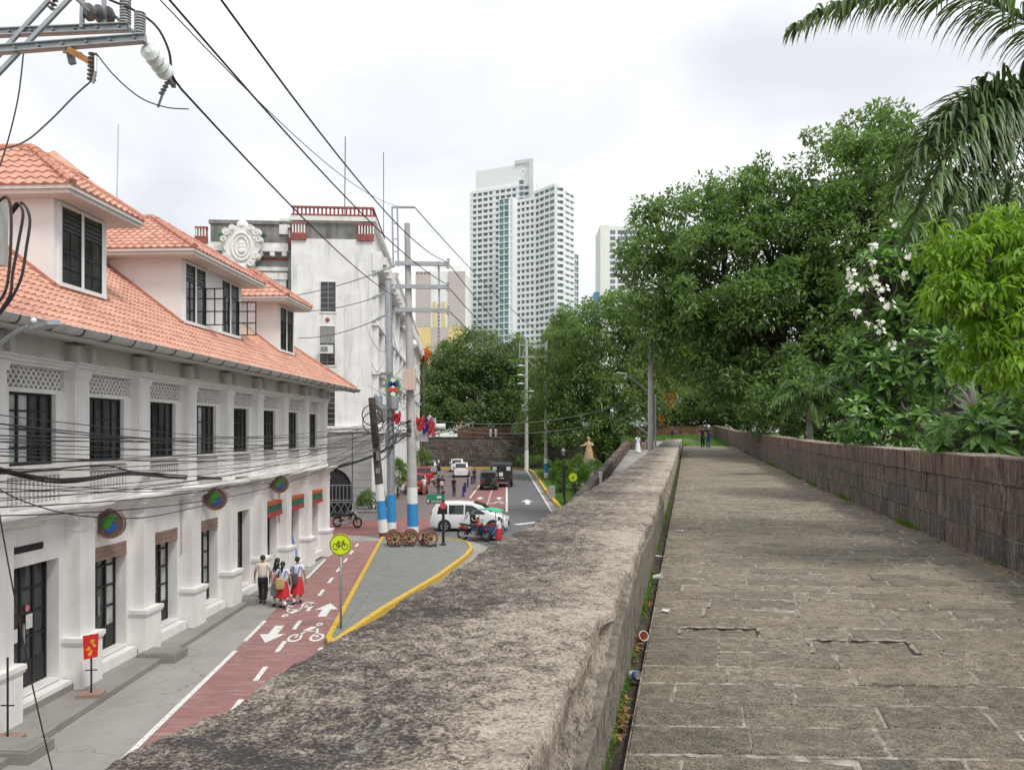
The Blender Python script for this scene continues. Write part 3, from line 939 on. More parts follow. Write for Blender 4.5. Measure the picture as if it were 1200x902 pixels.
# old city wall closing the street
bw = thing('city_wall', 'dark mossy old city wall closing the far end of the street', 'wall')
mb = MB(); a = P(470, 548, 121); b = P(650, 548, 121)
mb.prism([(a.x - 12, 121), (b.x + 14, 121), (b.x + 14, 128), (a.x - 12, 128)], -0.02, 4.75)
mb.prism([(a.x - 12, 120.9), (b.x + 14, 120.9), (b.x + 14, 121.8), (a.x - 12, 121.8)], 4.75, 4.95)
mb.build('wall_body', MATS['back_wall_stone'], bw)
fw = MB(); a = P(536, 508, 127); b = P(640, 508, 127)
fw.prism([(a.x, 127), (b.x, 127), (b.x, 127.8), (a.x, 127.8)], 4.7, 6.5)
k = a.x
while k < b.x - 1:
    fw.prism([(k, 126.8), (k + .5, 126.8), (k + .5, 127.0), (k, 127.0)], 4.75, 6.55); k += 2.7
tag(fw.build('brick_parapet', MATS['far_brick']), 'reddish brick parapet standing on top of the far city wall', 'wall')
# ---------------------------------------------------------------- white shop house on the left
plain('white_wall', (0.80, 0.785, 0.765), 0.85, 0.06, 1.5, 0.003, 30, dirt=0.24)
plain('white_trim', (0.80, 0.79, 0.77), 0.8, 0.05, 2.5, 0.002, 30, dirt=0.32)
plain('dormer_wall', (0.745, 0.75, 0.755), 0.85, 0.04, 1.2, dirt=0.06)
plain('soffit_paint', (0.62, 0.60, 0.58), 0.8, 0.06, 1.5)
plain('black_frame', (0.018, 0.019, 0.022), 0.45, 0.2, 6)
plain('gutter_metal', (0.50, 0.49, 0.48), 0.5, 0.16, 3, metal=0.3, dirt=0.3)
plain('brown_shutter', (0.30, 0.20, 0.165), 0.7, 0.15, 5)
plain('reveal_wall', (0.66, 0.575, 0.57), 0.85, 0.05, 1.5, dirt=0.1)
plain('dark_void', (0.025, 0.024, 0.024), 0.9, 0.2, 3)  # near-black colour with the shade of unlit openings painted in
glass('dark_glass', (0.040, 0.045, 0.044), 0.1, 0.55, 1.1)
glass('pale_glass', (0.46, 0.49, 0.475), 0.2, 0.35, 1.3)  # pale greenish reflection of the shop panes is put into the base colour
def m_clear():
    m, n, l, b = new_mat('clear_glass')
    b.inputs['Base Color'].default_value = (0.75, 0.8, 0.78, 1); b.inputs['Roughness'].default_value = 0.04
    b.inputs['Transmission Weight'].default_value = 0.0; b.inputs['Alpha'].default_value = 0.25
    MATS['clear_glass'] = m
m_clear()
def m_tiles():
    m, n, l, b = new_mat('roof_tile')
    v = pos(n, l)
    f = nz(n, l, v, 1.3, 7, 0.65); f2 = nz(n, l, v, 14, 5, 0.6)
    vo = n.new('ShaderNodeTexVoronoi'); vo.inputs['Scale'].default_value = 4.2; l.new(v, vo.inputs['Vector'])
    sp = n.new('ShaderNodeSeparateColor'); l.new(vo.outputs['Color'], sp.inputs[0])
    c = ramp(n, l, f, [(0.3, (0.49, 0.245, 0.175)), (0.7, (0.60, 0.345, 0.265))])
    c = mixc(n, l, 1.0, c, ramp(n, l, sp.outputs[0], [(0.0, (0.84, 0.80, 0.78)), (0.6, (1.0, 1.0, 1.0)), (1.0, (1.13, 1.16, 1.18))]), 'MULTIPLY')
    c = mixc(n, l, mapr(n, l, f2, 0.5, 0.7, 0.0, 0.35), c, (0.66, 0.43, 0.34))
    vs = nz(n, l, pos(n, l, (1, 1, 1)), 2.6, 7, 0.72)
    c = mixc(n, l, mapr(n, l, vs, 0.55, 0.70, 0.0, 0.55), c, (0.26, 0.145, 0.11))
    c = mixc(n, l, mapr(n, l, nz(n, l, v, 7.0, 6, 0.75), 0.63, 0.72, 0.0, 0.6), c, (0.16, 0.12, 0.10))
    l.new(c, b.inputs['Base Color']); b.inputs['Roughness'].default_value = 0.82
    MATS['roof_tile'] = m
m_tiles()
plain('flashing', (0.47, 0.215, 0.155), 0.75, 0.2, 4, dirt=0.3)

BA = R(2.93)
b1 = thing('shop_house', 'long white two storey shop house with orange tiled roof and dormers', 'building', (-10.6, 0, 0), -BA)
PIT = 2.62
PK = [17.05 + PIT * k for k in range(-3, 8)]
Y0, Y1 = PK[0] - 0.5, PK[-1] + 0.45
wall = MB()
for i, p in enumerate(PK):
    a = max(p - 0.6, Y0); c = min(p + 0.6, Y1)
    wall.box(-.25, 0, max(p - .45, Y0), min(p + .45, Y1), 4.1, 4.9)
    wall.box(-.25, 0, a, c, 4.9, 6.56)
    wall.box(-.25, 0, max(p - .3, Y0), min(p + .3, Y1), 6.56, 7.05)
    wall.box(-.8, 0, max(p - .5, Y0), min(p + .5, Y1), 0.0, 3.0)
    if i < len(PK) - 1:
        q = PK[i + 1]
        wall.box(-.25, 0, p + .45, q - .45, 4.1, 4.18)
        wall.box(-.25, -.14, p + .45, q - .45, 4.18, 4.9)
        wall.box(-.25, .0, p + .6, q - .6, 4.9, 5.02)
        wall.box(-.25, .0, p + .6, q - .6, 6.50, 6.56)
wall.box(-.25, 0.002, Y0, Y1, 7.05, 7.66)
wall.box(-.8, 0, Y0, Y1, 3.0, 4.1)
wall.box(-11, -.25, Y1 - .25, Y1, 0, 7.66)       # far end
wall.box(-11, -.25, Y0, Y0 + .25, 0, 7.66)
wall.box(-11, -10.75, Y0 + .25, Y1 - .25, 0, 7.66)
wall.build('wall', MATS['white_wall'], b1)
mb = MB(); mb.box(-10.7, -.8, Y0 + .3, Y1 - .3, 0.0, 0.4); mb.box(-.8, -.02, Y0 + .05, Y1 - .05, 0.0, 0.385)
mb.build('floor', MATS['sidewalk_concrete'], b1)
mb = MB(); mb.box(-.85, -.82, Y0 + .3, Y1 - .3, .4, 3.0); mb.box(-.3, -.262, Y0 + .3, Y1 - .3, 4.9, 7.05)
mb.build('shade_backing', MATS['dark_void'], b1)  # dark sheet; its colour stands in for shaded depth behind panes and lattice
# mouldings
mb = MB()
for (z0, z1, d) in ((3.80, 3.90, 0.10), (3.90, 4.0, 0.22), (4.0, 4.07, 0.32), (4.07, 4.13, 0.42)):
    mb.box(0.003, d, Y0 - .05, Y1 + min(d, .1), z0, z1)
    for p in PK: mb.box(d - .02, d + 0.24, p - .36 - d * .3, p + .36 + d * .3, z0 + .001, z1 - .001)
mb.build('string_course', MATS['white_trim'], b1)
mb = MB()
for (z0, z1, d) in ((7.03, 7.10, 0.10), (7.10, 7.17, 0.17), (7.17, 7.21, 0.24)):
    mb.box(0.004, d, Y0 - .05, Y1 + .06, z0, z1)
    for p in PK: mb.box(d - .02, d + 0.13, p - .32, p + .32, z0 + .001, z1 - .001)
mb.build('cornice', MATS['white_trim'], b1)
# one bay of each, then copies
mb = MB(); mb.box(0.001, .21, -.26, .26, 4.13, 7.03); mb.box(.21, .235, -.2, .2, 4.3, 6.9)
mb.box(0.002, .25, -.29, .29, 4.13, 4.25); mb.box(0.002, .25, -.29, .29, 6.88, 7.03)
up = mb.build('upper_pilaster', MATS['white_wall'], b1)
mb = MB(); mb.box(0.001, .33, -.28, .28, 1.24, 3.8); mb.box(.002, .35, -.30, .30, 3.55, 3.66)
lp = mb.build('lower_pilaster', MATS['white_wall'], b1)
mb = MB(); mb.box(0.001, .44, -.38, .38, 0.02, 1.14); mb.box(0.002, .49, -.43, .43, 1.14, 1.24); mb.box(0.003, .47, -.41, .41, 1.09, 1.14)
pd = mb.build('pedestal', MATS['white_trim'], b1)
mb = MB()
for s in (-1, 1): mb.box(.12, .32, s * .27 - .07, s * .27 + .07, 7.21, 7.56)
mb.box(0.004, .2, -.3, .3, 7.21, 7.60)
br = mb.build('eave_bracket', MATS['soffit_paint'], b1)
for part, z in ((up, 0), (lp, 0), (pd, 0), (br, 0)):
    part.location = (0, PK[0], 0)
    for p in PK[1:]: copy_part(part, b1, (0, p, 0))
def window_bay(w, z0, z1, nc, nr, x=-.12, pane='dark_glass', name='window', split=None):
    fr = MB(); t = .035
    fr.box(x - .03, x + .03, 0, w, z0, z0 + .05); fr.box(x - .03, x + .03, 0, w, z1 - .05, z1)
    for i in range(nc + 1):
        yy = i * (w - .05) / nc
        fr.box(x - .028, x + .028, yy, yy + .05, z0 + .05, z1 - .05)
    for j in range(1, nr):
        zz = z0 + (z1 - z0) * j / nr
        fr.box(x - .02, x + .02, .05, w - .05, zz - t / 2, zz + t / 2)
    o = fr.build(name, MATS['black_frame'], b1)
    for i in range(nc):
        pb = MB(); a = i * (w - .05) / nc + .05; b = (i + 1) * (w - .05) / nc
        tl = random.uniform(-.012, .012)
        pb.quad((x - .006, a, z0 + .05), (x - .006 + tl, b, z0 + .05), (x - .006 + tl, b, z1 - .05), (x - .006, a, z1 - .05))
        pb.build('pane', MATS[pane if not isinstance(pane, (list, tuple)) else pane[i % len(pane)]], o, fix=False)
    return o
wa = window_bay(1.42, 5.02, 6.50, 4, 3)
wc_ = window_bay(1.42, 5.02, 6.50, 4, 3, pane=['dark_glass', 'pale_glass', 'dark_glass', 'dark_glass'])
wb = window_bay(1.42, 5.02, 6.50, 4, 4, pane=['pale_glass', 'pale_glass', 'dark_glass', 'dark_glass'])
for i in range(len(PK) - 1):
    loc = (0, PK[i] + .6, 0)
    src = wb if i == 2 else wc_ if i in (5, 8) else wa
    if i == 2: wb.location = loc
    elif i == 5: wc_.location = loc
    elif i == 0: wa.location = loc
    else: copy_part(src, b1, loc)
mb = MB(); mb.box(-.04, .10, 0.56, PIT - .56, 4.955, 5.021); si = mb.build('window_sill', MATS['white_trim'], b1)
# pierced lattice over each window
mb = MB(); w_, h_ = PIT - .6, .40; y_, z_ = .3, 6.60
mb.box(-.12, -.06, y_, y_ + w_, 6.56, 6.60); mb.box(-.12, -.06, y_, y_ + w_, 7.0, 7.05)
pitch = .15; k = -int(h_ / pitch) - 1
def seg(ya, za, yb, zb):
    d = 1e-9
    if yb < y_ or ya > y_ + w_: return
    if ya < y_: za += (zb - za) * (y_ - ya) / (yb - ya); ya = y_
    if yb > y_ + w_: zb = za + (zb - za) * (y_ + w_ - ya) / (yb - ya); yb = y_ + w_
    mb.bar((-.09, ya, za), (-.09, yb, zb), .034, .05, up=(1, 0, 0))
t = y_ - h_
while t < y_ + w_:
    seg(t, z_, t + h_ * .8, z_ + h_); t += pitch
t = y_ - h_
x0s = -.088
while t < y_ + w_:
    ya, za, yb, zb = t, z_ + h_, t + h_ * .8, z_
    if not (yb < y_ or ya > y_ + w_):
        if ya < y_: za += (zb - za) * (y_ - ya) / (yb - ya); ya = y_
        if yb > y_ + w_: zb = za + (zb - za) * (y_ + w_ - ya) / (yb - ya); yb = y_ + w_
        mb.bar((-.083, ya, za), (-.083, yb, zb), .034, .05, up=(1, 0, 0))
    t += pitch
la = mb.build('vent_lattice', MATS['white_trim'], b1)
# balustrade below each window
mb = MB()
mb.box(-.10, .02, .47, PIT - .47, 4.80, 4.88); mb.box(-.10, .02, .47, PIT - .47, 4.18, 4.24)
nb = 13
for i in range(nb):
    yy = .53 + (PIT - 1.06) * i / (nb - 1)
    mb.lathe([(.02, 4.24), (.036, 4.30), (.036, 4.36), (.02, 4.42), (.034, 4.54), (.02, 4.64), (.034, 4.72), (.02, 4.80)], (-.045, yy, 0), 6)
bl = mb.build('balustrade', MATS['white_trim'], b1)
for part in (si, la, bl):
    part.location = (0, PK[0], 0)
    for p in PK[1:-1]: copy_part(part, b1, (0, p, 0))
# ground floor doors, shutter boxes, thresholds
def door(pane):
    w = PIT - 1.0; x = -.3; fr = MB()
    fr.box(x - .03, x + .03, 0, w, 2.93, 3.0); fr.box(x - .03, x + .03, 0, w, .40, .46)
    for i in range(5):
        yy = i * (w - .06) / 4
        fr.box(x - .032, x + .032, yy, yy + .06, .46, 2.93)
    for zz in (.95, 1.45, 1.95, 2.45): fr.box(x - .02, x + .02, .06, w - .06, zz - .025, zz + .025)
    o = fr.build('door', MATS['black_frame'], b1)
    k = MB(); k.box(x - .022, x + .018, .06, w - .06, .46, .93); k.build('kick_plate', MATS['black_frame'], o)
    for i in range(4):
        a, b = i * (w - .06) / 4 + .06, (i + 1) * (w - .06) / 4
        pb = MB(); tl = random.uniform(-.01, .01)
        pb.quad((x - .004, a, .95), (x - .004 + tl, b, .95), (x - .004 + tl, b, 2.93), (x - .004, a, 2.93))
        pb.build('pane', MATS[pane[i % len(pane)]], o, fix=False)
    h = MB(); h.bar((x + .06, w * .5 + .05, 1.3), (x + .06, w * .5 + .05, 1.75), .025); h.build('handle', MATS['gutter_metal'], o)
    return o
da = door(['pale_glass', 'pale_glass', 'dark_glass', 'pale_glass']); dbk = door(['dark_glass'])
mb = MB()
for j in range(5): mb.box(-.26 + .004 * (j % 2), .03 - .012 * (j % 2), .52, PIT - .52, 2.68 + j * .064, 2.68 + (j + 1) * .064 - .006)
sh = mb.build('shutter_box', MATS['brown_shutter'], b1); ush = False
plain('fascia_orange', (0.50, 0.13, 0.05), 0.6, 0.1, 4); plain('fascia_green', (0.03, 0.14, 0.085), 0.6, 0.1, 4); plain('fascia_red', (0.42, 0.06, 0.055), 0.6, 0.1, 4)
uda = udb = False
for i in range(len(PK) - 1):
    loc = (0, PK[i] + .5, 0)
    if i in (2, 6):
        if not udb: dbk.location = loc; udb = True
        else: copy_part(dbk, b1, loc)
    else:
        if not uda: da.location = loc; uda = True
        else: copy_part(da, b1, loc)
    if i in (1, 3, 4, 5):
        if not ush: sh.location = (0, PK[i], 0); ush = True
        else: copy_part(sh, b1, (0, PK[i], 0))
    if i in (7, 8, 9):
        for z0, z1, mm in ((2.98, 3.12, 'fascia_orange'), (2.72, 2.98, 'fascia_green'), (2.55, 2.72, 'fascia_red')):
            fb = MB(); fb.box(-.45, .24 if z0 != 2.72 else .22, .5, PIT - .5, z0, z1 - .003)
            fb.build('fascia_stripe', MATS[mm], b1).location = (0, PK[i], 0)
mb = MB(); mb.box(-.6, 0.02, .5, PIT - .5, .385, .43); mb.box(-.05, .25, .45, PIT - .45, .1, .36)
th = mb.build('threshold', MATS['white_trim'], b1); th.location = (0, PK[0], 0)
for p in PK[1:-1]: copy_part(th, b1, (0, p, 0))
# posted notices on the first glazed door
mb = MB()
for (a, z, w, h) in ((PK[2] + .62, 1.5, .2, .28), (PK[2] + 1.0, 1.42, .2, .28), (PK[2] + 1.45, 1.62, .2, .3)):
    mb.box(-.262, -.258, a, a + w, z, z + h)
mb.build('notice', plain('paper', (0.75, 0.74, 0.72), 0.8, 0.05, 6), b1)
mb = MB(); mb.plate([(.07 * math.cos(t * .7), .07 * math.sin(t * .7) + .0) for t in range(9)], (-.262, PK[2] + 1.5, 2.05), (0, 1, 0), (0, 0, 1), .004)
mb.build('sticker', plain('pink_sticker', (0.7, 0.2, 0.25), 0.6, 0.1, 6), b1)
# ventilation slot above the first door
mb = MB(); mb.box(.004, .012, PK[2] + .6, PK[2] + 1.6, 3.28, 3.42); mb.build('vent_slot', MATS['dark_void'], b1)

# ---- tiled roof planes
def tile_field(mb, O, A, U, t0f, t1f, run, tw=.26, th=.34, amp=.032, step=.028):
    """rows of S-tiles: O origin, A unit along the eave, U unit up the slope, t0f/t1f(r) extent"""
    O, A, U = Vector(O), Vector(A).normalized(), Vector(U).normalized()
    N = A.cross(U).normalized()
    if N.z < 0: N = -N
    nr = int(run / th)
    for r in range(nr + 1):
        ra, rb = r * th, min((r + 1) * th + .03, run)
        if rb - ra < .05: continue
        a, b = t0f(ra), t1f(ra)
        if b - a < .1: continue
        n = max(2, int((b - a) / (tw / 4)))
        lo, hi, base = [], [], []
        for i in range(n + 1):
            t = a + (b - a) * i / n
            tc = min(max(t, t0f(rb)), t1f(rb))
            ph = math.sin(2 * math.pi * t / tw)
            h = amp * (ph if ph > 0 else ph * .55)
            lo.append(O + A * t + U * ra + N * (h + step + .01)); base.append(O + A * t + U * ra + N * (-.02))
            hi.append(O + A * tc + U * rb + N * (h * .9 + .006))
        o = len(mb.v); mb.v.extend([tuple(p) for p in lo + hi + base]); k = n + 1
        for i in range(n):
            mb.f.append([o + i, o + i + 1, o + k + i + 1, o + k + i]); mb.m.append(0)
            mb.f.append([o + 2 * k + i, o + 2 * k + i + 1, o + i + 1, o + i]); mb.m.append(0)
EX, EZ, TAN = 1.2, 7.74, 0.76
E0, E1 = Y0 - 1.15, Y1 + 1.15
RX = -5.0; rise = (EX - RX) * TAN; slope = math.hypot(EX - RX, rise); RZ = EZ + rise
cs = (EX - RX) / slope
roof = MB()
roof.box(-12.1, EX - .02, E0 + .02, E1 - .02, 7.66, 7.72)
ro = roof.build('roof', MATS['soffit_paint'], b1)
mb = MB()
tile_field(mb, (EX, 0, EZ), (0, 1, 0), (-(EX - RX), 0, rise), lambda r: E0 + r * cs, lambda r: E1 - r * cs, slope, .2, .27)
tile_field(mb, (RX, E1, EZ), (1, 0, 0), (0, -(EX - RX), rise), lambda r: -(EX - RX) + r * cs, lambda r: (EX - RX) - r * cs, slope, .2, .27)
tile_field(mb, (RX * 2 - EX, 0, EZ), (0, 1, 0), ((EX - RX), 0, rise), lambda r: E0 + r * cs, lambda r: E1 - r * cs, slope, .5, .7)
tile_field(mb, (RX, E0, EZ), (1, 0, 0), (0, (EX - RX), rise), lambda r: -(EX - RX) + r * cs, lambda r: (EX - RX) - r * cs, slope, .5, .7)
mb.build('roof_tiles', MATS['roof_tile'], ro)
mb = MB()
mb.tube([(EX, E1, EZ + .04), (RX, E1 - (EX - RX), RZ + .05), (RX, E0 + (EX - RX), RZ + .05), (EX, E0, EZ + .04)], .11, 8)
mb.build('ridge_cap', MATS['flashing'], ro, smooth=True)
g = MB()
gp = []
for k in range(9):
    a = math.pi + math.pi * k / 8
    gp.append((EX + .10 + .12 * math.cos(a), EZ - .02 + .13 * math.sin(a)))
for k in range(8):
    (xa, za), (xb, zb) = gp[k], gp[k + 1]
    g.quad((xa, E0, za), (xa, E1 + .1, za), (xb, E1 + .1, zb), (xb, E0, zb))
g.quad(*[(x, E1 + .1, z) for x, z in gp]); g.quad(*[(x, E0, z) for x, z in gp])
g.tube([(EX + .22, E0, EZ - .02), (EX + .22, E1 + .1, EZ - .02)], .014, 6)
go = g.build('gutter', MATS['gutter_metal'], ro, smooth=True)
bd = MB(); k = E0 + .3
while k < E1:
    pts = [(EX + .10 + .128 * math.cos(math.pi + math.pi * j / 8), k, EZ - .02 + .138 * math.sin(math.pi + math.pi * j / 8)) for j in range(9)]
    bd.tube(pts, .014, 5); k += .92
bd.build('gutter_strap', MATS['black_frame'], go)
g = MB(); g.box(EX - .04, EX - .005, E0, E1, 7.56, 7.72); g.build('fascia_board', MATS['soffit_paint'], ro)

# ---- dormers
def dormer(ya, yb, ea, eb, peak_y, peak_x, peak_z, wins, ez=10.93):
    d = MB(); fx = -.28
    zb0 = EZ + (EX - fx) * TAN - .12
    back = -6.0
    d.box(back, fx, ya, yb, zb0 - .3, ez - .1)
    dm = d.build('dormer', MATS['dormer_wall'], b1)
    # eave slab with a pale moulded edge
    e = MB(); ex = .3
    e.box(back, ex, ea, eb, ez - .12, ez - .03); e.box(back, ex + .05, ea - .05, eb + .05, ez - .03, ez + .05)
    e.build('eave', MATS['soffit_paint'], dm)
    t = MB()
    O1, O2 = Vector((ex, ea, ez)), Vector((ex, eb, ez)); Pk = Vector((peak_x, peak_y, peak_z))
    hi = peak_z - ez
    # front hip
    runf = math.hypot(ex - peak_x, hi); w0 = eb - ea
    tile_field(t, (ex + .06, 0, ez + .05), (0, 1, 0), (peak_x - ex, 0, hi), lambda r: ea - .06 + (peak_y - ea) * r / runf, lambda r: eb + .06 - (eb - peak_y) * r / runf, runf, .24, .3)
    for (yy, sg) in ((ea, 1), (eb, -1)):
        hw = abs(peak_y - yy); runs = math.hypot(hw, hi)
        tile_field(t, (0, yy - .06 * sg, ez + .05), (1, 0, 0), (0, (peak_y - yy), hi), lambda r: back, lambda r: ex + .06 - (ex - peak_x) * r / runs, runs, .24, .3)
    t.build('dormer_tiles', MATS['roof_tile'], dm)
    c = MB()
    for q in (O1, O2):
        c.tube([q + Vector((.06, 0, .1)), q.lerp(Pk, .5) + Vector((0, 0, .11)), Pk + Vector((0, 0, .09))], .1, 7)
        k = 1
        while k < 8:
            pp = q.lerp(Pk, k / 8.0) + Vector((0, 0, .1)); dd = (Pk - q).normalized()
            c.tube([pp - dd * .03, pp + dd * .03], .118, 7); k += 1
    c.tube([Pk + Vector((0, 0, .09)), Vector((back, peak_y, peak_z + .09))], .1, 7)
    c.build('hip_cap', MATS['flashing'], dm, smooth=True)
    # flashing along the foot
    f = MB()
    f.box(fx, fx + .05, ya - .05, yb + .05, zb0 + .02, zb0 + .2)
    for yy in (ya - .03, yb + .03):
        f.bar((fx + .02, yy, zb0 + .14), (-3.6, yy, zb0 + .14 + (3.6 + fx) * TAN), .07, .17)
    f.build('flashing', MATS['flashing'], dm)
    zs0, zs1 = zb0 + .26, ez - .22
    for (wy, ww, opened) in wins:
        fr = MB(); x = fx
        fr.box(x, x + .05, wy - .09, wy + ww + .09, zs1, zs1 + .08); fr.box(x, x + .09, wy - .12, wy + ww + .12, zs0 - .09, zs0)
        for yy in (wy - .09, wy + ww / 2 - .045, wy + ww): fr.box(x, x + .05, yy, yy + .09, zs0, zs1)
        wo = fr.build('window', MATS['dormer_wall'], dm)
        for h in (0, 1):
            a = wy + h * (ww / 2 + .045); b = a + ww / 2 - .045
            g_ = MB(); g_.box(x + .004, x + .012, a, b, zs0, zs1); g_.build('pane', MATS['dark_glass'], wo)
            s = MB()
            tr = zs1 - .52
            s.box(x + .012, x + .04, a, b, tr, tr + .06)
            for j in range(4): s.box(x + .012, x + .035, a, b, tr + .09 + j * .1, tr + .15 + j * .1)
            s.box(x + .012, x + .04, a, a + .035, zs0, zs1); s.box(x + .012, x + .04, b - .035, b, zs0, zs1)
            s.build('louvre', MATS['black_frame'], wo)
            s = MB(); m_ = (a + b) / 2
            if opened and h == opened - 1:
                hx = x + .04; L = b - a
                for zz in (zs0 + .03, zs0 + .45, zs0 + .85, tr - .02): s.box(hx, hx + L, b - .03, b, zz, zz + .03)
                for k in range(3): s.box(hx + k * (L - .03) / 2, hx + k * (L - .03) / 2 + .03, b - .031, b + .001, zs0 + .03, tr)
                g2 = MB(); g2.box(hx, hx + L, b - .018, b - .012, zs0 + .03, tr); g2.build('open_pane', MATS['clear_glass'], wo)
            else:
                s.box(x + .012, x + .034, m_ - .015, m_ + .015, zs0, tr)
                for zz in (zs0 + .35, zs0 + .7): s.box(x + .012, x + .033, a + .035, b - .035, zz, zz + .025)
            s.build('casement', MATS['black_frame'], wo)
    return dm
dormer(16.8, 18.8, 16.45, 19.33, 17.9, -1.55, 12.25, [(17.02, 1.52, 0)])
dormer(22.6, 27.0, 22.1, 27.5, 24.8, -2.3, 12.55, [(22.8, 1.3, 2), (25.3, 1.35, 2)])
dormer(30.5, 32.5, 29.9, 32.9, 31.4, -1.55, 12.2, [(30.75, 1.5, 0)])
# roof lantern on the main ridge
c = MB(); q = Vector((-4.0, 22.4, 0))
c.box(q.x - .5, q.x + .5, q.y - .5, q.y + .5, 11.5, 13.35)
lan = c.build('roof_lantern', MATS['soffit_paint'], b1)
c = MB(); z_ = 13.35
c.add([(q.x - .68, q.y - .68, z_), (q.x + .68, q.y - .68, z_), (q.x + .68, q.y + .68, z_), (q.x - .68, q.y + .68, z_), (q.x, q.y, z_ + .62)], [(0, 3, 2, 1), (0, 1, 4), (1, 2, 4), (2, 3, 4), (3, 0, 4)])
c.build('lantern_roof', MATS['roof_tile'], lan)
c = MB(); c.box(q.x + .5, q.x + .52, q.y - .36, q.y + .36, 12.9, 13.22); c.box(q.x - .36, q.x + .36, q.y - .52, q.y - .5, 12.9, 13.22)
c.build('lantern_louvre', MATS['black_frame'], lan)
# antenna rod
c = MB(); c.tube([(-2.0, 22.2, 12.2), (-1.95, 22.2, 14.6)], .018, 5); c.build('antenna_rod', MATS['gutter_metal'], b1)
# conduits and drip stains near the eave
for yy in (PK[5] - .35, PK[8] - .3):
    c = MB(); c.tube([(.05, yy, 3.78), (.05, yy, 2.2)], .02, 5); c.build('conduit', MATS['gutter_metal'], b1)
# stone step blocks at the kerb
for (px, py, lab) in ((192, 772, 'loose stone step block on the pavement before the second shop door'), (20, 886, 'stone step block on the pavement nearest the viewer at the frame edge'), (289, 707, 'farthest stone step block on the pavement near the walking students')):
    c = G(px, py, 0.0)
    m1 = MB(); m1.box(-.52, .45, -.34, .34, 0, .2); m1.box(-.46, .40, -.29, .29, .2, .225)
    o = m1.build('step_block', MATS['sidewalk_concrete']); o.location = (c.x, c.y, 0.0); o.rotation_euler = (0, 0, -BA)
    tag(o, lab, 'step', 'stone step blocks')

# round hanging shop signs with a green and blue leaf emblem
plain('sign_brown', (0.16, 0.10, 0.085), 0.6, 0.25, 9); plain('emblem_green', (0.045, 0.22, 0.03), 0.5, 0.1, 5); plain('emblem_blue', (0.02, 0.11, 0.38), 0.5, 0.1, 5)
def round_sign(px, py, Y, r, lab):
    c = P(px, py, Y)
    t = thing('round_sign', lab, 'sign', c, 0, 'round leaf signs on the shop house')
    m = MB(); m.lathe([(r, -.05), (r, .05)], (0, 0, 0), 28, 'y'); m.build('sign_disc', MATS['sign_brown'], t)
    m = MB(); m.lathe([(r * 1.02, -.055), (r * 1.06, -.03), (r * 1.06, .03), (r * 1.02, .055)], (0, 0, 0), 28, 'y')
    k = MB()
    for j in range(28):
        a0, a1 = 2 * math.pi * j / 28, 2 * math.pi * (j + 1) / 28
        k.bar((r * 1.0 * math.cos(a0), -.06, r * math.sin(a0)), (r * math.cos(a1), -.06, r * math.sin(a1)), .035, .03)
    k.build('rim', MATS['brown_shutter'], t)
    m = MB(); gpoly = [(-.55, -.15), (-.5, .25), (-.2, .55), (.2, .6), (.55, .42), (.3, .38), (.42, .15), (.12, .12), (.1, -.2), (-.15, -.42), (-.38, -.35)]
    m.plate([(x * r, z * r) for x, z in gpoly], (0, -.052, 0), (1, 0, 0), (0, 0, 1), .012); m.build('green_emblem', MATS['emblem_green'], t)
    m = MB(); bpoly = [(-.35, -.42), (-.1, -.38), (.14, -.12), (.3, .1), (.5, .12), (.5, -.2), (.32, -.48), (.0, -.62), (-.3, -.58)]
    m.plate([(x * r, z * r) for x, z in bpoly], (0, -.06, 0), (1, 0, 0), (0, 0, 1), .012); m.build('blue_emblem', MATS['emblem_blue'], t)
    m = MB(); wx = -10.55 + .0511 * Y - c.x
    for zz in (-.12, .12): m.tube([(-r * .9, 0, zz), (wx - .05, 0, zz)], .022, 6)
    m.build('bracket', MATS['black_frame'], t)
round_sign(130, 613, 18.0, .34, 'largest round brown leaf emblem sign, nearest one on the shop house')
round_sign(253, 584, 23.4, .34, 'middle round brown leaf emblem sign above the brown shutter')
round_sign(328, 567, 28.9, .33, 'farthest round brown leaf emblem sign beside the striped fascias')
# ---------------------------------------------------------------- old white building across the side street
plain('old_white', (0.74, 0.735, 0.725), 0.88, 0.1, 1.1, 0.004, 14, dirt=0.62)
plain('old_grey', (0.29, 0.285, 0.275), 0.9, 0.12, 0.8, 0.004, 14, dirt=0.5)
plain('stone_grey_blocks', (0.30, 0.305, 0.30), 0.88, 0.15, 1.2, dirt=0.3)
plain('stained_band', (0.20, 0.195, 0.185), 0.92, 0.4, 0.9, dirt=1.0)
plain('old_red', (0.29, 0.085, 0.072), 0.8, 0.3, 3, dirt=0.7)
plain('ac_white', (0.66, 0.66, 0.64), 0.6, 0.08, 3)
plain('green_leaf_relief', (0.045, 0.13, 0.10), 0.7, 0.3, 5)
plain('iron_grey', (0.20, 0.205, 0.21), 0.6, 0.2, 5)
FY = 52.0
b2 = thing('corner_building', 'tall stained white building with red trimmed parapet beyond the side street', 'building', (-9.45, FY, 0), math.atan(0.0722))
# local frame: +y along the street front (away), x to the street, facade plane x = 0
LB = 61.0
w = MB()
w.box(-5.4, 0, 0, LB, 0, 18.7)
w.box(-5.3, -.1, .1, LB, 18.7, 19.9)
w.build('wall', MATS['old_white'], b2)
w = MB(); w.box(-13, -5.45, 1.3, 30, 0, 18.6); w.build('grey_wing', MATS['old_grey'], b2)
w = MB(); w.box(-11.0, -5.8, 1.0, 6, 18.6, 19.85); w.box(-11.1, -5.7, .9, 6, 19.85, 20.1); w.build('attic', MATS['stained_band'], b2)
w = MB(); w.box(-5.15, -.25, .06, .1, 18.72, 19.8); w.build('stained_panel', MATS['stained_band'], b2)
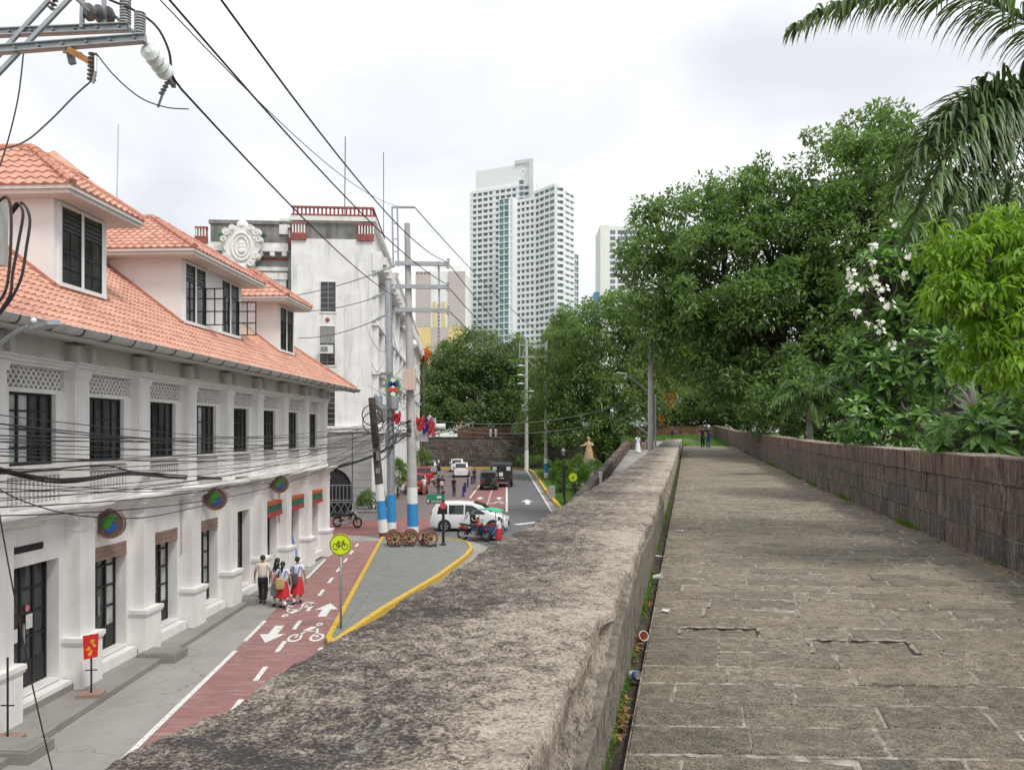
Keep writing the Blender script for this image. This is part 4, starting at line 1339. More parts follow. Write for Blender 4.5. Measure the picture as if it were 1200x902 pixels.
# red balustraded corner posts and crowning rail
def red_post(x0, x1, y, z0, z1):
    m = MB(); m.box(x0, x1, y - .12, y + .1, z0, z0 + .45); m.box(x0, x1, y - .1, y + .1, z1 - .12, z1); m.box(x0 + .02, x1 - .02, y + .01, y + .09, z0 + .45, z1 - .12)
    o = m.build('red_panel', MATS['old_red'], b2)
    m = MB(); k = x0 + .08
    while k < x1 - .05:
        m.box(k, k + .09, y - .09, y, z0 + .45, z1 - .12); k += .19
    m.build('balusters', MATS['old_white'], o)
red_post(-5.4, -4.4, -.02, 18.6, 19.75); red_post(-1.0, .1, -.02, 18.6, 19.75)
red_post(-12.0, -11.15, .9, 18.5, 19.6); red_post(-5.8, -5.42, .85, 18.5, 19.6)
m = MB(); m.box(-5.5, .25, -.15, LB, 19.9, 20.2); m.build('parapet_slab', MATS['old_white'], b2)
m = MB(); m.box(-5.4, .1, -.1, .05, 20.2, 20.35); m.box(-.05, .1, .05, 8, 20.2, 20.35); m.box(-5.4, .1, -.1, .05, 20.75, 20.88); m.box(-.05, .1, .05, 8, 20.75, 20.88)
ro2 = m.build('roof_rail', MATS['old_red'], b2)
m = MB(); k = -5.3
while k < 0: m.box(k, k + .12, -.06, 0.02, 20.35, 20.75); k += .27
k = .2
while k < 8: m.box(-.02, .06, k, k + .12, 20.35, 20.75); k += .3
m.build('rail_balusters', MATS['old_red'], ro2)
# window strip on the end wall
def opening(x0, x1, z0, z1, y=-.0, bars=3):
    m = MB(); m.box(x0 - .08, x1 + .08, y - .05, y, z0 - .1, z0); m.box(x0 - .06, x0, y - .05, y, z0, z1); m.box(x1, x1 + .06, y - .05, y, z0, z1); m.box(x0 - .06, x1 + .06, y - .05, y, z1, z1 + .07)
    o = m.build('window', MATS['old_white'], b2)
    m = MB(); m.box(x0, x1, y - .012, y - .004, z0, z1); m.build('pane', MATS['dark_glass'], o)
    m = MB(); zz = z0 + .2
    while zz < z1: m.box(x0, x1, y - .03, y - .014, zz, zz + .05); zz += .36
    m.box((x0 + x1) / 2 - .025, (x0 + x1) / 2 + .025, y - .034, y - .013, z0, z1)
    m.build('louvre', MATS['iron_grey'], o)
opening(-3.45, -2.45, 13.8, 15.8)
opening(-3.5, -2.5, 10.2, 12.8)
opening(-3.5, -2.5, 6.0, 9.4)
m = MB(); m.box(-3.52, -2.48, -.03, -.002, 11.7, 12.75); m.build('window_panel', MATS['old_grey'], b2)
m = MB(); m.box(-3.45, -2.6, -.5, 0, 10.95, 11.5); ac = m.build('air_conditioner', MATS['ac_white'], b2)
m = MB(); m.box(-3.38, -2.9, -.51, -.5, 11.05, 11.4); m.build('grille', MATS['iron_grey'], ac)
m = MB(); m.lathe([(.02, -.05), (.14, -.04), (.16, 0)], (-3.0, 0, 13.25), 10, 'y'); m.build('red_medallion', MATS['old_red'], b2)
# ground floor of the end wall: arched gateway with iron gate, block stone courses
m = MB()
for j in range(9):
    z0 = .9 + j * .52
    for (xa, xb) in ((-9.6, -6.3),):
        m.box(-1.28, -.05, -.22, 0, z0, z0 + .5)
m.box(-1.32, 0.02, -.28, -.001, 0, .88)
m.build('stone_courses', MATS['stone_grey_blocks'], b2)
m = MB(); cx, r0, zc = -2.75, 1.4, 1.9
arch = [(cx - 2.6, 0), (cx - r0, 0), (cx - r0, zc)] + [(cx - r0 * math.cos(math.pi * k / 12), zc + r0 * math.sin(math.pi * k / 12)) for k in range(1, 12)] + [(cx + r0, zc), (cx + r0, 0), (cx + 1.62, 0), (cx + 1.62, 5.7), (cx - 2.6, 5.7)]
for k in range(len(arch)): pass
# arch surround as strips
def strip_arch():
    pts = [(cx - r0, 0), (cx - r0, zc)] + [(cx - r0 * math.cos(math.pi * k / 12), zc + r0 * math.sin(math.pi * k / 12)) for k in range(1, 12)] + [(cx + r0, zc), (cx + r0, 0)]
    for k in range(2, len(pts) - 3):
        (xa, za), (xb, zb) = pts[k], pts[k + 1]
        m.add([(xa, -.2, za), (xb, -.2, zb), (xb, -.2, 5.7), (xa, -.2, 5.7), (xa, 0, za), (xb, 0, zb), (xb, 0, 5.7), (xa, 0, 5.7)], [(0, 1, 2, 3), (0, 4, 5, 1), (2, 6, 7, 3)])
    m.box(cx - 2.6, cx - r0, -.2, 0, 0, 5.7)
    m.add([(cx - r0, -.2, zc), (pts[2][0], -.2, pts[2][1]), (pts[2][0], -.2, 5.7), (cx - r0, -.2, 5.7)], [(0, 1, 2, 3)])
    m.add([(cx + r0, -.2, zc), (pts[-3][0], -.2, pts[-3][1]), (pts[-3][0], -.2, 5.7), (cx + r0, -.2, 5.7)], [(0, 1, 2, 3)])
strip_arch()
m.build('arch_surround', MATS['stone_grey_blocks'], b2)
m = MB(); m.box(cx - r0, cx + r0, -.04, -.015, 0, zc + r0); gt = m.build('gateway', MATS['dark_void'], b2)
m = MB()
for k in range(12): m.box(cx - 1.36 + k * .247 - .02, cx - 1.36 + k * .247 + .02, -.3, -.26, 1.0, 2.1)
for zz in (.95, 1.1, 2.1): m.box(cx - 1.4, cx + 1.4, -.31, -.25, zz, zz + .06)
for k in range(6):
    m.bar((cx - 1.38 + k * .46, -.28, .1), (cx - .92 + k * .46, -.28, .95), .04); m.bar((cx - .92 + k * .46, -.28, .1), (cx - 1.38 + k * .46, -.28, .95), .04)
m.build('iron_gate', MATS['iron_grey'], gt)
m = MB(); m.box(-5.5, .3, -.3, -.001, 5.7, 5.95); m.box(-5.5, .4, -.4, -.001, 5.95, 6.1); m.build('string_course', MATS['old_white'], b2)
# dark rain pipe and grey pilaster beside the wing
m = MB(); m.box(-5.75, -5.42, .7, 1.3, 0, 17.5); m.build('rain_channel', MATS['iron_grey'], b2)
# cornice and lower bands of the grey wing
m = MB()
for (z0, z1, d, mt) in ((18.0, 18.3, .5, 0), (18.3, 18.6, .35, 0), (16.75, 17.0, .15, 0)): m.box(-13, -5.8, 1.3 - d, 1.3 - .001, z0, z1)
for k in range(9): m.box(-12.6 + k * .8, -12.3 + k * .8, .82, 1.299, 17.7, 18.0)
m.build('cornice', MATS['old_white'], b2)
m = MB(); m.box(-13, -5.8, 1.22, 1.299, 17.5, 17.65); m.build('red_band', MATS['old_red'], b2)
m = MB(); m.box(-8.0, -5.85, .9, 1.299, 16.1, 16.55); m.box(-7.8, -5.95, 1.0, 1.298, 15.6, 16.1); m.box(-7.7, -6.0, 1.1, 1.297, 7, 15.6); m.build('pilaster', MATS['old_white'], b2)
# ornate cartouche
cr = MB(); q = Vector((0, 0, 0))
def oval(a, b, dy, th, k=28, wob=0.0, wn=7):
    cr.plate([(a * (1 + wob * math.cos(wn * t)) * math.cos(t), b * (1 + wob * math.cos(wn * t + 1)) * math.sin(t)) for t in [2 * math.pi * i / k for i in range(k)]], (q.x, q.y + dy, q.z), (1, 0, 0), (0, 0, 1), th)
oval(1.42, 1.9, .1, .35, 56, .09, 8)
oval(1.05, 1.5, -.06, .2, 32, .03, 6)
def torus(a, b, cx_, cz_, r, y):
    pts = [(q.x + cx_ + a * math.cos(2 * math.pi * i / 20), q.y + y - .2, q.z + cz_ + b * math.sin(2 * math.pi * i / 20)) for i in range(21)]
    cr.tube(pts, r, 6, cap=False)
torus(.82, 1.25, 0, -.05, .1, -.1); torus(.55, .9, 0, -.05, .07, -.12)
for sx in (-1, 1):
    for (dx, dz, rr) in ((1.25, 1.25, .38), (1.45, .6, .3), (1.2, -.9, .32), (.8, -1.6, .3), (.75, 1.65, .3)):
        cr.lathe([(.02, -.3), (rr * .6, -.26), (rr, -.1), (rr, .15)], (q.x + sx * dx, q.y, q.z + dz), 12, 'y'); torus(rr * .7, rr * .7, sx * dx, dz, .07, -.26)
cr.lathe([(.02, -.32), (.3, -.26), (.5, -.05), (.5, .2)], (q.x, q.y, q.z + 1.95), 14, 'y'); cr.lathe([(.02, -.32), (.3, -.26), (.5, -.05), (.5, .2)], (q.x, q.y, q.z - 1.85), 14, 'y')
for (zz, rr) in ((.25, .2), (-.05, .26), (-.4, .3)): cr.lathe([(.02, -.2), (rr * .7, -.17), (rr, -.05), (rr, .05)], (q.x, q.y - .26, q.z + zz), 10, 'y')
plain('relief_white', (0.76, 0.75, 0.74), 0.8, 0.06, 3); cart = cr.build('cartouche', MATS['relief_white'], b2, smooth=True); cart.location = (-8.75, .55, 18.2); cart.scale = (.8, .8, .74)
for sx in (-1, 1):
    for dz in (.85, -1.35):
        lf = MB()
        for k in range(5):
            a = R(20 + k * 32) if dz > 0 else R(-160 + k * 30)
            tip = Vector((q.x + sx * (1.75 if dz > 0 else 1.2) + sx * .45 * math.cos(a), q.y - .1, q.z + dz + .5 * math.sin(a)))
            bs = Vector((q.x + sx * (1.6 if dz > 0 else 1.05), q.y - .05, q.z + dz))
            d = (tip - bs).normalized(); sd = d.cross(Vector((0, 1, 0))) * .1
            mid = bs.lerp(tip, .5); lf.add([bs, mid + sd + Vector((0, -.06, 0)), tip, mid - sd], [(0, 1, 2, 3)])
        lf.build('leaf_relief', MATS['green_leaf_relief'], cart)
# street front: storeys of windows, pilasters, air conditioners
pil = MB(); pil.box(.001, .35, -.4, .4, 0, 17.0); po_ = pil.build('street_pilaster', MATS['old_white'], b2)
yb = [2.5 + 4.9 * k for k in range(12)]
po_.location = (0, .5, 0)
for y in yb: copy_part(po_, b2, (0, y + 2.45, 0))
def swin(h):
    m = MB(); m.box(0.001, .12, -1.1, 1.1, -.15, 0); m.box(0.001, .1, -1.1, -1.0, 0, h); m.box(0.001, .1, 1.0, 1.1, 0, h); m.box(0.001, .12, -1.1, 1.1, h, h + .12)
    o = m.build('street_window', MATS['old_white'], b2)
    g = MB(); g.box(.002, .02, -1, 1, 0, h); g.build('pane', MATS['dark_glass'], o)
    g = MB()
    for k in range(1, 4): g.box(.02, .05, -1 + k * .5 - .03, -1 + k * .5 + .03, 0, h)
    g.box(.02, .05, -1, 1, h * .6, h * .6 + .06); g.build('mullion', MATS['iron_grey'], o)
    return o
sw = swin(2.1); first = True
rr = random.Random(4)
acs = MB(); acs.box(.05, .75, -.45, .45, 0, .6); aco = acs.build('air_conditioner', MATS['ac_white'], b2); acf = True
for j, z in enumerate((1.6, 6.9, 10.3, 13.6)):
    for y in yb:
        loc = (0, y, z)
        if first: sw.location = loc; first = False
        else: copy_part(sw, b2, loc)
        if j and rr.random() < .4:
            l2 = (0, y + rr.choice((-.5, .5)), z - .25)
            if acf: aco.location = l2; acf = False
            else: copy_part(aco, b2, l2)
m = MB()
for (z0, z1, d) in ((5.6, 6.0, .5), (9.6, 9.9, .4), (12.9, 13.2, .4), (16.6, 17.0, .7), (17.0, 17.5, .95), (17.5, 17.9, .6)): m.box(.001, d, -.1, LB, z0, z1)
m.build('street_cornice', MATS['old_white'], b2)
m = MB(); m.box(.7, 1.1, 0, .4, 16.55, 17.1); o_ = m.build('dentil', MATS['old_white'], b2); o_.location = (0, .2, 0)
for k in range(1, 28): copy_part(o_, b2, (0, .2 + k * 2.1, 0))
for k, y in enumerate((8.2, 22, 36)):
    m = MB(); m.lathe([(.1, 0), (.35, .15), (.5, .5), (.35, .9), (.12, 1.1)], (.7, y, 17.6 if k == 0 else 15.2), 10); m.build('cornice_urn', MATS['old_white'], b2, smooth=True)
m = MB(); m.tube([(-2.0, 1, 20.2), (-1.95, 1, 26)], .04, 5); m.build('antenna_mast', MATS['iron_grey'], b2)
m = MB(); m.tube([(0, 8, 20.2), (0, 8, 27.5)], .04, 5); m.build('antenna_mast', MATS['iron_grey'], b2)
m = MB(); m.box(-6.4, -5.7, .9, 1.8, 19.2, 20.3); m.build('roof_tank', MATS['old_white'], b2)
# low rusted canopy over the side street wall
plain('rust_sheet', (0.25, 0.20, 0.17), 0.85, 0.3, 2, dirt=0.6)

# ---------------------------------------------------------------- distant towers
plain('tower_white', (0.78, 0.79, 0.80), 0.8, 0.03, 0.1)
plain('tower_shade', (0.58, 0.60, 0.63), 0.8, 0.03, 0.1)
glass('tower_glass', (0.135, 0.165, 0.215), 0.25, 0.35, 0.25)
glass('tower_teal', (0.13, 0.25, 0.28), 0.18, 0.3, 0.12)
def grid_block(name, parent, p0, p1, depth, z0, z1, fh, ncol, gmat='tower_glass', pier=.9, slabh=1.4, wide=None, smat='tower_white', side=None):
    """block with a visible front p0->p1 (plan points) and its right-hand side; windows are the gaps left between slabs and piers"""
    p0, p1 = Vector((*p0, 0)), Vector((*p1, 0))
    u = (p1 - p0); L = u.length; u.normalize(); nrm = Vector((u.y, -u.x, 0))   # faces the viewer
    b = p1 - nrm * depth; a = p0 - nrm * depth
    m = MB(); m.prism([(p.x, p.y) for p in (p0, p1, b, a)], z0, z1); core = m.build(name, MATS[gmat], parent)
    s = MB(); nf = int(round((z1 - z0) / fh)); Z = Vector((0, 0, 1))
    for k in range(nf + 1):
        zc = z0 + k * (z1 - z0) / nf
        s.obox(p0 + u * (L / 2) + nrm * .35 + Z * zc, u * (L / 2 + .3), nrm * .38, Z * (slabh / 2))
        s.obox(p1 - nrm * (depth / 2) + u * .35 + Z * zc, u * .38, nrm * (depth / 2 - .1), Z * (slabh / 2))
    s.build('floor_bands', MATS[smat], core)
    s = MB()
    for i in range(ncol + 1):
        wdt = pier * (2.2 if wide and i in wide else 1)
        c = p0 + u * (L * i / ncol) + nrm * .3
        s.obox(c + Z * ((z0 + z1) / 2), u * (wdt / 2), nrm * .31, Z * ((z1 - z0) / 2))
    nd = max(1, int(depth / (L / ncol)))
    for i in range(nd + 1):
        c = p1 - nrm * (depth * i / nd) + u * .3
        s.obox(c + Z * ((z0 + z1) / 2), u * .31, nrm * (pier / 2), Z * ((z1 - z0) / 2))
    s.build('piers', MATS[smat], core)
    return core
YT = 400.0
def tp(px, Y=YT): return (px - 600) / F * Y
def tz(py, Y=YT): return CAMZ - (py - 506) / F * Y
tw = thing('condominium_tower', 'tall white high rise apartment tower standing alone beyond the trees', 'building', (tp(612), YT, 0))
def L2(px, Y): return (tp(px, Y) - tp(612), Y - YT)
FH = 3.14
grid_block('tower_wing', tw, L2(553, 418), L2(628, 402), 24, -2, tz(214), FH, 11, wide=(0, 4, 8, 11))
grid_block('tower_wing', tw, L2(600.5, 392), L2(627, 385), 14, -2, tz(243), FH, 5)
grid_block('tower_wing', tw, L2(627, 386.2), L2(651, 374), 5, -2, tz(236), FH, 4, pier=.7)
grid_block('tower_teal_bay', tw, L2(585.5, 389), L2(597, 386), 6, -2, tz(242), FH, 2, 'tower_teal', .35, .5)
grid_block('tower_corner_bay', tw, L2(651.5, 374), L2(671.5, 388), 3, -2, tz(236.5), FH, 4, 'tower_teal', .6, 1.9)
grid_block('tower_low_bay', tw, L2(671, 392), L2(677, 396), 3, -2, tz(301), FH, 2, 'tower_teal', .3, .5)
m = MB()
def tblock(pxa, Ya, pxb, Yb, d, za, zb):
    p0, p1 = Vector((*L2(pxa, Ya), 0)), Vector((*L2(pxb, Yb), 0)); u = (p1 - p0).normalized(); nr_ = Vector((u.y, -u.x, 0))
    m.prism([(p.x, p.y) for p in (p0, p1, p1 - nr_ * d, p0 - nr_ * d)], za, zb)
tblock(557.5, 417, 626, 402.5, 22, tz(214), tz(188))
m.build('crown', MATS['tower_white'], tw)
m = MB(); tblock(603, 406.5, 625, 402.2, 20, tz(188), tz(183.5)); tblock(610, 408, 620, 406, 8, tz(183.5), tz(181)); m.build('machine_room', MATS['tower_shade'], tw)
m = MB(); tblock(597, 386.8, 601, 385.8, 9, -2, tz(241)); m.build('shaft', MATS['tower_white'], tw)
m = MB(); tblock(625, 399.5, 649, 411, 3, tz(240), tz(186)); m.build('crown_side', MATS['tower_white'], tw)
m = MB()
for k in range(6): tblock(608.5 + 0 * k, 399.4, 613, 398.6, 1, tz(216 + k * 6.8), tz(212 + k * 6.8))
m.build('crown_windows', MATS['tower_teal'], tw)
m = MB()
for (px, py) in ((615, 193), (618, 193), (612, 199), (624, 202)): tblock(px, 401.8, px + 1.2, 401.5, .5, tz(py + 1), tz(py))
m.build('crown_openings', MATS['iron_grey'], tw)

# mauve and yellow striped block
plain('mauve', (0.50, 0.44, 0.43), 0.85, 0.04, 0.2); plain('panel_yellow', (0.70, 0.54, 0.27), 0.85, 0.05, 0.3); plain('panel_white', (0.74, 0.74, 0.73), 0.85, 0.04, 0.3); plain('mauve_dark', (0.26, 0.22, 0.23), 0.85, 0.05, 0.3)  # mauve and yellow are paled, carrying the distance haze in their colour
YB = 300.0
bb = thing('striped_block', 'mauve and yellow panelled high rise block behind the dark trees', 'building', (tp(518, YB), YB, 0))
def bq(pxa, pxb, pya, pyb, y, mat, name, d=.4):
    m = MB(); m.box(tp(pxa, YB) - tp(518, YB), tp(pxb, YB) - tp(518, YB), y - d, y, tz(pyb, YB), tz(pya, YB)); return m.build(name, MATS[mat], bb)
m = MB(); m.box(tp(487, YB) - tp(518, YB), tp(546, YB) - tp(518, YB), 0, 22, -2, tz(318, YB)); m.box(tp(546, YB) - tp(518, YB), tp(549, YB) - tp(518, YB), 1.2, 20, -2, tz(322, YB)); m.build('wall', MATS['panel_white'], bb)
bq(487, 505, 322, 383, -.002, 'mauve', 'panel'); bq(525.5, 545, 318, 383, -.002, 'mauve', 'panel')
bq(487, 505, 383.2, 500, -.002, 'panel_yellow', 'panel'); bq(525.5, 546, 383.2, 500, -.002, 'panel_yellow', 'panel')
bq(505.2, 525.3, 383.2, 500, -.003, 'mauve', 'panel')
bq(508, 511, 353, 383, -.002, 'panel_yellow', 'panel'); bq(518.5, 522, 353, 383, -.002, 'panel_yellow', 'panel')
for k in range(13): bq(513.2, 515.6, 356 + k * 4.6, 359 + k * 4.6, -.41, 'mauve_dark', 'window', .1)
for k in range(4): bq(487.5 + k * 4.4, 491 + k * 4.4, 318.5, 321.5, -.002, 'mauve_dark', 'window', .2)
bq(508, 540, 311, 318, 8, 'panel_white', 'roof_house', 7)
# pale block right of the tower, behind the big tree
YW = 340.0
wb2 = thing('pale_block', 'pale high rise block peeking out behind the large tree', 'building', (tp(722, YW), YW, 0))
x_ = lambda px: tp(px, YW) - tp(722, YW)
m = MB(); m.box(x_(703), x_(714), -2, 18, -2, tz(265, YW)); m.box(x_(714), x_(752), 0, 18, -2, tz(265, YW)); m.build('wall', MATS['panel_white'], wb2)
for xa, xb in ((715, 721), (724, 748)):
    for k in range(16):
        m = MB(); m.box(x_(xa), x_(xb), -.1, -.002, tz(270 + k * 7.2 + 4.2, YW), tz(270 + k * 7.2, YW)); m.build('window', MATS['tower_glass'], wb2)
m = MB(); m.box(x_(697), x_(703), 2, 8, -2, tz(341, YW)); m.build('blue_annex', plain('annex_blue', (0.2, 0.36, 0.55), 0.7, 0.05, 0.3), wb2)
# ---------------------------------------------------------------- utility poles, fittings and wires
plain('galvanised', (0.36, 0.385, 0.41), 0.45, 0.15, 6, metal=0.55)
plain('pole_concrete', (0.42, 0.41, 0.39), 0.85, 0.12, 2, dirt=0.3)
plain('pole_wood', (0.075, 0.06, 0.052), 0.9, 0.3, 5, 0.01, 20)
plain('insulator_grey', (0.42, 0.45, 0.45), 0.35, 0.1, 8); plain('insulator_white', (0.66, 0.70, 0.70), 0.25, 0.06, 8)
plain('insulator_brown', (0.13, 0.12, 0.12), 0.3, 0.1, 8); plain('cable_black', (0.02, 0.02, 0.022), 0.6, 0.2, 8); plain('wire_grey', (0.09, 0.095, 0.1), 0.55, 0.2, 8)
plain('rust_orange', (0.42, 0.20, 0.06), 0.7, 0.3, 8); plain('band_white', (0.72, 0.73, 0.72), 0.6, 0.08, 4, dirt=0.15); plain('band_blue', (0.03, 0.25, 0.55), 0.6, 0.1, 4, dirt=0.1); plain('band_maroon', (0.13, 0.04, 0.035), 0.7, 0.2, 4)
plain('box_beige', (0.58, 0.47, 0.40), 0.6, 0.08, 3, dirt=0.25)
def insul(mb, a, b, n, r, k=12):
    """string of discs from a to b"""
    a, b = Vector(a), Vector(b); d = (b - a) / n
    for i in range(n):
        c = a + d * i
        mb.tube([c, c + d * .15, c + d * .3, c + d * .55, c + d * .62, c + d], [r * .35, r * .6, r, r * .95, r * .35, r * .3], k)
# near pole (just outside the frame) with double crossarms
NP = Vector((-8.62, 12.3, 0.13))
t = thing('utility_pole', 'near utility pole with double galvanised crossarms and insulators, at the left edge', 'pole', NP)
m = MB(); m.tube([(0, 0, 0), (0, 0, 13.6)], [.17, .12], 14); m.build('shaft', MATS['pole_concrete'], t, smooth=True)
def loc(px, py, Y): return P(px, py, Y) - NP
for (pa, pb) in (((-60, 42, 12.2), (152, 33, 12.0)), ((-60, 64, 11.6), (171, 46, 11.4))):
    m = MB(); a, b = loc(*pa), loc(*pb)
    m.bar(a, b, .07, .12); m.bar(a + Vector((0, -.05, .05)), b + Vector((0, -.05, .05)), .06, .015); m.bar(a + Vector((0, -.05, -.05)), b + Vector((0, -.05, -.05)), .06, .015)
    arm = m.build('crossarm', MATS['galvanised'], t)
    bt = MB()
    for k in range(6): q = a.lerp(b, .35 + k * .12); bt.lathe([(.02, -.03), (.02, .0)], (q.x, q.y - .05, q.z), 8, 'y')
    bt.build('bolts', MATS['iron_grey'], arm)
for (pa, pb) in (((-20, 85, 12.0), (58, 0, 12.1)), ((-10, 95, 11.5), (85, -5, 11.6)), ((96, 33, 12), (97, -15, 12.0)), ((122, 30, 12.1), (122, -12, 12.1))):
    m = MB(); m.bar(loc(*pa), loc(*pb), .055, .055); m.build('brace', MATS['galvanised'], t)
for (pa, pb, n, r, mt, nm) in (((100, 14, 11.9), (134, 19, 12.3), 3, .135, 'insulator_brown', 'strain_insulator'), ((174, 58, 11.4), (196, 88, 12.1), 4, .14, 'insulator_white', 'strain_insulator'),
                               ((147, 28, 12.0), (147, -2, 12.0), 9, .088, 'insulator_grey', 'post_insulator'), ((164, 43, 11.4), (164, 14, 11.4), 9, .085, 'insulator_grey', 'post_insulator'),
                               ((60, 12, 12.1), (66, -8, 12.1), 4, .06, 'insulator_brown', 'post_insulator')):
    m = MB(); insul(m, loc(*pa), loc(*pb), n, r); o = m.build(nm, MATS[mt], t, smooth=True)
m = MB(); m.bar(loc(86, -4, 11.8), loc(105, 14, 11.9), .05, .03); m.bar(loc(136, 20, 12.3), loc(150, 33, 12.0), .05, .04); m.bar(loc(168, 46, 11.4), loc(176, 60, 11.45), .04); m.bar(loc(150, 33, 12.0), loc(168, 46, 11.4), .05, .05)
m.build('link', MATS['iron_grey'], t)
# cut-out fuse on an orange bracket
m = MB(); m.bar(loc(80, 58, 11.4), loc(108, 74, 11.3), .05, .09); m.build('fuse_bracket', MATS['rust_orange'], t)
m = MB(); m.bar(loc(79, 48, 11.5), loc(85, 75, 11.5), .07, .09); m.bar(loc(74, 61, 11.4), loc(96, 63, 11.4), .03); m.build('bracket_clamp', MATS['iron_grey'], t)
m = MB(); insul(m, loc(109, 62, 11.3), loc(107, 96, 11.3), 7, .065); o = m.build('cutout_fuse', MATS['insulator_brown'], t, smooth=True)
m = MB(); m.tube([loc(112, 66, 11.25), loc(112, 84, 11.2), loc(109, 98, 11.25)], .02, 6); m.build('fuse_tube', MATS['gutter_metal'], o)
# clamp below the white string
m = MB(); m.bar(loc(196, 88, 12.1), loc(204, 100, 12.4), .06, .1); m.tube([loc(197, 96, 12.2), loc(190, 112, 12.2), loc(185, 126, 12.2)], .018, 6)
for k in range(4): m.lathe([(.03, 0), (.05, .02), (.03, .04)], loc(196 - k * 2.2, 99 + k * 4, 12.2), 8)
m.build('dead_end_clamp', MATS['iron_grey'], t)
# drop wires of the fuse
def wire(name, pts, r, mat, lab, group=None, k=5):
    m = MB(); m.tube(pts, r, k); o = m.build(name, MATS[mat], None, smooth=True)
    return tag(o, lab, 'wire', group)
def spl(pl, n=8):
    """Catmull-Rom through points"""
    P_ = [Vector(p) for p in pl]; out = []
    P_ = [P_[0] * 2 - P_[1]] + P_ + [P_[-1] * 2 - P_[-2]]
    for i in range(1, len(P_) - 2):
        a, b, c, d = P_[i - 1:i + 3]
        for j in range(n):
            u = j / n
            out.append(.5 * ((2 * b) + (c - a) * u + (2 * a - 5 * b + 4 * c - d) * u * u + (3 * b - a - 3 * c + d) * u ** 3))
    return out + [P_[-2]]
wire('jumper_wire', spl([P(106, 96, 11.3), P(88, 112, 11.4), P(55, 145, 11.6), P(25, 168, 11.9), P(-20, 180, 12.2)]), .013, 'wire_grey', 'slack grey wire curling from the fuse over the dormer roof')
wire('jumper_wire', spl([P(112, 62, 11.3), P(135, 90, 11.5), P(165, 115, 11.8), P(195, 126, 12.1), P(221, 128, 12.5)]), .011, 'wire_grey', 'thin slack wire drooping from the fuse towards the white insulators')
wire('jumper_wire', spl([P(128, 0, 12), P(160, 14, 11.9), P(184, 32, 11.9), P(198, 60, 12), P(202, 88, 12.2), P(212, 104, 12.5)]), .02, 'cable_black', 'black jumper loop hanging past the white insulator string')
wire('jumper_wire', spl([P(28, 58, 11.9), P(22, 110, 12.0), P(12, 155, 12.1), P(0, 195, 12.2)]), .012, 'wire_grey', 'thin drop wire hanging from the crossarm at the left edge')
# lamp arm and head
lm = thing('street_lamp', 'grey street lamp head on a curved arm at the left edge', 'lamp', NP + Vector((0, 0, 0)))
m = MB(); m.tube([q - NP for q in spl([NP + Vector((.12, 0, 6.55)), P(0, 404, 12.1), P(16, 391, 11.9), P(32, 383, 11.8)])], .032, 8); m.build('arm', MATS['galvanised'], lm, smooth=True)
a, b = P(30, 384, 11.8) - NP, P(80, 372, 11.5) - NP
d = (b - a).normalized(); sd = d.cross(Vector((0, 0, 1))).normalized(); upv = sd.cross(d)
m = MB(); m.plate([(0, -.04), (.2, -.09), (.58, -.10), (.67, -.05), (.67, .05), (.58, .10), (.2, .09), (0, .04)], a, d, sd, .07); hd = m.build('lamp_head', MATS['galvanised'], lm)
m = MB(); m.plate([(.22, -.07), (.6, -.07), (.6, .07), (.22, .07)], a - upv * .008, d, sd, .006); m.build('lens', MATS['pale_glass'], hd)
m = MB(); m.lathe([(.03, 0), (.045, .03), (.03, .07)], a + d * .18 + upv * .05, 8); m.build('photocell', MATS['insulator_white'], hd)
# meter box and looping cables on the pole
bx = MB(); q0, q1 = P(-22, 238, 12.0), P(7, 312, 12.0)
bx.box(q0.x, q1.x, 11.75, 12.05, q1.z, q0.z)
o = bx.build('meter_box', MATS['gutter_metal']); tag(o, 'grey meter box strapped to the near pole beside looping cables', 'box')
for k, pl in enumerate(([(-6, 240), (8, 231), (13, 250), (12, 300), (8, 335), (0, 352), (-12, 362)], [(12, 250), (20, 238), (27, 250), (22, 282), (15, 320), (12, 345), (0, 365)], [(14, 250), (26, 238), (35, 256), (31, 290), (25, 325), (13, 350), (-4, 372)])):
    wire('looped_cable', spl([P(x, y, 11.8 + .05 * k) for x, y in pl]), .022, 'cable_black', ('innermost', 'middle', 'outermost')[k] + ' thick black cable looping out of the meter box at the left edge', 'looped cables at the meter box')

# far pole cluster on the island
def banded(t, Y, x0, zs, rx, lean=(0, 0)):
    for (z0, z1, mt) in zs:
        m = MB(); f = lambda z: (lean[0] * z, lean[1] * z, z)
        m.tube([f(z0), f(z1)], [rx(z0) + .012, rx(z1) + .012], 14); m.build('painted_band', MATS[mt], t, smooth=True)
A = G(484, 627); 
pc = thing('utility_pole', 'tall concrete pole with crossarms and painted blue and white base', 'pole', A)
lean = (-0.019, 0)
H3 = P(463, 262, A.y).z
rx = lambda z: .30 - .0085 * z
m = MB(); m.tube([(lean[0] * z, 0, z) for z in (0, 6, 12, H3)], [rx(0), rx(6), rx(12), rx(H3)], 16); m.build('shaft', MATS['pole_concrete'], pc, smooth=True)
banded(pc, 0, 0, ((0.02, .5, 'band_white'), (.5, 1.75, 'band_blue'), (1.75, 2.65, 'band_white')), rx, lean)
def lp3(px, py, dy=0): return P(px, py, A.y + dy) - A
m = MB()
for sx in (461, 467): m.bar(lp3(sx, 312), lp3(sx - 1.5, 243), .09)
m.bar(lp3(459, 243), lp3(486, 243), .1)
for yy in (262, 280, 295): m.bar(lp3(460, yy), lp3(467, yy), .05)
m.build('pole_top_frame', MATS['galvanised'], pc)
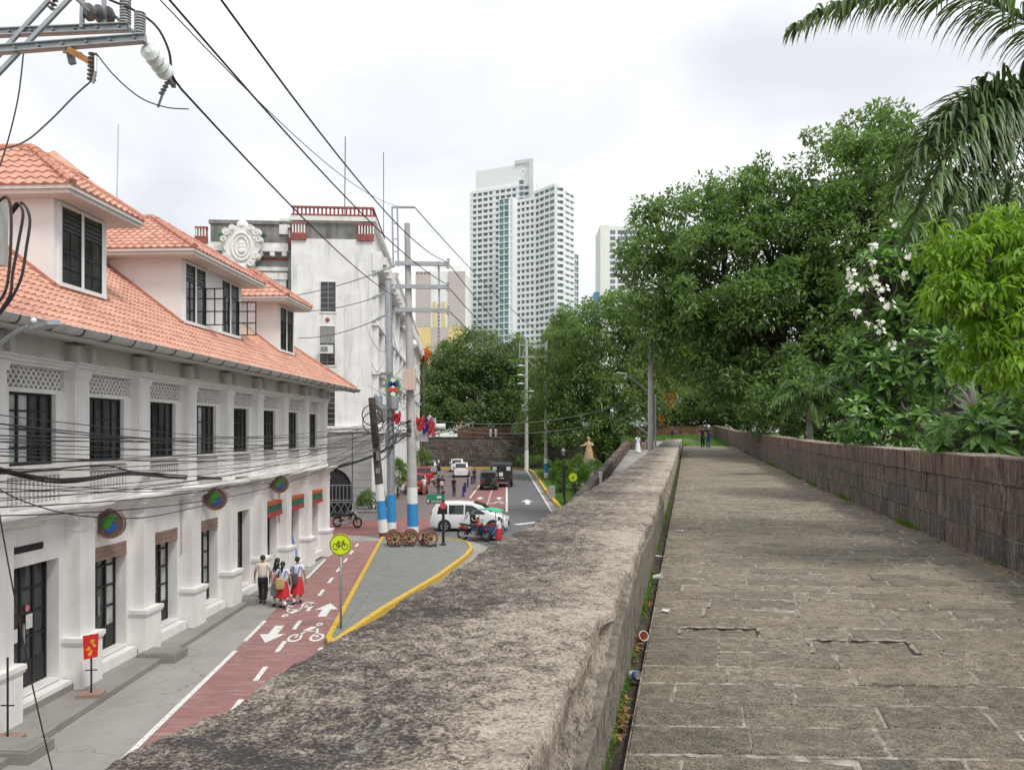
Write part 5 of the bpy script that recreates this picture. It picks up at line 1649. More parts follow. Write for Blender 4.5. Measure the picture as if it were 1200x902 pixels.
for (yy, xl, xr) in ((308.5, 463, 524), (335.5, 463, 524), (363, 463, 526)):
    m = MB(); m.bar(lp3(xl, yy, -.25), lp3(xr, yy + 1, -.25), .16, .22); arm = m.build('crossarm', MATS['galvanised'], pc)
    m = MB(); insul(m, lp3(525, yy + 6, -.25), lp3(525.5, yy - 6, -.25), 4, .11); m.build('insulator', MATS['insulator_grey'], arm)
    m = MB(); m.bar(lp3(445, yy + 9, .3), lp3(463, yy + 3, 0), .09); insul(m, lp3(436, yy + 14, .4), lp3(446, yy + 9, .3), 4, .13); m.build('strut_insulator', MATS['insulator_grey'], arm)
m = MB(); m.bar(lp3(514, 306, -.1), lp3(515, 366, -.1), .1); m.build('arm_tie', MATS['galvanised'], pc)
m = MB(); a, b = lp3(473, 433, -.5), lp3(487, 457, -.5); m.box(a.x, b.x, a.y - .25, a.y + .25, b.z, a.z); bxo = m.build('equipment_box', MATS['box_beige'], pc)
m = MB()
for k in range(3): m.box(a.x + .1 + k * .2, a.x + .14 + k * .2, a.y - .27, a.y - .25, b.z + .08, a.z - .08)
m.build('box_rib', MATS['box_beige'], bxo)
# steel pole
A2 = G(459, 627.5)
ps = thing('utility_pole', 'bare galvanised steel pole with blue band between the wooden and concrete poles', 'pole', A2)
rx2 = lambda z: .25 - .006 * z
m = MB(); m.tube([(-.013 * z, 0, z) for z in (0, 5, 10, 14)], [rx2(z) for z in (0, 5, 10, 14)], 14); m.build('shaft', MATS['galvanised'], ps, smooth=True)
banded(ps, 0, 0, ((.02, .75, 'band_white'), (.75, 2.25, 'band_blue')), rx2, (-.013, 0))
for k, (yy, dx) in enumerate(((438, 0), (452, 0), (478, 0), (487, 0))):
    m = MB(); q = P(452, yy, A2.y - .3) - A2; m.box(q.x - .3, q.x + .35, q.y - .08, q.y + .04, q.z - .08, q.z + .08); m.build('clamp', MATS['iron_grey'], ps)
for k, (px, py) in enumerate(((443, 480), (462, 481), (447, 495))):
    m = MB(); q = P(px, py, A2.y - .35) - A2; m.lathe([(.16, 0), (.24, .1), (.24, .75), (.12, .9)], (q.x, q.y, q.z), 10); m.build('line_box', MATS['galvanised'] if k < 2 else MATS['iron_grey'], ps, smooth=True)
# old wooden pole, leaning
A1 = G(450, 630)
pw = thing('utility_pole', 'short dark wooden pole leaning left, nearest of the painted pole cluster', 'pole', A1)
rx1 = lambda z: .24 - .007 * z
hw = P(434, 466, A1.y).z; ln1 = (-.088, 0)
m = MB(); m.tube([(ln1[0] * z, 0, z) for z in (0, 3, 6, hw)], [rx1(z) for z in (0, 3, 6, hw)], 12); m.build('shaft', MATS['pole_wood'], pw, smooth=True)
banded(pw, 0, 0, ((.0, .3, 'band_maroon'), (.3, 1.0, 'band_white'), (1.0, 2.0, 'band_blue'), (2.0, 2.9, 'band_white')), rx1, ln1)
m = MB()
for zz in (6.2, 6.6): m.tube([(ln1[0] * zz + .55 * math.cos(2 * math.pi * i / 16), -.3, zz + .55 * math.sin(2 * math.pi * i / 16)) for i in range(17)], .03, 5)
m.build('coiled_cable', MATS['cable_black'], pw)
m = MB()
rr = random.Random(9)
for k in range(6):
    zz = 3.0 + k * .55 + rr.uniform(-.2, .2); m = MB(); x_0 = ln1[0] * zz + rr.uniform(-.22, .1); m.box(x_0, x_0 + rr.uniform(.12, .26), -.36, -.2, zz, zz + rr.uniform(.15, .5)); m.build('splice_box', MATS[rr.choice(('pole_wood', 'cable_black', 'iron_grey'))], pw)

# wires along the street
def wl2(pa, pb, sag, r, mat, lab, group=None, n=18):
    wire('overhead_wire', sagline(P(*pa), P(*pb), sag, n), r, mat, lab, group)
wl2((212, 104, 12.5), (462, 347, A.y), .35, .02, 'cable_black', 'lowest heavy black wire running from the white insulators over the dormers')
wl2((190, -10, 11.5), (525, 334, A.y), .55, .02, 'cable_black', 'middle heavy black wire crossing the sky above the cartouche')
wl2((252, -10, 11.0), (524, 307, A.y), .7, .02, 'cable_black', 'highest heavy black wire crossing the sky from the top edge')
wl2((180, -8, 11.0), (486, 243, A.y), .9, .011, 'wire_grey', 'hair thin ground wire reaching the top frame of the concrete pole')
wl2((486, 243, A.y), (640, 395, 92), .6, .03, 'wire_grey', 'thin wire falling from the pole top frame towards the far poles')
for k, (yy, ye) in enumerate(((308, 403), (336, 418), (363, 432))):
    wl2((525, yy, A.y), (612, ye, 92), .5, .028, 'wire_grey', ('upper', 'middle', 'lower')[k] + ' line from the crossarm tips across the front of the striped block')
for k, (x0, y0, x1, y1) in enumerate(((300, 352, 436, 322), (340, 364, 436, 350), (350, 396, 436, 377))):
    wl2((x0, y0, 50.5), (x1, y1, A.y), .25, .025, 'wire_grey', ('top', 'middle', 'bottom')[k] + ' thin service wire between the old white building and the pole arms', 'service wires at the old white building')
# telephone and service cables across the shop house front
rr = random.Random(21)
ends = [(436, 498), (438, 505), (440, 512), (442, 520), (440, 490), (452, 500), (480, 505)]
for k in range(24):
    y0 = 486 + k * 5.0 + rr.uniform(-4, 4)
    e = ends[k % len(ends)]
    wire('telephone_cable', sagline(P(-24, y0, 12.2), P(e[0], e[1] + rr.uniform(-6, 10), A1.y - .1 * (k % 3)), .12 + .5 * rr.random() + (.35 if y0 > 560 else 0), 18), rr.choice((.008, .009, .012)), 'cable_black', 'thin black cable strung along the front of the white shop house', 'telephone cables along the shop house')
bund = [(-24, 545, 12.2), (75, 564, 15), (155, 555, 18.6), (218, 559, 22), (293, 560, 27), (366, 554, 34), (403, 545, 38), (444, 531, A1.y), (483, 505, A.y)]
for k in range(5):
    o_ = [Vector((rr.uniform(-.05, .05), rr.uniform(-.05, .05), rr.uniform(-.06, .06))) for _ in bund]
    wire('telephone_cable', spl([P(*p) + q for p, q in zip(bund, o_)], 6), .022, 'cable_black', 'thick black cable in the sagging bundle below the shop house windows', 'sagging cable bundle')
b2_ = [(-24, 556, 12.2), (40, 552, 14), (120, 545, 17.5), (155, 553, 18.6)]
wire('telephone_cable', spl([P(*p) for p in b2_], 6), .02, 'cable_black', 'short black cable rising into the sagging bundle at the second window')
wire('telephone_cable', spl([P(-24, 560, 12.2), P(30, 588, 13), P(95, 604, 15), P(170, 606, 18), P(240, 592, 22), P(262, 588, 23.3)], 6), .012, 'cable_black', 'slack cable drooping low between the first two round signs')
wire('guy_wire', sagline(P(-8, 560, 12.3), G(62, 905), .25, 12), .012, 'cable_black', 'slanting black guy wire reaching the pavement at the bottom left')
for k in range(14):
    x0, y0 = rr.uniform(430, 470), rr.uniform(372, 470); x1 = x0 + rr.uniform(8, 55); y1 = y0 + rr.uniform(-15, 40)
    wire('drop_wire', sagline(P(x0, y0, A.y - .3 + rr.uniform(-.2, .6)), P(min(x1, 500), y1, A.y + rr.uniform(-.4, .4)), rr.uniform(.1, .7), 10), .014, 'wire_grey', 'thin drop wire drooping among the pole arms and fittings', 'drop wires at the painted poles')
# loose tangle between the poles
for k in range(16):
    wire('cable_tangle', spl([P(436, 490 + k * 2.6, A1.y), P(446 + rr.uniform(-3, 3), 494 + k * 2.8 + rr.uniform(0, 9), A1.y), P(458, 488 + k * 2.7 + rr.uniform(-5, 5), A2.y - .3), P(470, 503 + rr.uniform(-9, 9), A2.y), P(482, 500 + rr.uniform(-9, 12), A.y - .3)], 5), .016, 'cable_black', 'black cable tangled between the three painted poles', 'cable tangle at the painted poles')
wl2((486, 512, A.y), (556, 494, 100), .2, .07, 'galvanised', 'pale thick strut-like cable rising over the street')
for k, (ya, yb) in enumerate(((490, 463), (498, 480))):
    wl2((490, ya, A.y), (760, yb - 12 * k * 0, 47), .9, .02, 'wire_grey', ('upper' if k == 0 else 'lower') + ' pale cable crossing the street to the lamp pole')
# parol lantern and bunting on the poles
plain('lantern_green', (0.06, 0.3, 0.06), 0.6, 0.1, 5); plain('lantern_red', (0.55, 0.06, 0.07), 0.6, 0.1, 5); plain('lantern_white', (0.7, 0.7, 0.68), 0.6, 0.05, 5); plain('flag_blue', (0.03, 0.04, 0.3), 0.7, 0.1, 5)
pl = thing('star_lantern', 'green, blue and red festive lantern hanging on the steel pole', 'lantern', P(461, 452, A2.y - .45))
def disc(px, py, r, mt, y=-.02, k=10):
    m = MB(); q = P(px, py, A2.y - .45) - P(461, 452, A2.y - .45); m.lathe([(r, y - .05), (r, y + .03)], q, k, 'y'); m.build('lantern_panel', MATS[mt], pl)
for k in range(8): disc(461 + 5.5 * math.cos(k * .785), 453 + 8 * math.sin(k * .785), .17, 'lantern_green')
for (x, y, mt) in ((458, 450, 'flag_blue'), (464, 450, 'flag_blue'), (461, 446, 'lantern_white'), (458, 457, 'lantern_red'), (464, 457, 'lantern_red'), (461, 461, 'lantern_white'), (461, 452, 'lantern_white')): disc(x, y, .15, mt, -.08)
def cloth(name, px, py, Y, w, h, mat, lab, seed):
    rr = random.Random(seed); m = MB(); c = P(px, py, Y); n = 8
    V_ = [[c + Vector((w * (i / n - .5), .12 * math.sin(i * 1.3 + j * .8 + seed), h * (.5 - j / n) + .1 * math.sin(i * .9 + seed))) for i in range(n + 1)] for j in range(n + 1)]
    for j in range(n):
        for i in range(n): m.quad(V_[j][i], V_[j][i + 1], V_[j + 1][i + 1], V_[j + 1][i])
    o = m.build(name, MATS[mat], None, smooth='all'); md = o.modifiers.new('t', 'SOLIDIFY'); md.thickness = .012
    return tag(o, lab, 'flag', 'flags on the poles')
cloth('flag', 465, 489, A2.y - .4, .42, .6, 'lantern_red', 'small orange red flag hanging on the steel pole', 1)
cloth('flag', 493, 496, A.y - .2, .5, .7, 'lantern_red', 'red flag hanging right of the concrete pole', 2)
cloth('flag', 498.5, 499, A.y - .1, .32, .8, 'flag_blue', 'dark blue flag between two red ones', 3)
cloth('flag', 505, 501, A.y, .4, .8, 'lantern_red', 'red flag farthest right of the pole cluster', 4)
cloth('flag', 505, 492.5, A.y + .2, .55, .4, 'lantern_white', 'white cloth hung above the farthest right flag', 5)
# hanging white shop board and pipe banner arm
m = MB(); c = P(492, 509, A.y + .4); m.plate([(-.55, -.35), (.45, -.4), (.5, .25), (.2, .4), (-.5, .3)], c, (1, 0, 0), (0, 0, 1), .06); tag(m.build('hanging_board', MATS['lantern_white']), 'white board hanging from the concrete pole below the flags', 'sign')
m = MB(); m.tube([P(498, 500, A.y + .5), P(522, 499.5, A.y + .5)], .17, 10); tag(m.build('lamp_tube', MATS['band_white'], None, smooth=True), 'short white tube lamp sticking out beside the flags', 'lamp')

# poles at the far bend and beside the ramp
def far_pole(px, ybase, ytop, Y, r, lab, bands=(), arms=(), z0=None):
    base = P(px, ybase, Y); base.z = 0.0 if z0 is None else z0
    t = thing('utility_pole', lab, 'pole', base)
    h = P(px, ytop, Y).z - base.z
    m = MB(); m.tube([(0, 0, 0), (0, 0, h)], [r, r * .72], 12); m.build('shaft', MATS['pole_concrete'], t, smooth=True)
    for (a, b, mt) in bands:
        m = MB(); m.tube([(0, 0, a), (0, 0, b)], [r + .02, r + .02], 12); m.build('painted_band', MATS[mt], t, smooth=True)
    for (xa, ya, xb, yb, w) in arms:
        m = MB(); m.bar(P(xa, ya, Y) - base, P(xb, yb, Y) - base, w); m.build('crossarm', MATS['galvanised'], t)
    return t, base
far_pole(640, 561, 401, 91, .24, 'distant concrete pole with blue band on the lawn by the bend', ((.3, .9, 'band_white'), (.9, 2.0, 'band_blue'), (2.0, 2.6, 'band_white')), ((608, 404, 641, 405, .16), (608, 418, 641, 418.5, .2), (617, 420, 638, 443, .12), (609, 400, 609, 420, .12)))
t2, bq2 = far_pole(617, 546, 398, 112, .28, 'dark distant pole with small lamps against the city wall', ((.0, 3.0, 'band_white'),), ((617, 400, 612, 420, .1),))
for k, (px, py) in enumerate(((610, 429), (610, 440), (610, 450), (622, 459))):
    m = MB(); c = P(px, py, 112) - bq2; m.lathe([(.1, .2), (.55, .05), (.5, 0)], c, 8); m.bar(c + Vector((0, 0, .1)), Vector((0, 0, c.z + .1)), .07); m.build('lamp', MATS['band_white'], t2)
m = MB(); c = P(615, 478, 112) - bq2; m.lathe([(.3, -.5), (.4, -.4), (.4, .4), (.2, .5)], c + Vector((-.1, -.4, 0)), 10); m.build('transformer', MATS['insulator_grey'], t2)
t3, bq3 = far_pole(762.5, 545, 400, 46, .2, 'concrete lamp pole rising behind the low parapet', (), ((738, 496, 760, 496, .14), (745, 498, 759, 508, .07)), rampz(46))
m = MB(); m.tube([q - bq3 for q in spl([P(758, 458, 46), P(745, 447, 45.8), P(734, 439, 45.6)])], .05, 8); m.build('lamp_arm', MATS['galvanised'], t3, smooth=True)
m = MB(); m.plate([(0, -.07), (.25, -.12), (.62, -.1), (.62, .1), (.25, .12), (0, .07)], P(735, 439, 45.6) - bq3, (-1, 0, .12), (0, -1, 0), .1); m.build('lamp_head', MATS['gutter_metal'], t3)
m = MB(); m.tube([(.28, 0, 0), (.28, 0, P(760, 462, 46).z - bq3.z)], .06, 8); m.build('riser_pipe', MATS['galvanised'], t3)
# ---------------------------------------------------------------- vegetation
leafmat('leaf_dark', (0.046, 0.098, 0.036), (0.205, 0.320, 0.110), 0.45)
leafmat('leaf_mid', (0.045, 0.105, 0.028), (0.215, 0.310, 0.105), 0.42)
leafmat('leaf_far', (0.040, 0.095, 0.030), (0.205, 0.290, 0.115), 0.42)
leafmat('leaf_bright', (0.105, 0.225, 0.018), (0.29, 0.47, 0.050), 0.42)
leafmat('leaf_gloss', (0.032, 0.100, 0.022), (0.150, 0.290, 0.050), 0.22, 0.32)
leafmat('leaf_palm', (0.050, 0.105, 0.040), (0.190, 0.270, 0.110), 0.22, 0.4)
leafmat('leaf_flame', (0.55, 0.10, 0.015), (0.80, 0.24, 0.03), 0.2)
leafmat('leaf_hedge', (0.045, 0.120, 0.015), (0.150, 0.270, 0.035), 0.25)
leafmat('leaf_dry', (0.16, 0.075, 0.03), (0.36, 0.20, 0.09), 0.1)
leafmat('grass_blade', (0.060, 0.135, 0.016), (0.150, 0.270, 0.040), 0.25)
plain('bark', (0.075, 0.062, 0.05), 0.95, 0.35, 4, 0.02, 12)
plain('bark_grey', (0.15, 0.14, 0.125), 0.92, 0.3, 4, 0.015, 12)
plain('petal_white', (0.80, 0.80, 0.72), 0.5, 0.03, 6)
plain('petal_yellow', (0.75, 0.55, 0.08), 0.5, 0.05, 6)

def unit(a): return a / np.maximum(np.linalg.norm(a, axis=1, keepdims=True), 1e-6)
def leaf_cloud(rs, centers, rad, per, L, Wd, droop=.35, flat=.8, shell=(.55, 1.05), upb=.25):
    """many folded leaves spread over small clumps; returns verts, quads"""
    N = len(centers) * per
    cc = np.repeat(np.asarray(centers, float), per, 0)
    rr_ = np.repeat(np.asarray(rad, float), per)
    d = rs.normal(size=(N, 3)); d[:, 2] += upb; d = unit(d)
    p = cc + d * (rr_ * rs.uniform(shell[0], shell[1], N))[:, None] * np.array([1, 1, flat])
    dr = unit(d + rs.normal(size=(N, 3)) * .75 + np.array([0, 0, -droop]))
    up = d * .6 + np.array([0, 0, 1.3]) + rs.normal(size=(N, 3)) * .35
    side = unit(np.cross(dr, up)); nn = np.cross(side, dr)
    l_ = (L * rs.uniform(.65, 1.3, N))[:, None]; w_ = (Wd * rs.uniform(.7, 1.25, N))[:, None]
    v = np.empty((N, 4, 3))
    v[:, 0] = p; v[:, 1] = p + dr * l_ * .45 + side * w_ * .5 + nn * w_ * .14
    v[:, 2] = p + dr * l_ - nn * l_ * .12; v[:, 3] = p + dr * l_ * .45 - side * w_ * .5 + nn * w_ * .14
    q = np.arange(N * 4).reshape(N, 4)
    return v.reshape(-1, 3), q
def clumps(rs, blobs, per_m2, cr, inner=.25):
    cs, rd = [], []
    for (c, r) in blobs:
        c = np.array(c); r = np.array(r, float)
        n = int(per_m2 * (r[0] * r[1] + r[0] * r[2] + r[1] * r[2]) / 3 * 4)
        for _ in range(n):
            d = rs.normal(size=3); d /= np.linalg.norm(d)
            f = rs.uniform(.25, .8) if rs.random() < inner else rs.uniform(.8, 1.08)
            f *= 1 + .30 * noise.noise(Vector(d * 2.6 + c * .37))
            cs.append(c + d * r * f); rd.append(cr * rs.uniform(.7, 1.35))
    return np.array(cs), np.array(rd)
def limb_mesh(mb, a, b, r0, r1, seed, k=8, bend=.12, n=7):
    a, b = Vector(a), Vector(b); L = (b - a).length; pts, rad = [], []
    for i in range(n + 1):
        t = i / n; p = a.lerp(b, t)
        w = math.sin(math.pi * t) * L * bend
        p += Vector((noise.noise(Vector((seed, t * 2.1, 0))), noise.noise(Vector((seed, t * 2.1, 9))), .5 * noise.noise(Vector((seed, t * 2.1, 17))))) * w * 1.6
        pts.append(p); rad.append(r0 + (r1 - r0) * t)
    mb.tube(pts, rad, k)
    return pts
def tree(name, label, base, blobs, mat, L, Wd, cr, dens, per, seed, trunk=.4, fork=None, group=None, droop=.35, bark='bark', inner=.25, extra=None):
    rs = np.random.RandomState(seed)
    base = Vector(base)
    t = thing(name, label, 'tree', base, 0, group)
    bl = [((c[0] - base.x, c[1] - base.y, c[2] - base.z), r) for c, r in blobs]
    cs, rd = clumps(rs, bl, dens, cr, inner)
    mb = MB(); top = Vector(fork) - base if fork else Vector((0, 0, max(2.0, min(b[0][2] - b[1][2] * .6 for b in bl))))
    mb.tube([(0, 0, -.3), (0, 0, .15), (top.x * .5 + .1, top.y * .5, top.z * .5), tuple(top)], [trunk * 1.6, trunk * 1.15, trunk * .95, trunk * .8], 10)
    for i, (c, r) in enumerate(bl):
        pts = limb_mesh(mb, top, Vector(c) + Vector((0, 0, r[2] * .2)), trunk * .62, trunk * .14, seed + i * 3.3)
        idx = [j for j in range(len(cs)) if np.linalg.norm((cs[j] - np.array(c)) / np.array(r)) < 1.15]
        rs.shuffle(idx)
        for j in idx[:14]:
            s = pts[rs.randint(3, len(pts))]
            limb_mesh(mb, s, cs[j], trunk * .16, trunk * .035, seed + j, 5, .15, 4)
    mb.build('trunk', MATS[bark], t, smooth='all')
    v, q = leaf_cloud(rs, cs, rd, per, L, Wd, droop)
    np_mesh('crown', v, q, MATS[mat], t)
    return t, cs, rd
def PB(px, py, Y, rx, ry, rz): return (tuple(P(px, py, Y)), (rx, ry, rz))
# the large spreading tree right of the middle
tree('spreading_tree', 'largest dark green tree spreading high behind the right wall', (16.5, 44, 2.2),
     [PB(762, 298, 47, 1.5, 2.5, 1.7), PB(785, 345, 46, 2.3, 3, 2.4), PB(764, 258, 48, 1.1, 1.6, 1.0), PB(838, 270, 45, 3.3, 3.5, 2.8), PB(868, 232, 45, 2.2, 3, 1.9), PB(850, 340, 43, 3.8, 4, 3.2),
      PB(925, 290, 44, 3.6, 4, 3.2), PB(985, 215, 44, 3.2, 3.6, 2.6), PB(1035, 170, 45, 2.4, 3, 2.0), PB(1000, 290, 42, 3.6, 4, 3.4), PB(1058, 235, 44, 2.6, 3, 3.0), PB(925, 380, 42, 4.2, 4, 2.8), PB(1010, 390, 42, 3.4, 4, 3.2), PB(810, 400, 45, 2.8, 3, 1.9), PB(955, 440, 40, 2.6, 3, 1.9), PB(880, 455, 42, 2.4, 3, 1.6), PB(1090, 330, 42, 3, 3, 4)],
     'leaf_dark', .34, .15, .70, 1.55, 100, 3, .55, P(915, 470, 44), inner=.16)
tree('round_tree', 'rounded dense green tree behind the statue and ramp', (10.5, 92, 0),
     [PB(700, 400, 90, 5.5, 5, 4.6), PB(742, 372, 92, 4.2, 5, 3.6), PB(665, 450, 90, 4.0, 4, 4.2), PB(720, 460, 88, 5.2, 4, 4.2), PB(770, 430, 94, 3.8, 4, 5.0), PB(690, 505, 88, 4.5, 4, 2.5), PB(640, 480, 96, 2.6, 3, 4.5)],
     'leaf_mid', .42, .2, .95, 1.15, 85, 5, .6, group='trees behind the ramp')
tree('round_tree', 'dark spreading tree right behind the city wall and below the tower', (-2, 145, 0),
     [PB(520, 440, 140, 6, 5, 5.5), PB(560, 425, 142, 7, 6, 5.5), PB(598, 430, 140, 5, 5, 5.5), PB(545, 480, 138, 8, 5, 4), PB(600, 478, 138, 5, 5, 4), PB(505, 480, 136, 4, 4, 4.5)],
     'leaf_far', .55, .26, 1.25, .95, 90, 8, .8)
tree('round_tree', 'pale green tree filling the gap between the far poles and statue', (5, 125, 0),
     [PB(640, 430, 122, 4.2, 4, 5), PB(655, 485, 118, 5, 4, 3.5), PB(625, 500, 121, 2.5, 3, 2), PB(665, 400, 130, 4, 4, 5)], 'leaf_mid', .5, .24, 1.1, 1.0, 90, 12, .5)
tree('flame_tree', 'orange flowering tree at the corner of the striped block', P(496, 450, 118).to_2d().to_3d(),
     [PB(493, 414, 118, .9, 1.2, .8)], 'leaf_flame', .5, .3, .6, 2.4, 60, 14, .2)
# far greenery beyond the bastion lawn
tree('garden_tree', 'yellow green tree beyond the lawn left of the large trunk', (27, 120, 4),
     [PB(800, 430, 118, 5, 4, 4), PB(840, 425, 120, 5.5, 4, 4), PB(815, 395, 122, 4.5, 4, 3.5)], 'leaf_bright', .5, .24, 1.1, .9, 80, 15, .4, group='trees beyond the lawn')
tree('garden_tree', 'green tree beyond the lawn with low branches over the cross wall', (32, 104, 4),
     [PB(855, 465, 104, 5, 4, 3.8), PB(900, 470, 102, 5, 4, 3.6), PB(820, 470, 112, 4.0, 4, 3.2), PB(878, 425, 108, 6, 4, 4)], 'leaf_far', .45, .2, 1.0, 1.2, 90, 17, .4, group='trees beyond the lawn')
tree('flame_tree', 'small orange flowering tree beyond the lawn behind the lamp pole', (19.5, 102, 4.5),
     [PB(783, 468, 100, 1.0, 1.2, .9), PB(777, 492, 100, .5, .6, .5), PB(789, 462, 100, .8, .8, .4)], 'leaf_flame', .3, .15, .4, 1.8, 24, 19, .12)
tree('garden_tree', 'dark tree mass behind the plumeria and right wall', (21, 36, 2.2),
     [PB(1000, 450, 36, 3.4, 3, 2.8), PB(1080, 420, 34, 3.4, 3, 3.4), PB(1160, 400, 34, 3.6, 3, 4), PB(1110, 300, 36, 3, 3, 3), PB(930, 480, 38, 2.6, 2.6, 1.6), PB(1180, 290, 36, 3, 3, 3.4), PB(1140, 490, 26, 2.4, 2, 1.4)],
     'leaf_dark', .26, .12, .6, 2.2, 95, 23, .35, group='trees behind the right wall')
tree('garden_tree', 'tree hiding the houses at the far right end of the lawn', (60, 130, 4),
     [PB(960, 480, 120, 8, 5, 5), PB(1060, 470, 120, 9, 5, 7), PB(1180, 460, 110, 9, 5, 8)], 'leaf_far', .6, .28, 1.3, .6, 80, 29, .6, group='trees behind the right wall')
tree('garden_tree', 'low green tree closing the view behind the cross wall', (24, 112, 4),
     [PB(755, 478, 110, 3.5, 3, 3.0), PB(790, 488, 108, 3.5, 3, 2.0), PB(830, 485, 110, 4, 3, 2.4), PB(775, 440, 114, 4, 3, 3.2), PB(870, 490, 112, 4, 3, 2.2)], 'leaf_mid', .45, .2, 1.0, 1.3, 90, 27, .35, group='trees beyond the lawn')
# bright drooping tree close on the right
tree('mango_tree', 'bright yellow green tree with drooping leaves at the right edge', (7.5, 8.9, 2.2),
     [PB(1150, 300, 8.5, .62, .6, .36), PB(1190, 268, 8.7, .5, .6, .3), PB(1118, 340, 8.4, .36, .5, .22), PB(1185, 350, 8.6, .58, .6, .42), PB(1160, 392, 8.4, .42, .5, .28), PB(1092, 352, 8.3, .2, .3, .1), PB(1215, 310, 8.6, .6, .6, .6), PB(1155, 428, 8.3, .26, .3, .1), PB(1200, 412, 8.5, .4, .4, .24), PB(1245, 380, 8.8, .7, .7, .9)],
     'leaf_bright', .125, .042, .13, 30, 44, 31, .12, P(1250, 420, 8.8), droop=1.5, bark='bark_grey', inner=.45)

# ---- plumeria: rosettes of long glossy leaves
def rosette(seed, n=15, L=.30):
    rs = random.Random(seed); mb = MB()
    for i in range(n):
        a = i * 2.399 + rs.uniform(-.2, .2); el = R(rs.uniform(-8, 62)); l = L * rs.uniform(.75, 1.15); w = l * .26
        d = Vector((math.cos(a) * math.cos(el), math.sin(a) * math.cos(el), math.sin(el)))
        sd = d.cross(Vector((0, 0, 1))).normalized(); nn = sd.cross(d)
        ctr = []
        for t in (0.08, .35, .7, 1.0):
            c = d * l * t - Vector((0, 0, 1)) * l * .34 * t * t
            ctr.append((c, w * {0.08: .12, .35: .75, .7: 1.0, 1.0: .05}[t]))
        vs = []
        for c, ww in ctr: vs += [c + sd * ww * .5 + nn * ww * .16, c, c - sd * ww * .5 + nn * ww * .16]
        fs = []
        for j in range(3):
            o = j * 3; fs += [(o, o + 1, o + 4, o + 3), (o + 1, o + 2, o + 5, o + 4)]
        mb.add(vs, fs)
    return mb
def flower_cluster(seed):
    rs = random.Random(seed); mb = MB()
    for f in range(6):
        c = Vector((rs.uniform(-.085, .085), rs.uniform(-.085, .085), rs.uniform(-.06, .12)))
        ax = Vector((rs.uniform(-.8, .8), rs.uniform(-1.3, -.2), rs.uniform(-.2, .8))).normalized()
        x = ax.cross(Vector((1, 0, 0))).normalized(); y = ax.cross(x)
        for p in range(5):
            a = p * 1.2566; d = x * math.cos(a) + y * math.sin(a); s = ax.cross(d)
            mb.cur = 0
            mb.add([c, c + d * .026 + s * .02, c + d * .055 + ax * .008, c + d * .026 - s * .016], [(0, 1, 2, 3)])
        mb.cur = 0; mb.tube([(0, 0, -.12), tuple(c * .5 + Vector((0, 0, -.03))), tuple(c - ax * .004)], .003, 4); mb.cur = 1; mb.add([c + x * .01 + ax * .004, c + y * .01 + ax * .004, c - x * .01 + ax * .004, c - y * .01 + ax * .004], [(0, 1, 2, 3)])
    mb.cur = 0
    return mb
def plumeria(label, base, blobs, nros, nfl, seed, forks, L=.30, group=None):
    rs = random.Random(seed); base = Vector(base)
    t = thing('plumeria_tree', label, 'tree', base, 0, group)
    bl = [(Vector(c) - base, Vector(r)) for c, r in blobs]
    tips = []
    tries = 0
    while len(tips) < nros and tries < 20000:
        tries += 1
        c, r = rs.choices(bl, [b[1][0] * b[1][2] for b in bl])[0]
        d = Vector((rs.gauss(0, 1), rs.gauss(-.35, 1), rs.gauss(.15, 1))).normalized()
        p = c + Vector((d.x * r.x, d.y * r.y, d.z * r.z)) * rs.uniform(.72, 1.05)
        if all((p - q).length > .17 for q, _ in tips): tips.append((p, d))
    mb = MB()
    hub = [Vector(f) - base for f in forks]
    mb.tube([(0, 0, -.3), (0, 0, .3), tuple(hub[0] * .5), tuple(hub[0])], [.22, .18, .15, .13], 9)
    for h in hub[1:]: limb_mesh(mb, hub[0], h, .11, .07, rs.random() * 50, 8, .15)
    for p, d in tips:
        h = min(hub, key=lambda q: (q - p).length)
        limb_mesh(mb, h, p, .045, .02, rs.random() * 90, 5, .2, 5)
    mb.build('trunk', MATS['bark_grey'], t, smooth='all')
    var = [rosette(seed + k, L=L) for k in range(4)]
    mes = []
    for k, m in enumerate(var):
        o = m.build('leaf_cluster', MATS['leaf_gloss'], t, fix=False); mes.append(o)
    for i, (p, d) in enumerate(tips):
        o = mes[i] if i < 4 else mes[i % 4].copy()
        if i >= 4: COL.objects.link(o); o.parent = t
        ax = (d * .8 + Vector((0, -.15, .8))).normalized()
        o.location = p; o.rotation_mode = 'QUATERNION'
        from mathutils import Quaternion
        o.rotation_quaternion = Vector((0, 0, 1)).rotation_difference(ax) @ Quaternion((0, 0, 1), rs.uniform(0, 6.28))
        s = rs.uniform(.8, 1.2); o.scale = (s, s, s)
    return t, base, tips
t, base, tips = plumeria('plumeria tree with clusters of white flowers behind the right wall', (9.6, 18.2, 2.2),
    [PB(1010, 440, 18.0, .85, 1.0, .8), PB(1040, 350, 18.2, .95, 1.0, .9), PB(1070, 430, 17.6, 1.2, 1.1, 1.1), PB(1000, 490, 17.6, .7, .9, .55), PB(1095, 330, 18.0, 1.0, 1, 1.0), PB(1050, 495, 17.2, 1.0, .8, .5), PB(1020, 330, 17.9, .65, .8, .75), PB(1060, 300, 18.0, .8, .8, .6)], 285, 24, 41,
    [P(1135, 480, 18.2), P(1060, 420, 18.2), P(1020, 470, 18.0), P(1085, 360, 18.4), P(1150, 420, 18.4), P(1040, 380, 18.3)], .34)
rs = random.Random(77)
fm = [flower_cluster(k).build('flower_cluster', [MATS['petal_white'], MATS['petal_yellow']], t, fix=False) for k in range(3)]
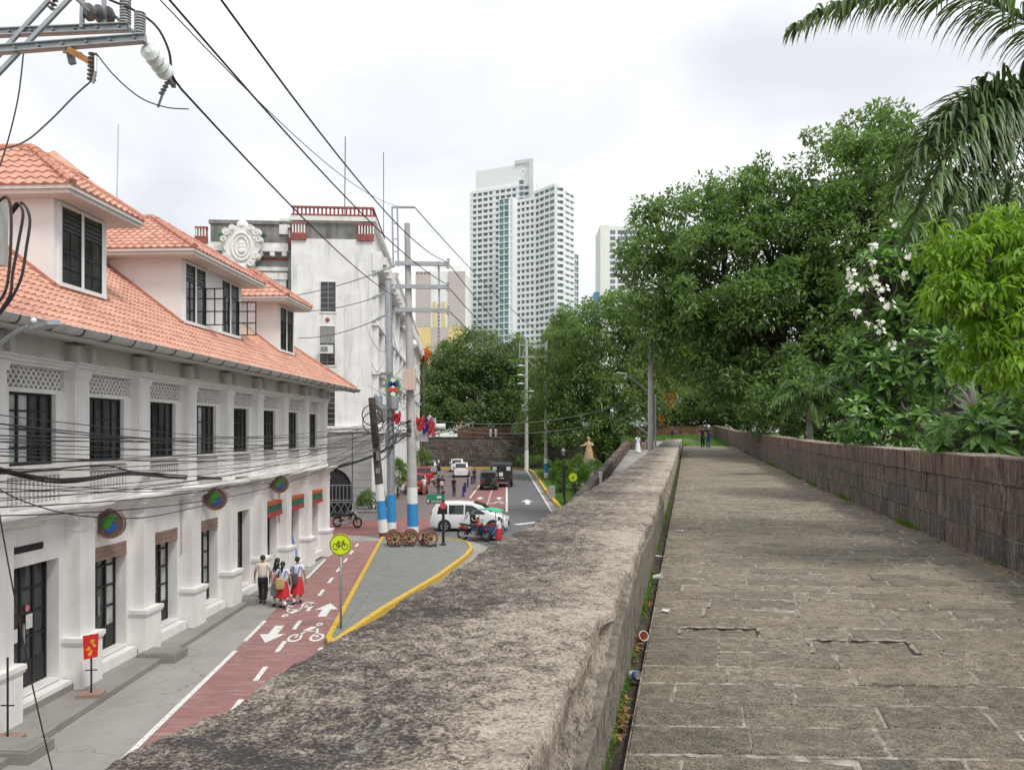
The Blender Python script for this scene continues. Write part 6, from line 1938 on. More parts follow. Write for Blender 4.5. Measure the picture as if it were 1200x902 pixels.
spots = [(1022, 308), (998, 319), (996, 327), (997, 338), (1010, 337), (1024, 328), (1030, 341), (1035, 337), (1060, 323), (1003, 366), (1040, 356), (1090, 336), (1032, 378), (1031, 387), (1046, 405), (1018, 380), (1065, 298), (1103, 282), (1125, 246), (1049, 262), (1118, 304), (1022, 289)]
for i, (px, py) in enumerate(spots):
    o = fm[i] if i < 3 else fm[i % 3].copy()
    if i >= 3: COL.objects.link(o); o.parent = t
    o.location = P(px, py, 16.85 + rs.uniform(-.1, .1)) - base; o.rotation_euler = (0, 0, rs.uniform(-.6, .6)); s = rs.uniform(.95, 1.35); o.scale = (s, s, s)
plumeria('low leafy plumeria without flowers just over the wall at the right edge', (8.2, 11.6, 2.2),
    [PB(1165, 510, 11.4, .75, .5, .32), PB(1120, 515, 12.2, .5, .5, .25), PB(1190, 480, 11.8, .5, .5, .35)], 46, 0, 43, [P(1190, 540, 11.6), P(1160, 525, 11.6)], .32)

# ---- palms: arching fronds
def frond(mb, root, tip, arch, nleaf, ll, lw, seed, hang=.9, plume=.5, rr0=.03):
    rs = random.Random(seed); root, tip = Vector(root), Vector(tip)
    pts = []
    for i in range(15):
        t = i / 14; pts.append(root.lerp(tip, t) + Vector((0, 0, arch * 4 * t * (1 - t))))
    mb.cur = 1; mb.tube(pts, [rr0 * (1 - .85 * i / 14) for i in range(15)], 6); mb.cur = 0
    for i in range(nleaf):
        t = .1 + .9 * (i + rs.random() * .7) / nleaf; k = min(int(t * 14), 13); f = t * 14 - k
        p = pts[k].lerp(pts[k + 1], f); ax = (pts[k + 1] - pts[k]).normalized()
        sd = ax.cross(Vector((0, 0, 1))).normalized(); upv = sd.cross(ax)
        l = ll * (math.sin(math.pi * min(1, .2 + t * .78)) * .75 + .3) * rs.uniform(.85, 1.1)
        sgn = -1 if i % 2 else 1
        d = (sd * sgn * rs.uniform(.55, 1.0) + ax * rs.uniform(.45, .8) + upv * rs.uniform(-plume, plume)).normalized()
        q = p; w = lw
        vs = []; dd = d.copy(); n = 5
        for j in range(n + 1):
            u = j / n; ww = w * (.55 + .9 * u if u < .35 else 1.0 - (u - .35) * 1.45) ; ww = max(ww, .002)
            sv = dd.cross(Vector((0, 0, 1)))
            sv = sv.normalized() if sv.length > .1 else ax
            vs += [q + sv * ww * .5, q - sv * ww * .5]
            q = q + dd * (l / n); dd = (dd + Vector((0, 0, -hang * (.25 + u * .55)))).normalized()
        mb.add(vs, [(j * 2, j * 2 + 1, j * 2 + 3, j * 2 + 2) for j in range(n)])
def palm(label, base, crown, fronds, trunk=.17, lm='leaf_palm'):
    base = Vector(base); t = thing('palm_tree', label, 'palm', base)
    c = Vector(crown) - base
    m = MB(); m.tube([(0, 0, -.2), tuple(c * .33), tuple(c * .66), tuple(c)], [trunk * 1.3, trunk, trunk * .95, trunk * .8], 12); m.build('trunk', MATS['bark_grey'], t, smooth='all')
    for i, (tip, arch, n, ll, lw, hang, plume) in enumerate(fronds):
        mb = MB(); frond(mb, c, Vector(tip) - base, arch, n, ll, lw, i * 7 + 3, hang, plume)
        mb.build('frond', [MATS[lm], MATS['bark_grey']], t, fix=False)
    return t
cr_ = P(1226, 128, 10.2)
palm('palm with heavy drooping fronds at the right edge above the plumeria', (cr_.x + .3, 10.4, 2.2), cr_,
     [(P(1062, 285, 9.2), .75, 300, .75, .05, .8, .6), (P(1045, 240, 9.8), .75, 280, .75, .05, .7, .7), (P(1090, 305, 9.4), .7, 280, .75, .05, .85, .6), (P(1078, 175, 11.0), .35, 260, .65, .048, .5, .7), (P(1140, 270, 9.6), .6, 260, .7, .05, .9, .6),
      (P(1180, 250, 9.4), .5, 240, .7, .05, .8, .7), (P(1110, 150, 11.6), .2, 240, .65, .048, .5, .7), (P(1280, 300, 9.6), .6, 120, .6, .05, .7, .7), (P(1430, 170, 10.4), .6, 120, .6, .05, .6, .8), (P(1330, 60, 10.0), .3, 120, .6, .05, .6, .8)], .16)
cr_ = P(1345, 150, 9.6)
palm('taller palm outside the frame whose frond tip hangs in at the top right', (cr_.x + .2, 9.8, 2.2), cr_,
     [(P(926, 34, 9.4), 1.02, 420, .68, .045, 1.15, .6), (P(1500, 60, 9.4), .8, 200, .7, .05, .9, .6), (P(1400, -60, 9.0), .7, 200, .7, .05, .9, .6), (P(1560, 220, 10), .7, 200, .7, .05, .9, .6)], .16)
cr2 = P(948, 478, 27)
palm('small dark palm behind the middle of the right wall', (cr2.x + .2, 27.2, 2.2), cr2,
     [(P(948 + 46 * math.cos(k * .52 + .3), 470 - 20 * math.sin(k * .52 + .3) + (10 if k % 2 else 0), 26.6 + (k % 3) * .4), .45 + .12 * (k % 3), 110, .55, .05, .6, .35) for k in range(12)], .12, 'leaf_dark')

# ---- clipped bushes and hedges
def bush(name, label, loc, r, seed, mat='leaf_hedge', L=.11, W_=.055, per=26, n=120, group=None):
    rs = np.random.RandomState(seed); t = thing(name, label, 'bush', loc, 0, group)
    r = np.array(r); cs = []
    for _ in range(n):
        d = rs.normal(size=3); d[2] = abs(d[2]) * 1.1 - .25; d /= np.linalg.norm(d); cs.append(d * r * rs.uniform(.75, 1.0) * (1 + .12 * noise.noise(Vector(d * 3 + Vector((seed, 0, 0))))) + np.array([0, 0, r[2] * .75]))
    v, q = leaf_cloud(rs, cs, np.full(n, .2 * float(r.min())), per, L, W_, .2)
    np_mesh('foliage', v, q, MATS[mat], t)
    m = MB()
    for k in range(7):
        a = k * .9; limb_mesh(m, (0, 0, -.05), (r[0] * .7 * math.cos(a), r[1] * .7 * math.sin(a), r[2] * rs.uniform(.8, 1.4)), .035, .012, seed + k, 5)
    m.build('stem', MATS['bark'], t)
    return t
def gb(px, py, z=0.0): return G(px, py, z)
pl_ = gb(434, 610); bush('clipped_bush', 'dense clipped bush in the stone planter by the arched gate', (pl_.x, pl_.y + .7, .55), (1.05, .8, .75), 1, 'leaf_dark', .12, .07)
m = MB(); m.box(-1.15, 1.15, -.7, .7, 0, .6); m.box(-1.2, 1.2, -.75, .75, .6, .68); o = m.build('stone_planter', MATS['stone_grey_blocks']); o.location = (pl_.x, pl_.y + .6, .004); tag(o, 'grey stone planter below the bush by the arched gate', 'planter')
h = gb(466, 585); bush('hedge', 'tall hedge along the street front between the painted poles', (h.x - .3, h.y + 2, .1), (.9, 3.0, 1.9), 2, 'leaf_hedge', .16, .08, 26, 160)
h = gb(496, 560); bush('hedge', 'green hedge beside the parked red cars', (h.x - 1.0, h.y + 6, .1), (1.4, 3.0, 2.1), 3, 'leaf_mid', .2, .1, 26, 130)
for (px, py, Y, r, lab, sd) in ((657, 552, 70, (1.0, 1.0, 1.75), 'left of the three clipped bushes on the lawn', 4), (674, 548, 73, (1.35, 1.2, 1.95), 'middle clipped bush on the lawn below the statue', 5), (694, 549, 71, (1.3, 1.2, 1.75), 'right clipped bush on the lawn beside the ramp wall', 6)):
    c = P(px, py, Y); bush('clipped_bush', lab, (c.x, c.y, .15), r, sd, 'leaf_hedge', .13, .065, 30, 170, 'clipped bushes on the lawn')
for (px, Y, lab, sd, r) in ((618, 117, 'low wild bush at the foot of the city wall by the far pole', 7, (1.8, 1.2, 1.3)), (632, 114, 'low wild bush right of the dark far pole', 8, (2.0, 1.2, 1.2))):
    c = P(px, 540, Y); bush('wild_bush', lab, (c.x, c.y, .1), r, sd, 'leaf_dark', .22, .1, 24, 90)

# ---- grass, weeds, fallen leaves (uncountable)
def blades(name, fn, n, h, w, seed, mat='grass_blade'):
    rs = np.random.RandomState(seed); pts = np.array([fn(rs) for _ in range(n)])
    a = rs.uniform(0, 6.28, n); hh = (h * rs.uniform(.5, 1.3, n)); ln = rs.normal(size=(n, 2)) * .45
    v = np.empty((n, 3, 3)); sx, sy = np.cos(a) * w / 2, np.sin(a) * w / 2
    v[:, 0] = pts + np.stack([sx, sy, 0 * sx], 1); v[:, 1] = pts - np.stack([sx, sy, 0 * sx], 1)
    v[:, 2] = pts + np.stack([ln[:, 0] * hh, ln[:, 1] * hh, hh], 1)
    return stuff(np_mesh(name, v.reshape(-1, 3), np.arange(n * 3).reshape(n, 3), MATS[mat]))
def verge(rs):
    Y = rs.uniform(50, 110); x0 = 3.6; x1 = min(.2278 * Y - 6.0, 16); return (rs.uniform(x0, max(x1, x0 + .2)), Y, .15)
blades('lawn_grass', verge, 26000, .16, .05, 1)
def bast(rs):
    s = rs.uniform(SE, 98); return tuple(W(s, rs.uniform(-1.7 if s < 84 else -7, 5), 4.42 + (s - SE) * .0268))
blades('bastion_grass', bast, 22000, .14, .06, 2)
def gutw(rs):
    while True:
        s = rs.uniform(3, 40); 
        if noise.noise(Vector((s * 1.7, 3.3, 0))) + .15 > rs.random() * .6: break
    return tuple(W(s, -.42 + abs(rs.normal()) * .03, zw(s) - .05))
blades('gutter_weeds', gutw, 2600, .07, .012, 3)
def wallw(rs):
    while True:
        s = rs.uniform(8, 60)
        if noise.noise(Vector((s * .6, 7.3, 0))) > rs.random() * .7 + .05: break
    return tuple(W(s, 3.655 - abs(rs.normal()) * .025, zw(s) - .01))
blades('wall_foot_weeds', wallw, 3000, .13, .014, 4)
def litter(name, fn, n, L, seed, mat='leaf_dry'):
    rs = np.random.RandomState(seed); c = np.array([fn(rs) for _ in range(n)])
    a = rs.uniform(0, 6.28, n); d = np.stack([np.cos(a), np.sin(a), rs.normal(size=n) * .25], 1); s = np.stack([-np.sin(a), np.cos(a), rs.normal(size=n) * .3], 1)
    l_ = (L * rs.uniform(.6, 1.3, n))[:, None]; v = np.empty((n, 4, 3))
    v[:, 0] = c - d * l_ / 2; v[:, 1] = c + s * l_ * .22 + np.array([0, 0, .006]); v[:, 2] = c + d * l_ / 2; v[:, 3] = c - s * l_ * .22 + np.array([0, 0, .006])
    return stuff(np_mesh(name, v.reshape(-1, 3), np.arange(n * 4).reshape(n, 4), MATS[mat]))
litter('fallen_leaves', lambda rs: tuple(W(rs.choice([4.28, 4.5, 5.8, 7.4, 9.0]) + rs.normal() * .12, -.36 + rs.normal() * .02, 4.055 + rs.uniform(0, .03))), 170, .05, 5)
litter('wall_foot_leaves', lambda rs: (lambda s: tuple(W(s, 3.63 - abs(rs.normal()) * .09, zw(s) + .012)))(rs.uniform(3, 26)), 900, .035, 6)
def gleaf(rs):
    s = rs.uniform(3.5, 30)
    if noise.noise(Vector((s * 1.9, 1.3, 5))) < -.05: s = 4.75 + rs.normal() * .2
    return tuple(W(s, -.40 + rs.normal() * .015, zw(s) - .03 + rs.uniform(0, .04)))
litter('gutter_sprouts', gleaf, 1500, .03, 7, 'leaf_hedge')
# ---------------------------------------------------------------- people
plain('skin', (0.36, 0.20, 0.13), 0.6, 0.08, 9, local=True); plain('hair_black', (0.012, 0.010, 0.010), 0.45, 0.3, 20, local=True)
CL = {'white': (0.72, 0.73, 0.76), 'cream': (0.66, 0.60, 0.52), 'black': (0.014, 0.014, 0.017), 'navy': (0.02, 0.03, 0.07), 'red': (0.50, 0.025, 0.03), 'pink': (0.58, 0.30, 0.30), 'grey': (0.25, 0.26, 0.27), 'jeans': (0.06, 0.10, 0.19),
      'tan': (0.46, 0.33, 0.16), 'charcoal': (0.07, 0.075, 0.09), 'shoe': (0.012, 0.012, 0.014), 'bluewhite': (0.60, 0.64, 0.80), 'khaki': (0.33, 0.27, 0.19), 'green': (0.06, 0.30, 0.10), 'gold': (0.46, 0.33, 0.17)}
for k_, c_ in CL.items(): plain('cloth_' + k_, c_, 0.8, 0.1, 9, 0.002, 60, local=True)
def skin_mesh(name, verts, edges, radii, mat, parent, root=0, sub=1):
    me = bpy.data.meshes.new(name); me.from_pydata([tuple(v) for v in verts], edges, [])
    o = mobj(name, me, parent); me.materials.append(mat)
    o.modifiers.new('Skin', 'SKIN').use_smooth_shade = True
    for i, r in enumerate(radii):
        sv = me.skin_vertices[0].data[i]; sv.radius = r if hasattr(r, '__len__') else (r, r); sv.use_root = (i == root)
    s = o.modifiers.new('Sub', 'SUBSURF'); s.levels = sub; s.render_levels = sub
    return o
def person(label, loc, face, h=1.6, top='white', bottom='black', skirt=False, hair='short', bag=None, step=.0, armL=(-.02, .05), armR=(.02, -.05), bag_side=0, sit=False, bare_legs=False, short=False, group=None, dress=False, sleeve=.55, lean=0.0):
    """face: heading angle (0 = away from the viewer); joints follow a 1.6 m figure"""
    k = h / 1.6
    t = thing('person', label, 'person', loc, face, group)
    V = lambda x, y, z: Vector((x, y + lean * max(0, z - .85), z)) * k
    hipz = .84
    if sit:
        kn = [(-.13, .36, hipz - .02), (.13, .36, hipz - .02)]; an = [(-.14, .30, hipz - .42), (.14, .30, hipz - .42)]
    else:
        kn = [(-.085, .05 + step * .5, .44), (.085, .05 - step * .3, .44)]; an = [(-.085, step * .9 - .02, .085), (.085, -step * 1.0 - .02, .085 + abs(step) * .25)]
    sh = .175
    el = [(-sh - .06 + armL[0], armL[1] * .5 - .01, 1.02), (sh + .06 + armR[0], armR[1] * .5 - .01, 1.02)]
    wr = [(-sh - .075 + armL[0] * 2, armL[1] * 1.8 + .06, .80), (sh + .075 + armR[0] * 2, armR[1] * 1.8 + .06, .80)]
    if sit: el = [(-.24, .12, 1.06), (.24, .12, 1.06)]; wr = [(-.25, .38, 1.06), (.25, .38, 1.06)]
    # one continuous body
    vs = [V(0, 0, hipz), V(0, -.01, 1.02), V(0, 0, 1.2), V(0, 0, 1.3), V(0, .0, 1.365), V(0, .012, 1.43), V(0, .015, 1.5), V(0, .012, 1.57)]
    ra = [(.15, .115), (.125, .095), (.15, .1), (.1, .08), (.047, .05), (.062, .075), (.075, .092), (.055, .07)]
    ed = [(i, i + 1) for i in range(7)]
    def add(chain, rad, at):
        prev = at
        for p, r in zip(chain, rad):
            vs.append(V(*p)); ra.append(r); ed.append((prev, len(vs) - 1)); prev = len(vs) - 1
        return prev
    for s in (0, 1):
        sg = -1 if s == 0 else 1
        f = add([(sg * .085, .0, hipz - .06), kn[s], an[s]], [.085, .058, .036], 0)
        dy = .0
        add([(an[s][0], an[s][1] + .04, an[s][2] - .05), (an[s][0] + sg * .012, an[s][1] + .15, an[s][2] - .06)], [.036, .026], f)
        w = add([(sg * sh, 0, 1.285), el[s], wr[s]], [.052, .037, .026], 3)
        wx, wy, wz = wr[s]
        dn = Vector((0, .25, -1)).normalized() if not sit else Vector((0, 1, -.2)).normalized()
        pm = Vector(wr[s]) + dn * .06
        pi_ = add([tuple(pm)], [(.014, .034)], w)
        for q, (oy, ll) in enumerate(((-.03, .055), (-.01, .075), (.01, .08), (.03, .07))):
            sd = Vector((0, 1, .25)) if not sit else Vector((1, 0, 0))
            b_ = pm + dn * .03 + sd.normalized() * oy
            add([tuple(b_), tuple(b_ + dn * ll * .6), tuple(b_ + dn * ll + Vector((-sg * .012, .01, 0)))], [.009, .008, .006], pi_)
        th = pm + (Vector((0, 1, 0)) if not sit else Vector((-sg, 0, 0))) * .035
        add([tuple(th), tuple(th + dn * .035 + Vector((0, .012, 0)))], [.010, .008], pi_)
    ra = [tuple(x * k for x in r) if hasattr(r, '__len__') else r * k for r in ra]
    skin_mesh('body', vs, ed, ra, MATS['skin'], t)
    # face: nose, eyes, ears
    m = MB()
    m.add([V(-.012, .1, 1.485), V(.012, .1, 1.485), V(0, .122, 1.475), V(0, .098, 1.52)], [(0, 1, 2), (0, 2, 3), (1, 3, 2)])
    for sg in (-1, 1): m.lathe([(.004, -.012 * k), (.018 * k, 0), (.004, .012 * k)], V(sg * .078, .005, 1.49), 6, 'x')
    m.build('face_detail', MATS['skin'], t)
    m = MB()
    for sg in (-1, 1): m.lathe([(.002, -.004), (.010 * k, 0), (.002, .004)], V(sg * .03, .098, 1.508), 6, 'y')
    m.build('eyes', MATS['hair_black'], t)
    # hair
    m = MB(); n, kk = 8, 12
    for i in range(n):
        pass
    prof = []
    top_, cut = 1.615, (1.44 if hair == 'short' else 1.42)
    vsr = []
    for i in range(9):
        a = math.pi * .62 * i / 8; r_ = math.sin(a); z_ = 1.515 + .1 * math.cos(a)
        vsr.append([V(.088 * r_ * math.cos(b), -.012 + .1 * r_ * math.sin(b) - (.0), z_ + (.05 * max(0, math.sin(b)) * (i / 8) ** 2 * 2.2)) for b in [2 * math.pi * j / kk for j in range(kk)]])
    flat_ = [p for r in vsr for p in r]
    m.add(flat_, [(i * kk + j, i * kk + (j + 1) % kk, (i + 1) * kk + (j + 1) % kk, (i + 1) * kk + j) for i in range(8) for j in range(kk)])
    if hair == 'long':
        m.tube([V(0, -.05, 1.5), V(0, -.1, 1.4), V(0, -.11, 1.28), V(0, -.1, 1.16)], [.085 * k, .1 * k, .095 * k, .05 * k], 10)
    elif hair == 'ponytail':
        m.tube([V(0, -.09, 1.53), V(0, -.15, 1.5), V(0, -.165, 1.38), V(0, -.14, 1.24)], [.03 * k, .045 * k, .045 * k, .012 * k], 8)
    elif hair == 'cap':
        m.lathe([(.1 * k, 0), (.1 * k, .05 * k), (.05 * k, .1 * k)], V(0, 0, 1.54), 12)
    m.build('hair', MATS['hair_black' if hair != 'cap' else 'cloth_white'], t, smooth='all')
    # shirt: torso and sleeves in one surface
    sv = [V(0, 0, hipz - .03), V(0, -.01, 1.03), V(0, 0, 1.2), V(0, 0, 1.305)]; sr = [(.172, .138), (.148, .12), (.172, .125), (.115, .1)]
    se = [(0, 1), (1, 2), (2, 3)]
    for s in (0, 1):
        sg = -1 if s == 0 else 1
        a = Vector((sg * (sh + .004), 0, 1.29)); e_ = Vector(el[s]); b = a.lerp(e_, sleeve)
        if sleeve > 1: w_ = Vector(wr[s]); b = e_.lerp(w_, min(1, sleeve - 1))
        sv.append(V(*a)); sr.append((.07, .068)); se.append((3, len(sv) - 1))
        if sleeve > 1: sv.append(V(*e_)); sr.append((.055, .055)); se.append((len(sv) - 2, len(sv) - 1))
        sv.append(V(*b)); sr.append((.062, .062) if sleeve <= 1 else (.045, .045)); se.append((len(sv) - 2, len(sv) - 1))
    skin_mesh('shirt', sv, se, [tuple(x * k for x in r) for r in sr], MATS['cloth_' + top], t)
    if skirt or dress:
        m = MB(); rings = []; z1, z0 = hipz + .1, (.36 if not dress else .06); kk = 28
        for i in range(9):
            u = i / 8; z_ = z1 + (z0 - z1) * u
            base_r = .145 + (.085 if skirt else .13) * u ** .8
            rings.append([V(base_r * (1 + .07 * u * math.cos(9 * b)) * math.cos(b), base_r * .85 * (1 + .07 * u * math.cos(9 * b)) * math.sin(b) + step * .15 * u, z_) for b in [2 * math.pi * j / kk for j in range(kk)]])
        m.add([p for r in rings for p in r], [(i * kk + j, i * kk + (j + 1) % kk, (i + 1) * kk + (j + 1) % kk, (i + 1) * kk + j) for i in range(8) for j in range(kk)])
        m.build('skirt', MATS['cloth_' + bottom], t, smooth='all')
        if skirt:
            for s in (0, 1):
                a = Vector(an[s]); b = a.lerp(Vector(kn[s]), .35)
                m = MB(); m.tube([V(*a), V(*b)], .046 * k, 8); m.build('sock', MATS['cloth_white'], t, smooth='all')
    else:
        pv = [V(0, 0, hipz + .12), V(0, 0, hipz + .0)]; pr = [(.155, .125), (.165, .135)]; pe = [(0, 1)]
        for s in (0, 1):
            sg = -1 if s == 0 else 1
            pv.append(V(sg * .085, 0, hipz - .07)); pr.append((.1, .105)); pe.append((1, len(pv) - 1))
            pv.append(V(*kn[s])); pr.append((.075, .08)); pe.append((len(pv) - 2, len(pv) - 1))
            if not short:
                a = Vector(an[s]) + Vector((0, -.0, .0)); pv.append(V(a.x, a.y, a.z + .01)); pr.append((.062, .066)); pe.append((len(pv) - 2, len(pv) - 1))
        skin_mesh('trousers' if not short else 'shorts', pv, pe, [tuple(x * k for x in r) for r in pr], MATS['cloth_' + bottom], t)
    for s in (0, 1):
        a = Vector(an[s]); m = MB()
        m.tube([V(a.x, a.y - .06, a.z - .045), V(a.x, a.y + .02, a.z - .03), V(a.x, a.y + .1, a.z - .05), V(a.x, a.y + .17, a.z - .062)], [.036 * k, .046 * k, .042 * k, .025 * k], 8)
        m.build('shoe', MATS['cloth_shoe' if not bare_legs else 'cloth_white'], t, smooth='all')
    if bag:
        bz, bx = (1.0, .0) if bag_side == 0 else (.93, bag_side)
        m = MB(); w_, d_, h_ = .15, .09, .19
        c0 = V(bx, -.2, bz - .04)
        ring = []
        for (zz, f) in ((-h_, .82), (-h_ * .7, 1), (h_ * .5, 1), (h_ * .85, .85), (h_, .5)):
            ring.append([c0 + Vector((w_ * f * x, d_ * f * y, zz)) * k for x, y in ((-1, -.55), (-.7, -1), (.7, -1), (1, -.55), (1, .7), (.7, 1), (-.7, 1), (-1, .7))])
        m.add([p for r in ring for p in r], [(i * 8 + j, i * 8 + (j + 1) % 8, (i + 1) * 8 + (j + 1) % 8, (i + 1) * 8 + j) for i in range(4) for j in range(8)] + [tuple(range(7, -1, -1)), tuple(range(32, 40))])
        o = m.build('backpack', MATS['cloth_' + bag], t, smooth=True)
        m = MB()
        for sg in (-1, 1):
            m.tube([V(sg * .09 + bx * .5, -.14, bz + .1), V(sg * .105, -.12, 1.25), V(sg * .1, -.02, 1.375), V(sg * .1, .11, 1.28), V(sg * .11, .13, 1.1)], .016 * k, 5)
        m.build('strap', MATS['cloth_' + ('charcoal' if bag != 'tan' else 'navy')], o)
    return t
def at(px, py, z=0.0): return G(px, py, z)
p = at(308, 707, 0.02); person('person in a cream shirt and black trousers walking with three schoolgirls', p, R(8), 1.6, 'cream', 'black', step=.12)
p = at(325, 709, 0.012); person('person with long loose black hair and a pink bag between two students', p, R(4), 1.55, 'white', 'grey', skirt=True, hair='long', bag='pink', step=-.1)
p = at(331.5, 712, 0.012); person('person in white blouse and red skirt carrying a tan backpack', p, R(6), 1.5, 'bluewhite', 'red', skirt=True, hair='ponytail', bag='tan', bag_side=-.06, step=.13)
p = at(348.5, 707.5, 0.012); person('person in white blouse and red skirt with dark grey sling backpack', p, R(2), 1.56, 'bluewhite', 'red', skirt=True, hair='short', bag='charcoal', bag_side=-.09, step=-.12)
p = at(585, 638, 0.01); person('person in a white top and red skirt standing beside the tricycle', p, R(60), 1.4, 'white', 'red', skirt=True, hair='ponytail')
far = [(497, 580, 'person in white top and shorts standing by the red pickup', 'white', 'khaki', dict(short=True, sleeve=.5)), (493, 577.5, 'person in dark blue shirt beside the red pickup', 'navy', 'black', {}), (514, 578, 'person in black shirt standing in the paved street', 'black', 'charcoal', {}), (518.5, 579, 'person with a pale bag turned away in the paved street', 'black', 'grey', dict(bag='cream')), (532, 581, 'person dressed in black standing alone in mid street', 'black', 'charcoal', {}), (556, 566, 'person in blue shirt standing behind the open jeep', 'navy', 'jeans', {})]
for (px, py, lab, tp_, bt, kw) in far:
    person(lab, at(px, py, .01), R(random.uniform(-40, 40)), 1.68, tp_, bt, **kw)
c = P(747.5, 528, 70); c.z = rampz(70); person('person in a long white dress standing at the top of the ramp', c, R(20), 1.66, 'white', 'white', dress=True, hair='ponytail')
c = P(754, 527, 70); c.z = rampz(70); person('person in black shirt and khaki shorts beside the white dress', c, R(-10), 1.72, 'black', 'khaki', short=True, bare_legs=True)
c = W(61.5, 1.62); c.z = zw(61.5) + .005; person('person in black shirt and jeans with white cap at the end of the walkway', c, R(15), 1.72, 'black', 'jeans', hair='cap', bag='navy')
c = W(61.9, 1.2); c.z = zw(61.9) + .005; person('person in black partly hidden behind the white cap walker', c, R(0), 1.66, 'black', 'black')
c = P(788, 512, 90); c.z = 5.15; person('person in dark clothes far off on the bastion lawn', c, R(30), 1.3, 'charcoal', 'black')
for (px, lab) in ((575, 'left of two people in white on top of the city wall'), (581, 'right of two people in white on top of the city wall')):
    c = P(px, 512, 124.5); c.z = 4.76; person(lab, c, R(170), 1.6, 'white', 'white')

# ---------------------------------------------------------------- vehicles
plain('tyre', (0.014, 0.014, 0.015), 0.85, 0.2, 9, local=True); plain('rim_grey', (0.45, 0.46, 0.47), 0.35, 0.1, 9, metal=0.7, local=True); plain('black_plastic', (0.018, 0.018, 0.02), 0.6, 0.2, 9, local=True)
plain('lamp_red', (0.40, 0.012, 0.012), 0.25, 0.1, 9, local=True); plain('lamp_clear', (0.62, 0.65, 0.66), 0.15, 0.05, 9, local=True); plain('plate_white', (0.7, 0.7, 0.68), 0.5, 0.05, 9, local=True)
plain('chrome', (0.5, 0.5, 0.5), 0.2, 0.05, 9, metal=0.9, local=True)
def car_paint(name, c):
    m, n, l, b = new_mat(name); f = nz(n, l, objc(n, l), 1.2, 3)
    l.new(ramp(n, l, f, [(.3, [x * .95 for x in c]), (.7, [min(1, x * 1.03) for x in c])]), b.inputs['Base Color'])
    b.inputs['Roughness'].default_value = .32; b.inputs['Coat Weight'].default_value = .6; b.inputs['Coat Roughness'].default_value = .08
    MATS[name] = m
for nm, c in (('paint_white', (0.78, 0.79, 0.80)), ('paint_red', (0.38, 0.02, 0.025)), ('paint_grey', (0.35, 0.36, 0.37)), ('paint_dark', (0.02, 0.025, 0.035)), ('paint_black', (0.02, 0.024, 0.024)), ('paint_olive', (0.05, 0.06, 0.045)), ('paint_blue', (0.03, 0.13, 0.28))): car_paint(nm, c)
glass('car_glass', (0.02, 0.024, 0.027), 0.06, 0.2, 1.0)
def wheel(parent, x, y, r, w, side):
    o = MB(); o.lathe([(r * .62, -w / 2), (r * .93, -w / 2), (r, -w * .3), (r, w * .3), (r * .93, w / 2), (r * .62, w / 2)], (0, 0, 0), 22, 'y')
    wo = o.build('wheel', MATS['tyre'], parent, smooth=True); wo.location = (x, y, r)
    m = MB(); ys = side * (w / 2 + .012)
    m.lathe([(r * .66, ys - side * .06), (r * .66, ys), (r * .58, ys - side * .012), (r * .58, ys - side * .05)], (0, 0, 0), 22, 'y')
    for k in range(6):
        a = k * math.pi / 3; m.bar((0, ys - side * .015, 0), (r * .6 * math.cos(a), ys - side * .015, r * .6 * math.sin(a)), r * .16, .03, up=(0, 1, 0))
    m.lathe([(r * .16, ys - side * .03), (r * .14, ys + side * .005)], (0, 0, 0), 10, 'y')
    m.build('rim', MATS['rim_grey'], wo)
    return wo
def smooth_interp(pts, x):
    for i in range(len(pts) - 1):
        if pts[i][0] <= x <= pts[i + 1][0]:
            u = (x - pts[i][0]) / (pts[i + 1][0] - pts[i][0]); u2 = u * u * (3 - 2 * u) * .5 + u * .5
            return pts[i][1] + (pts[i + 1][1] - pts[i][1]) * u2
    return pts[-1][1] if x > pts[-1][0] else pts[0][1]
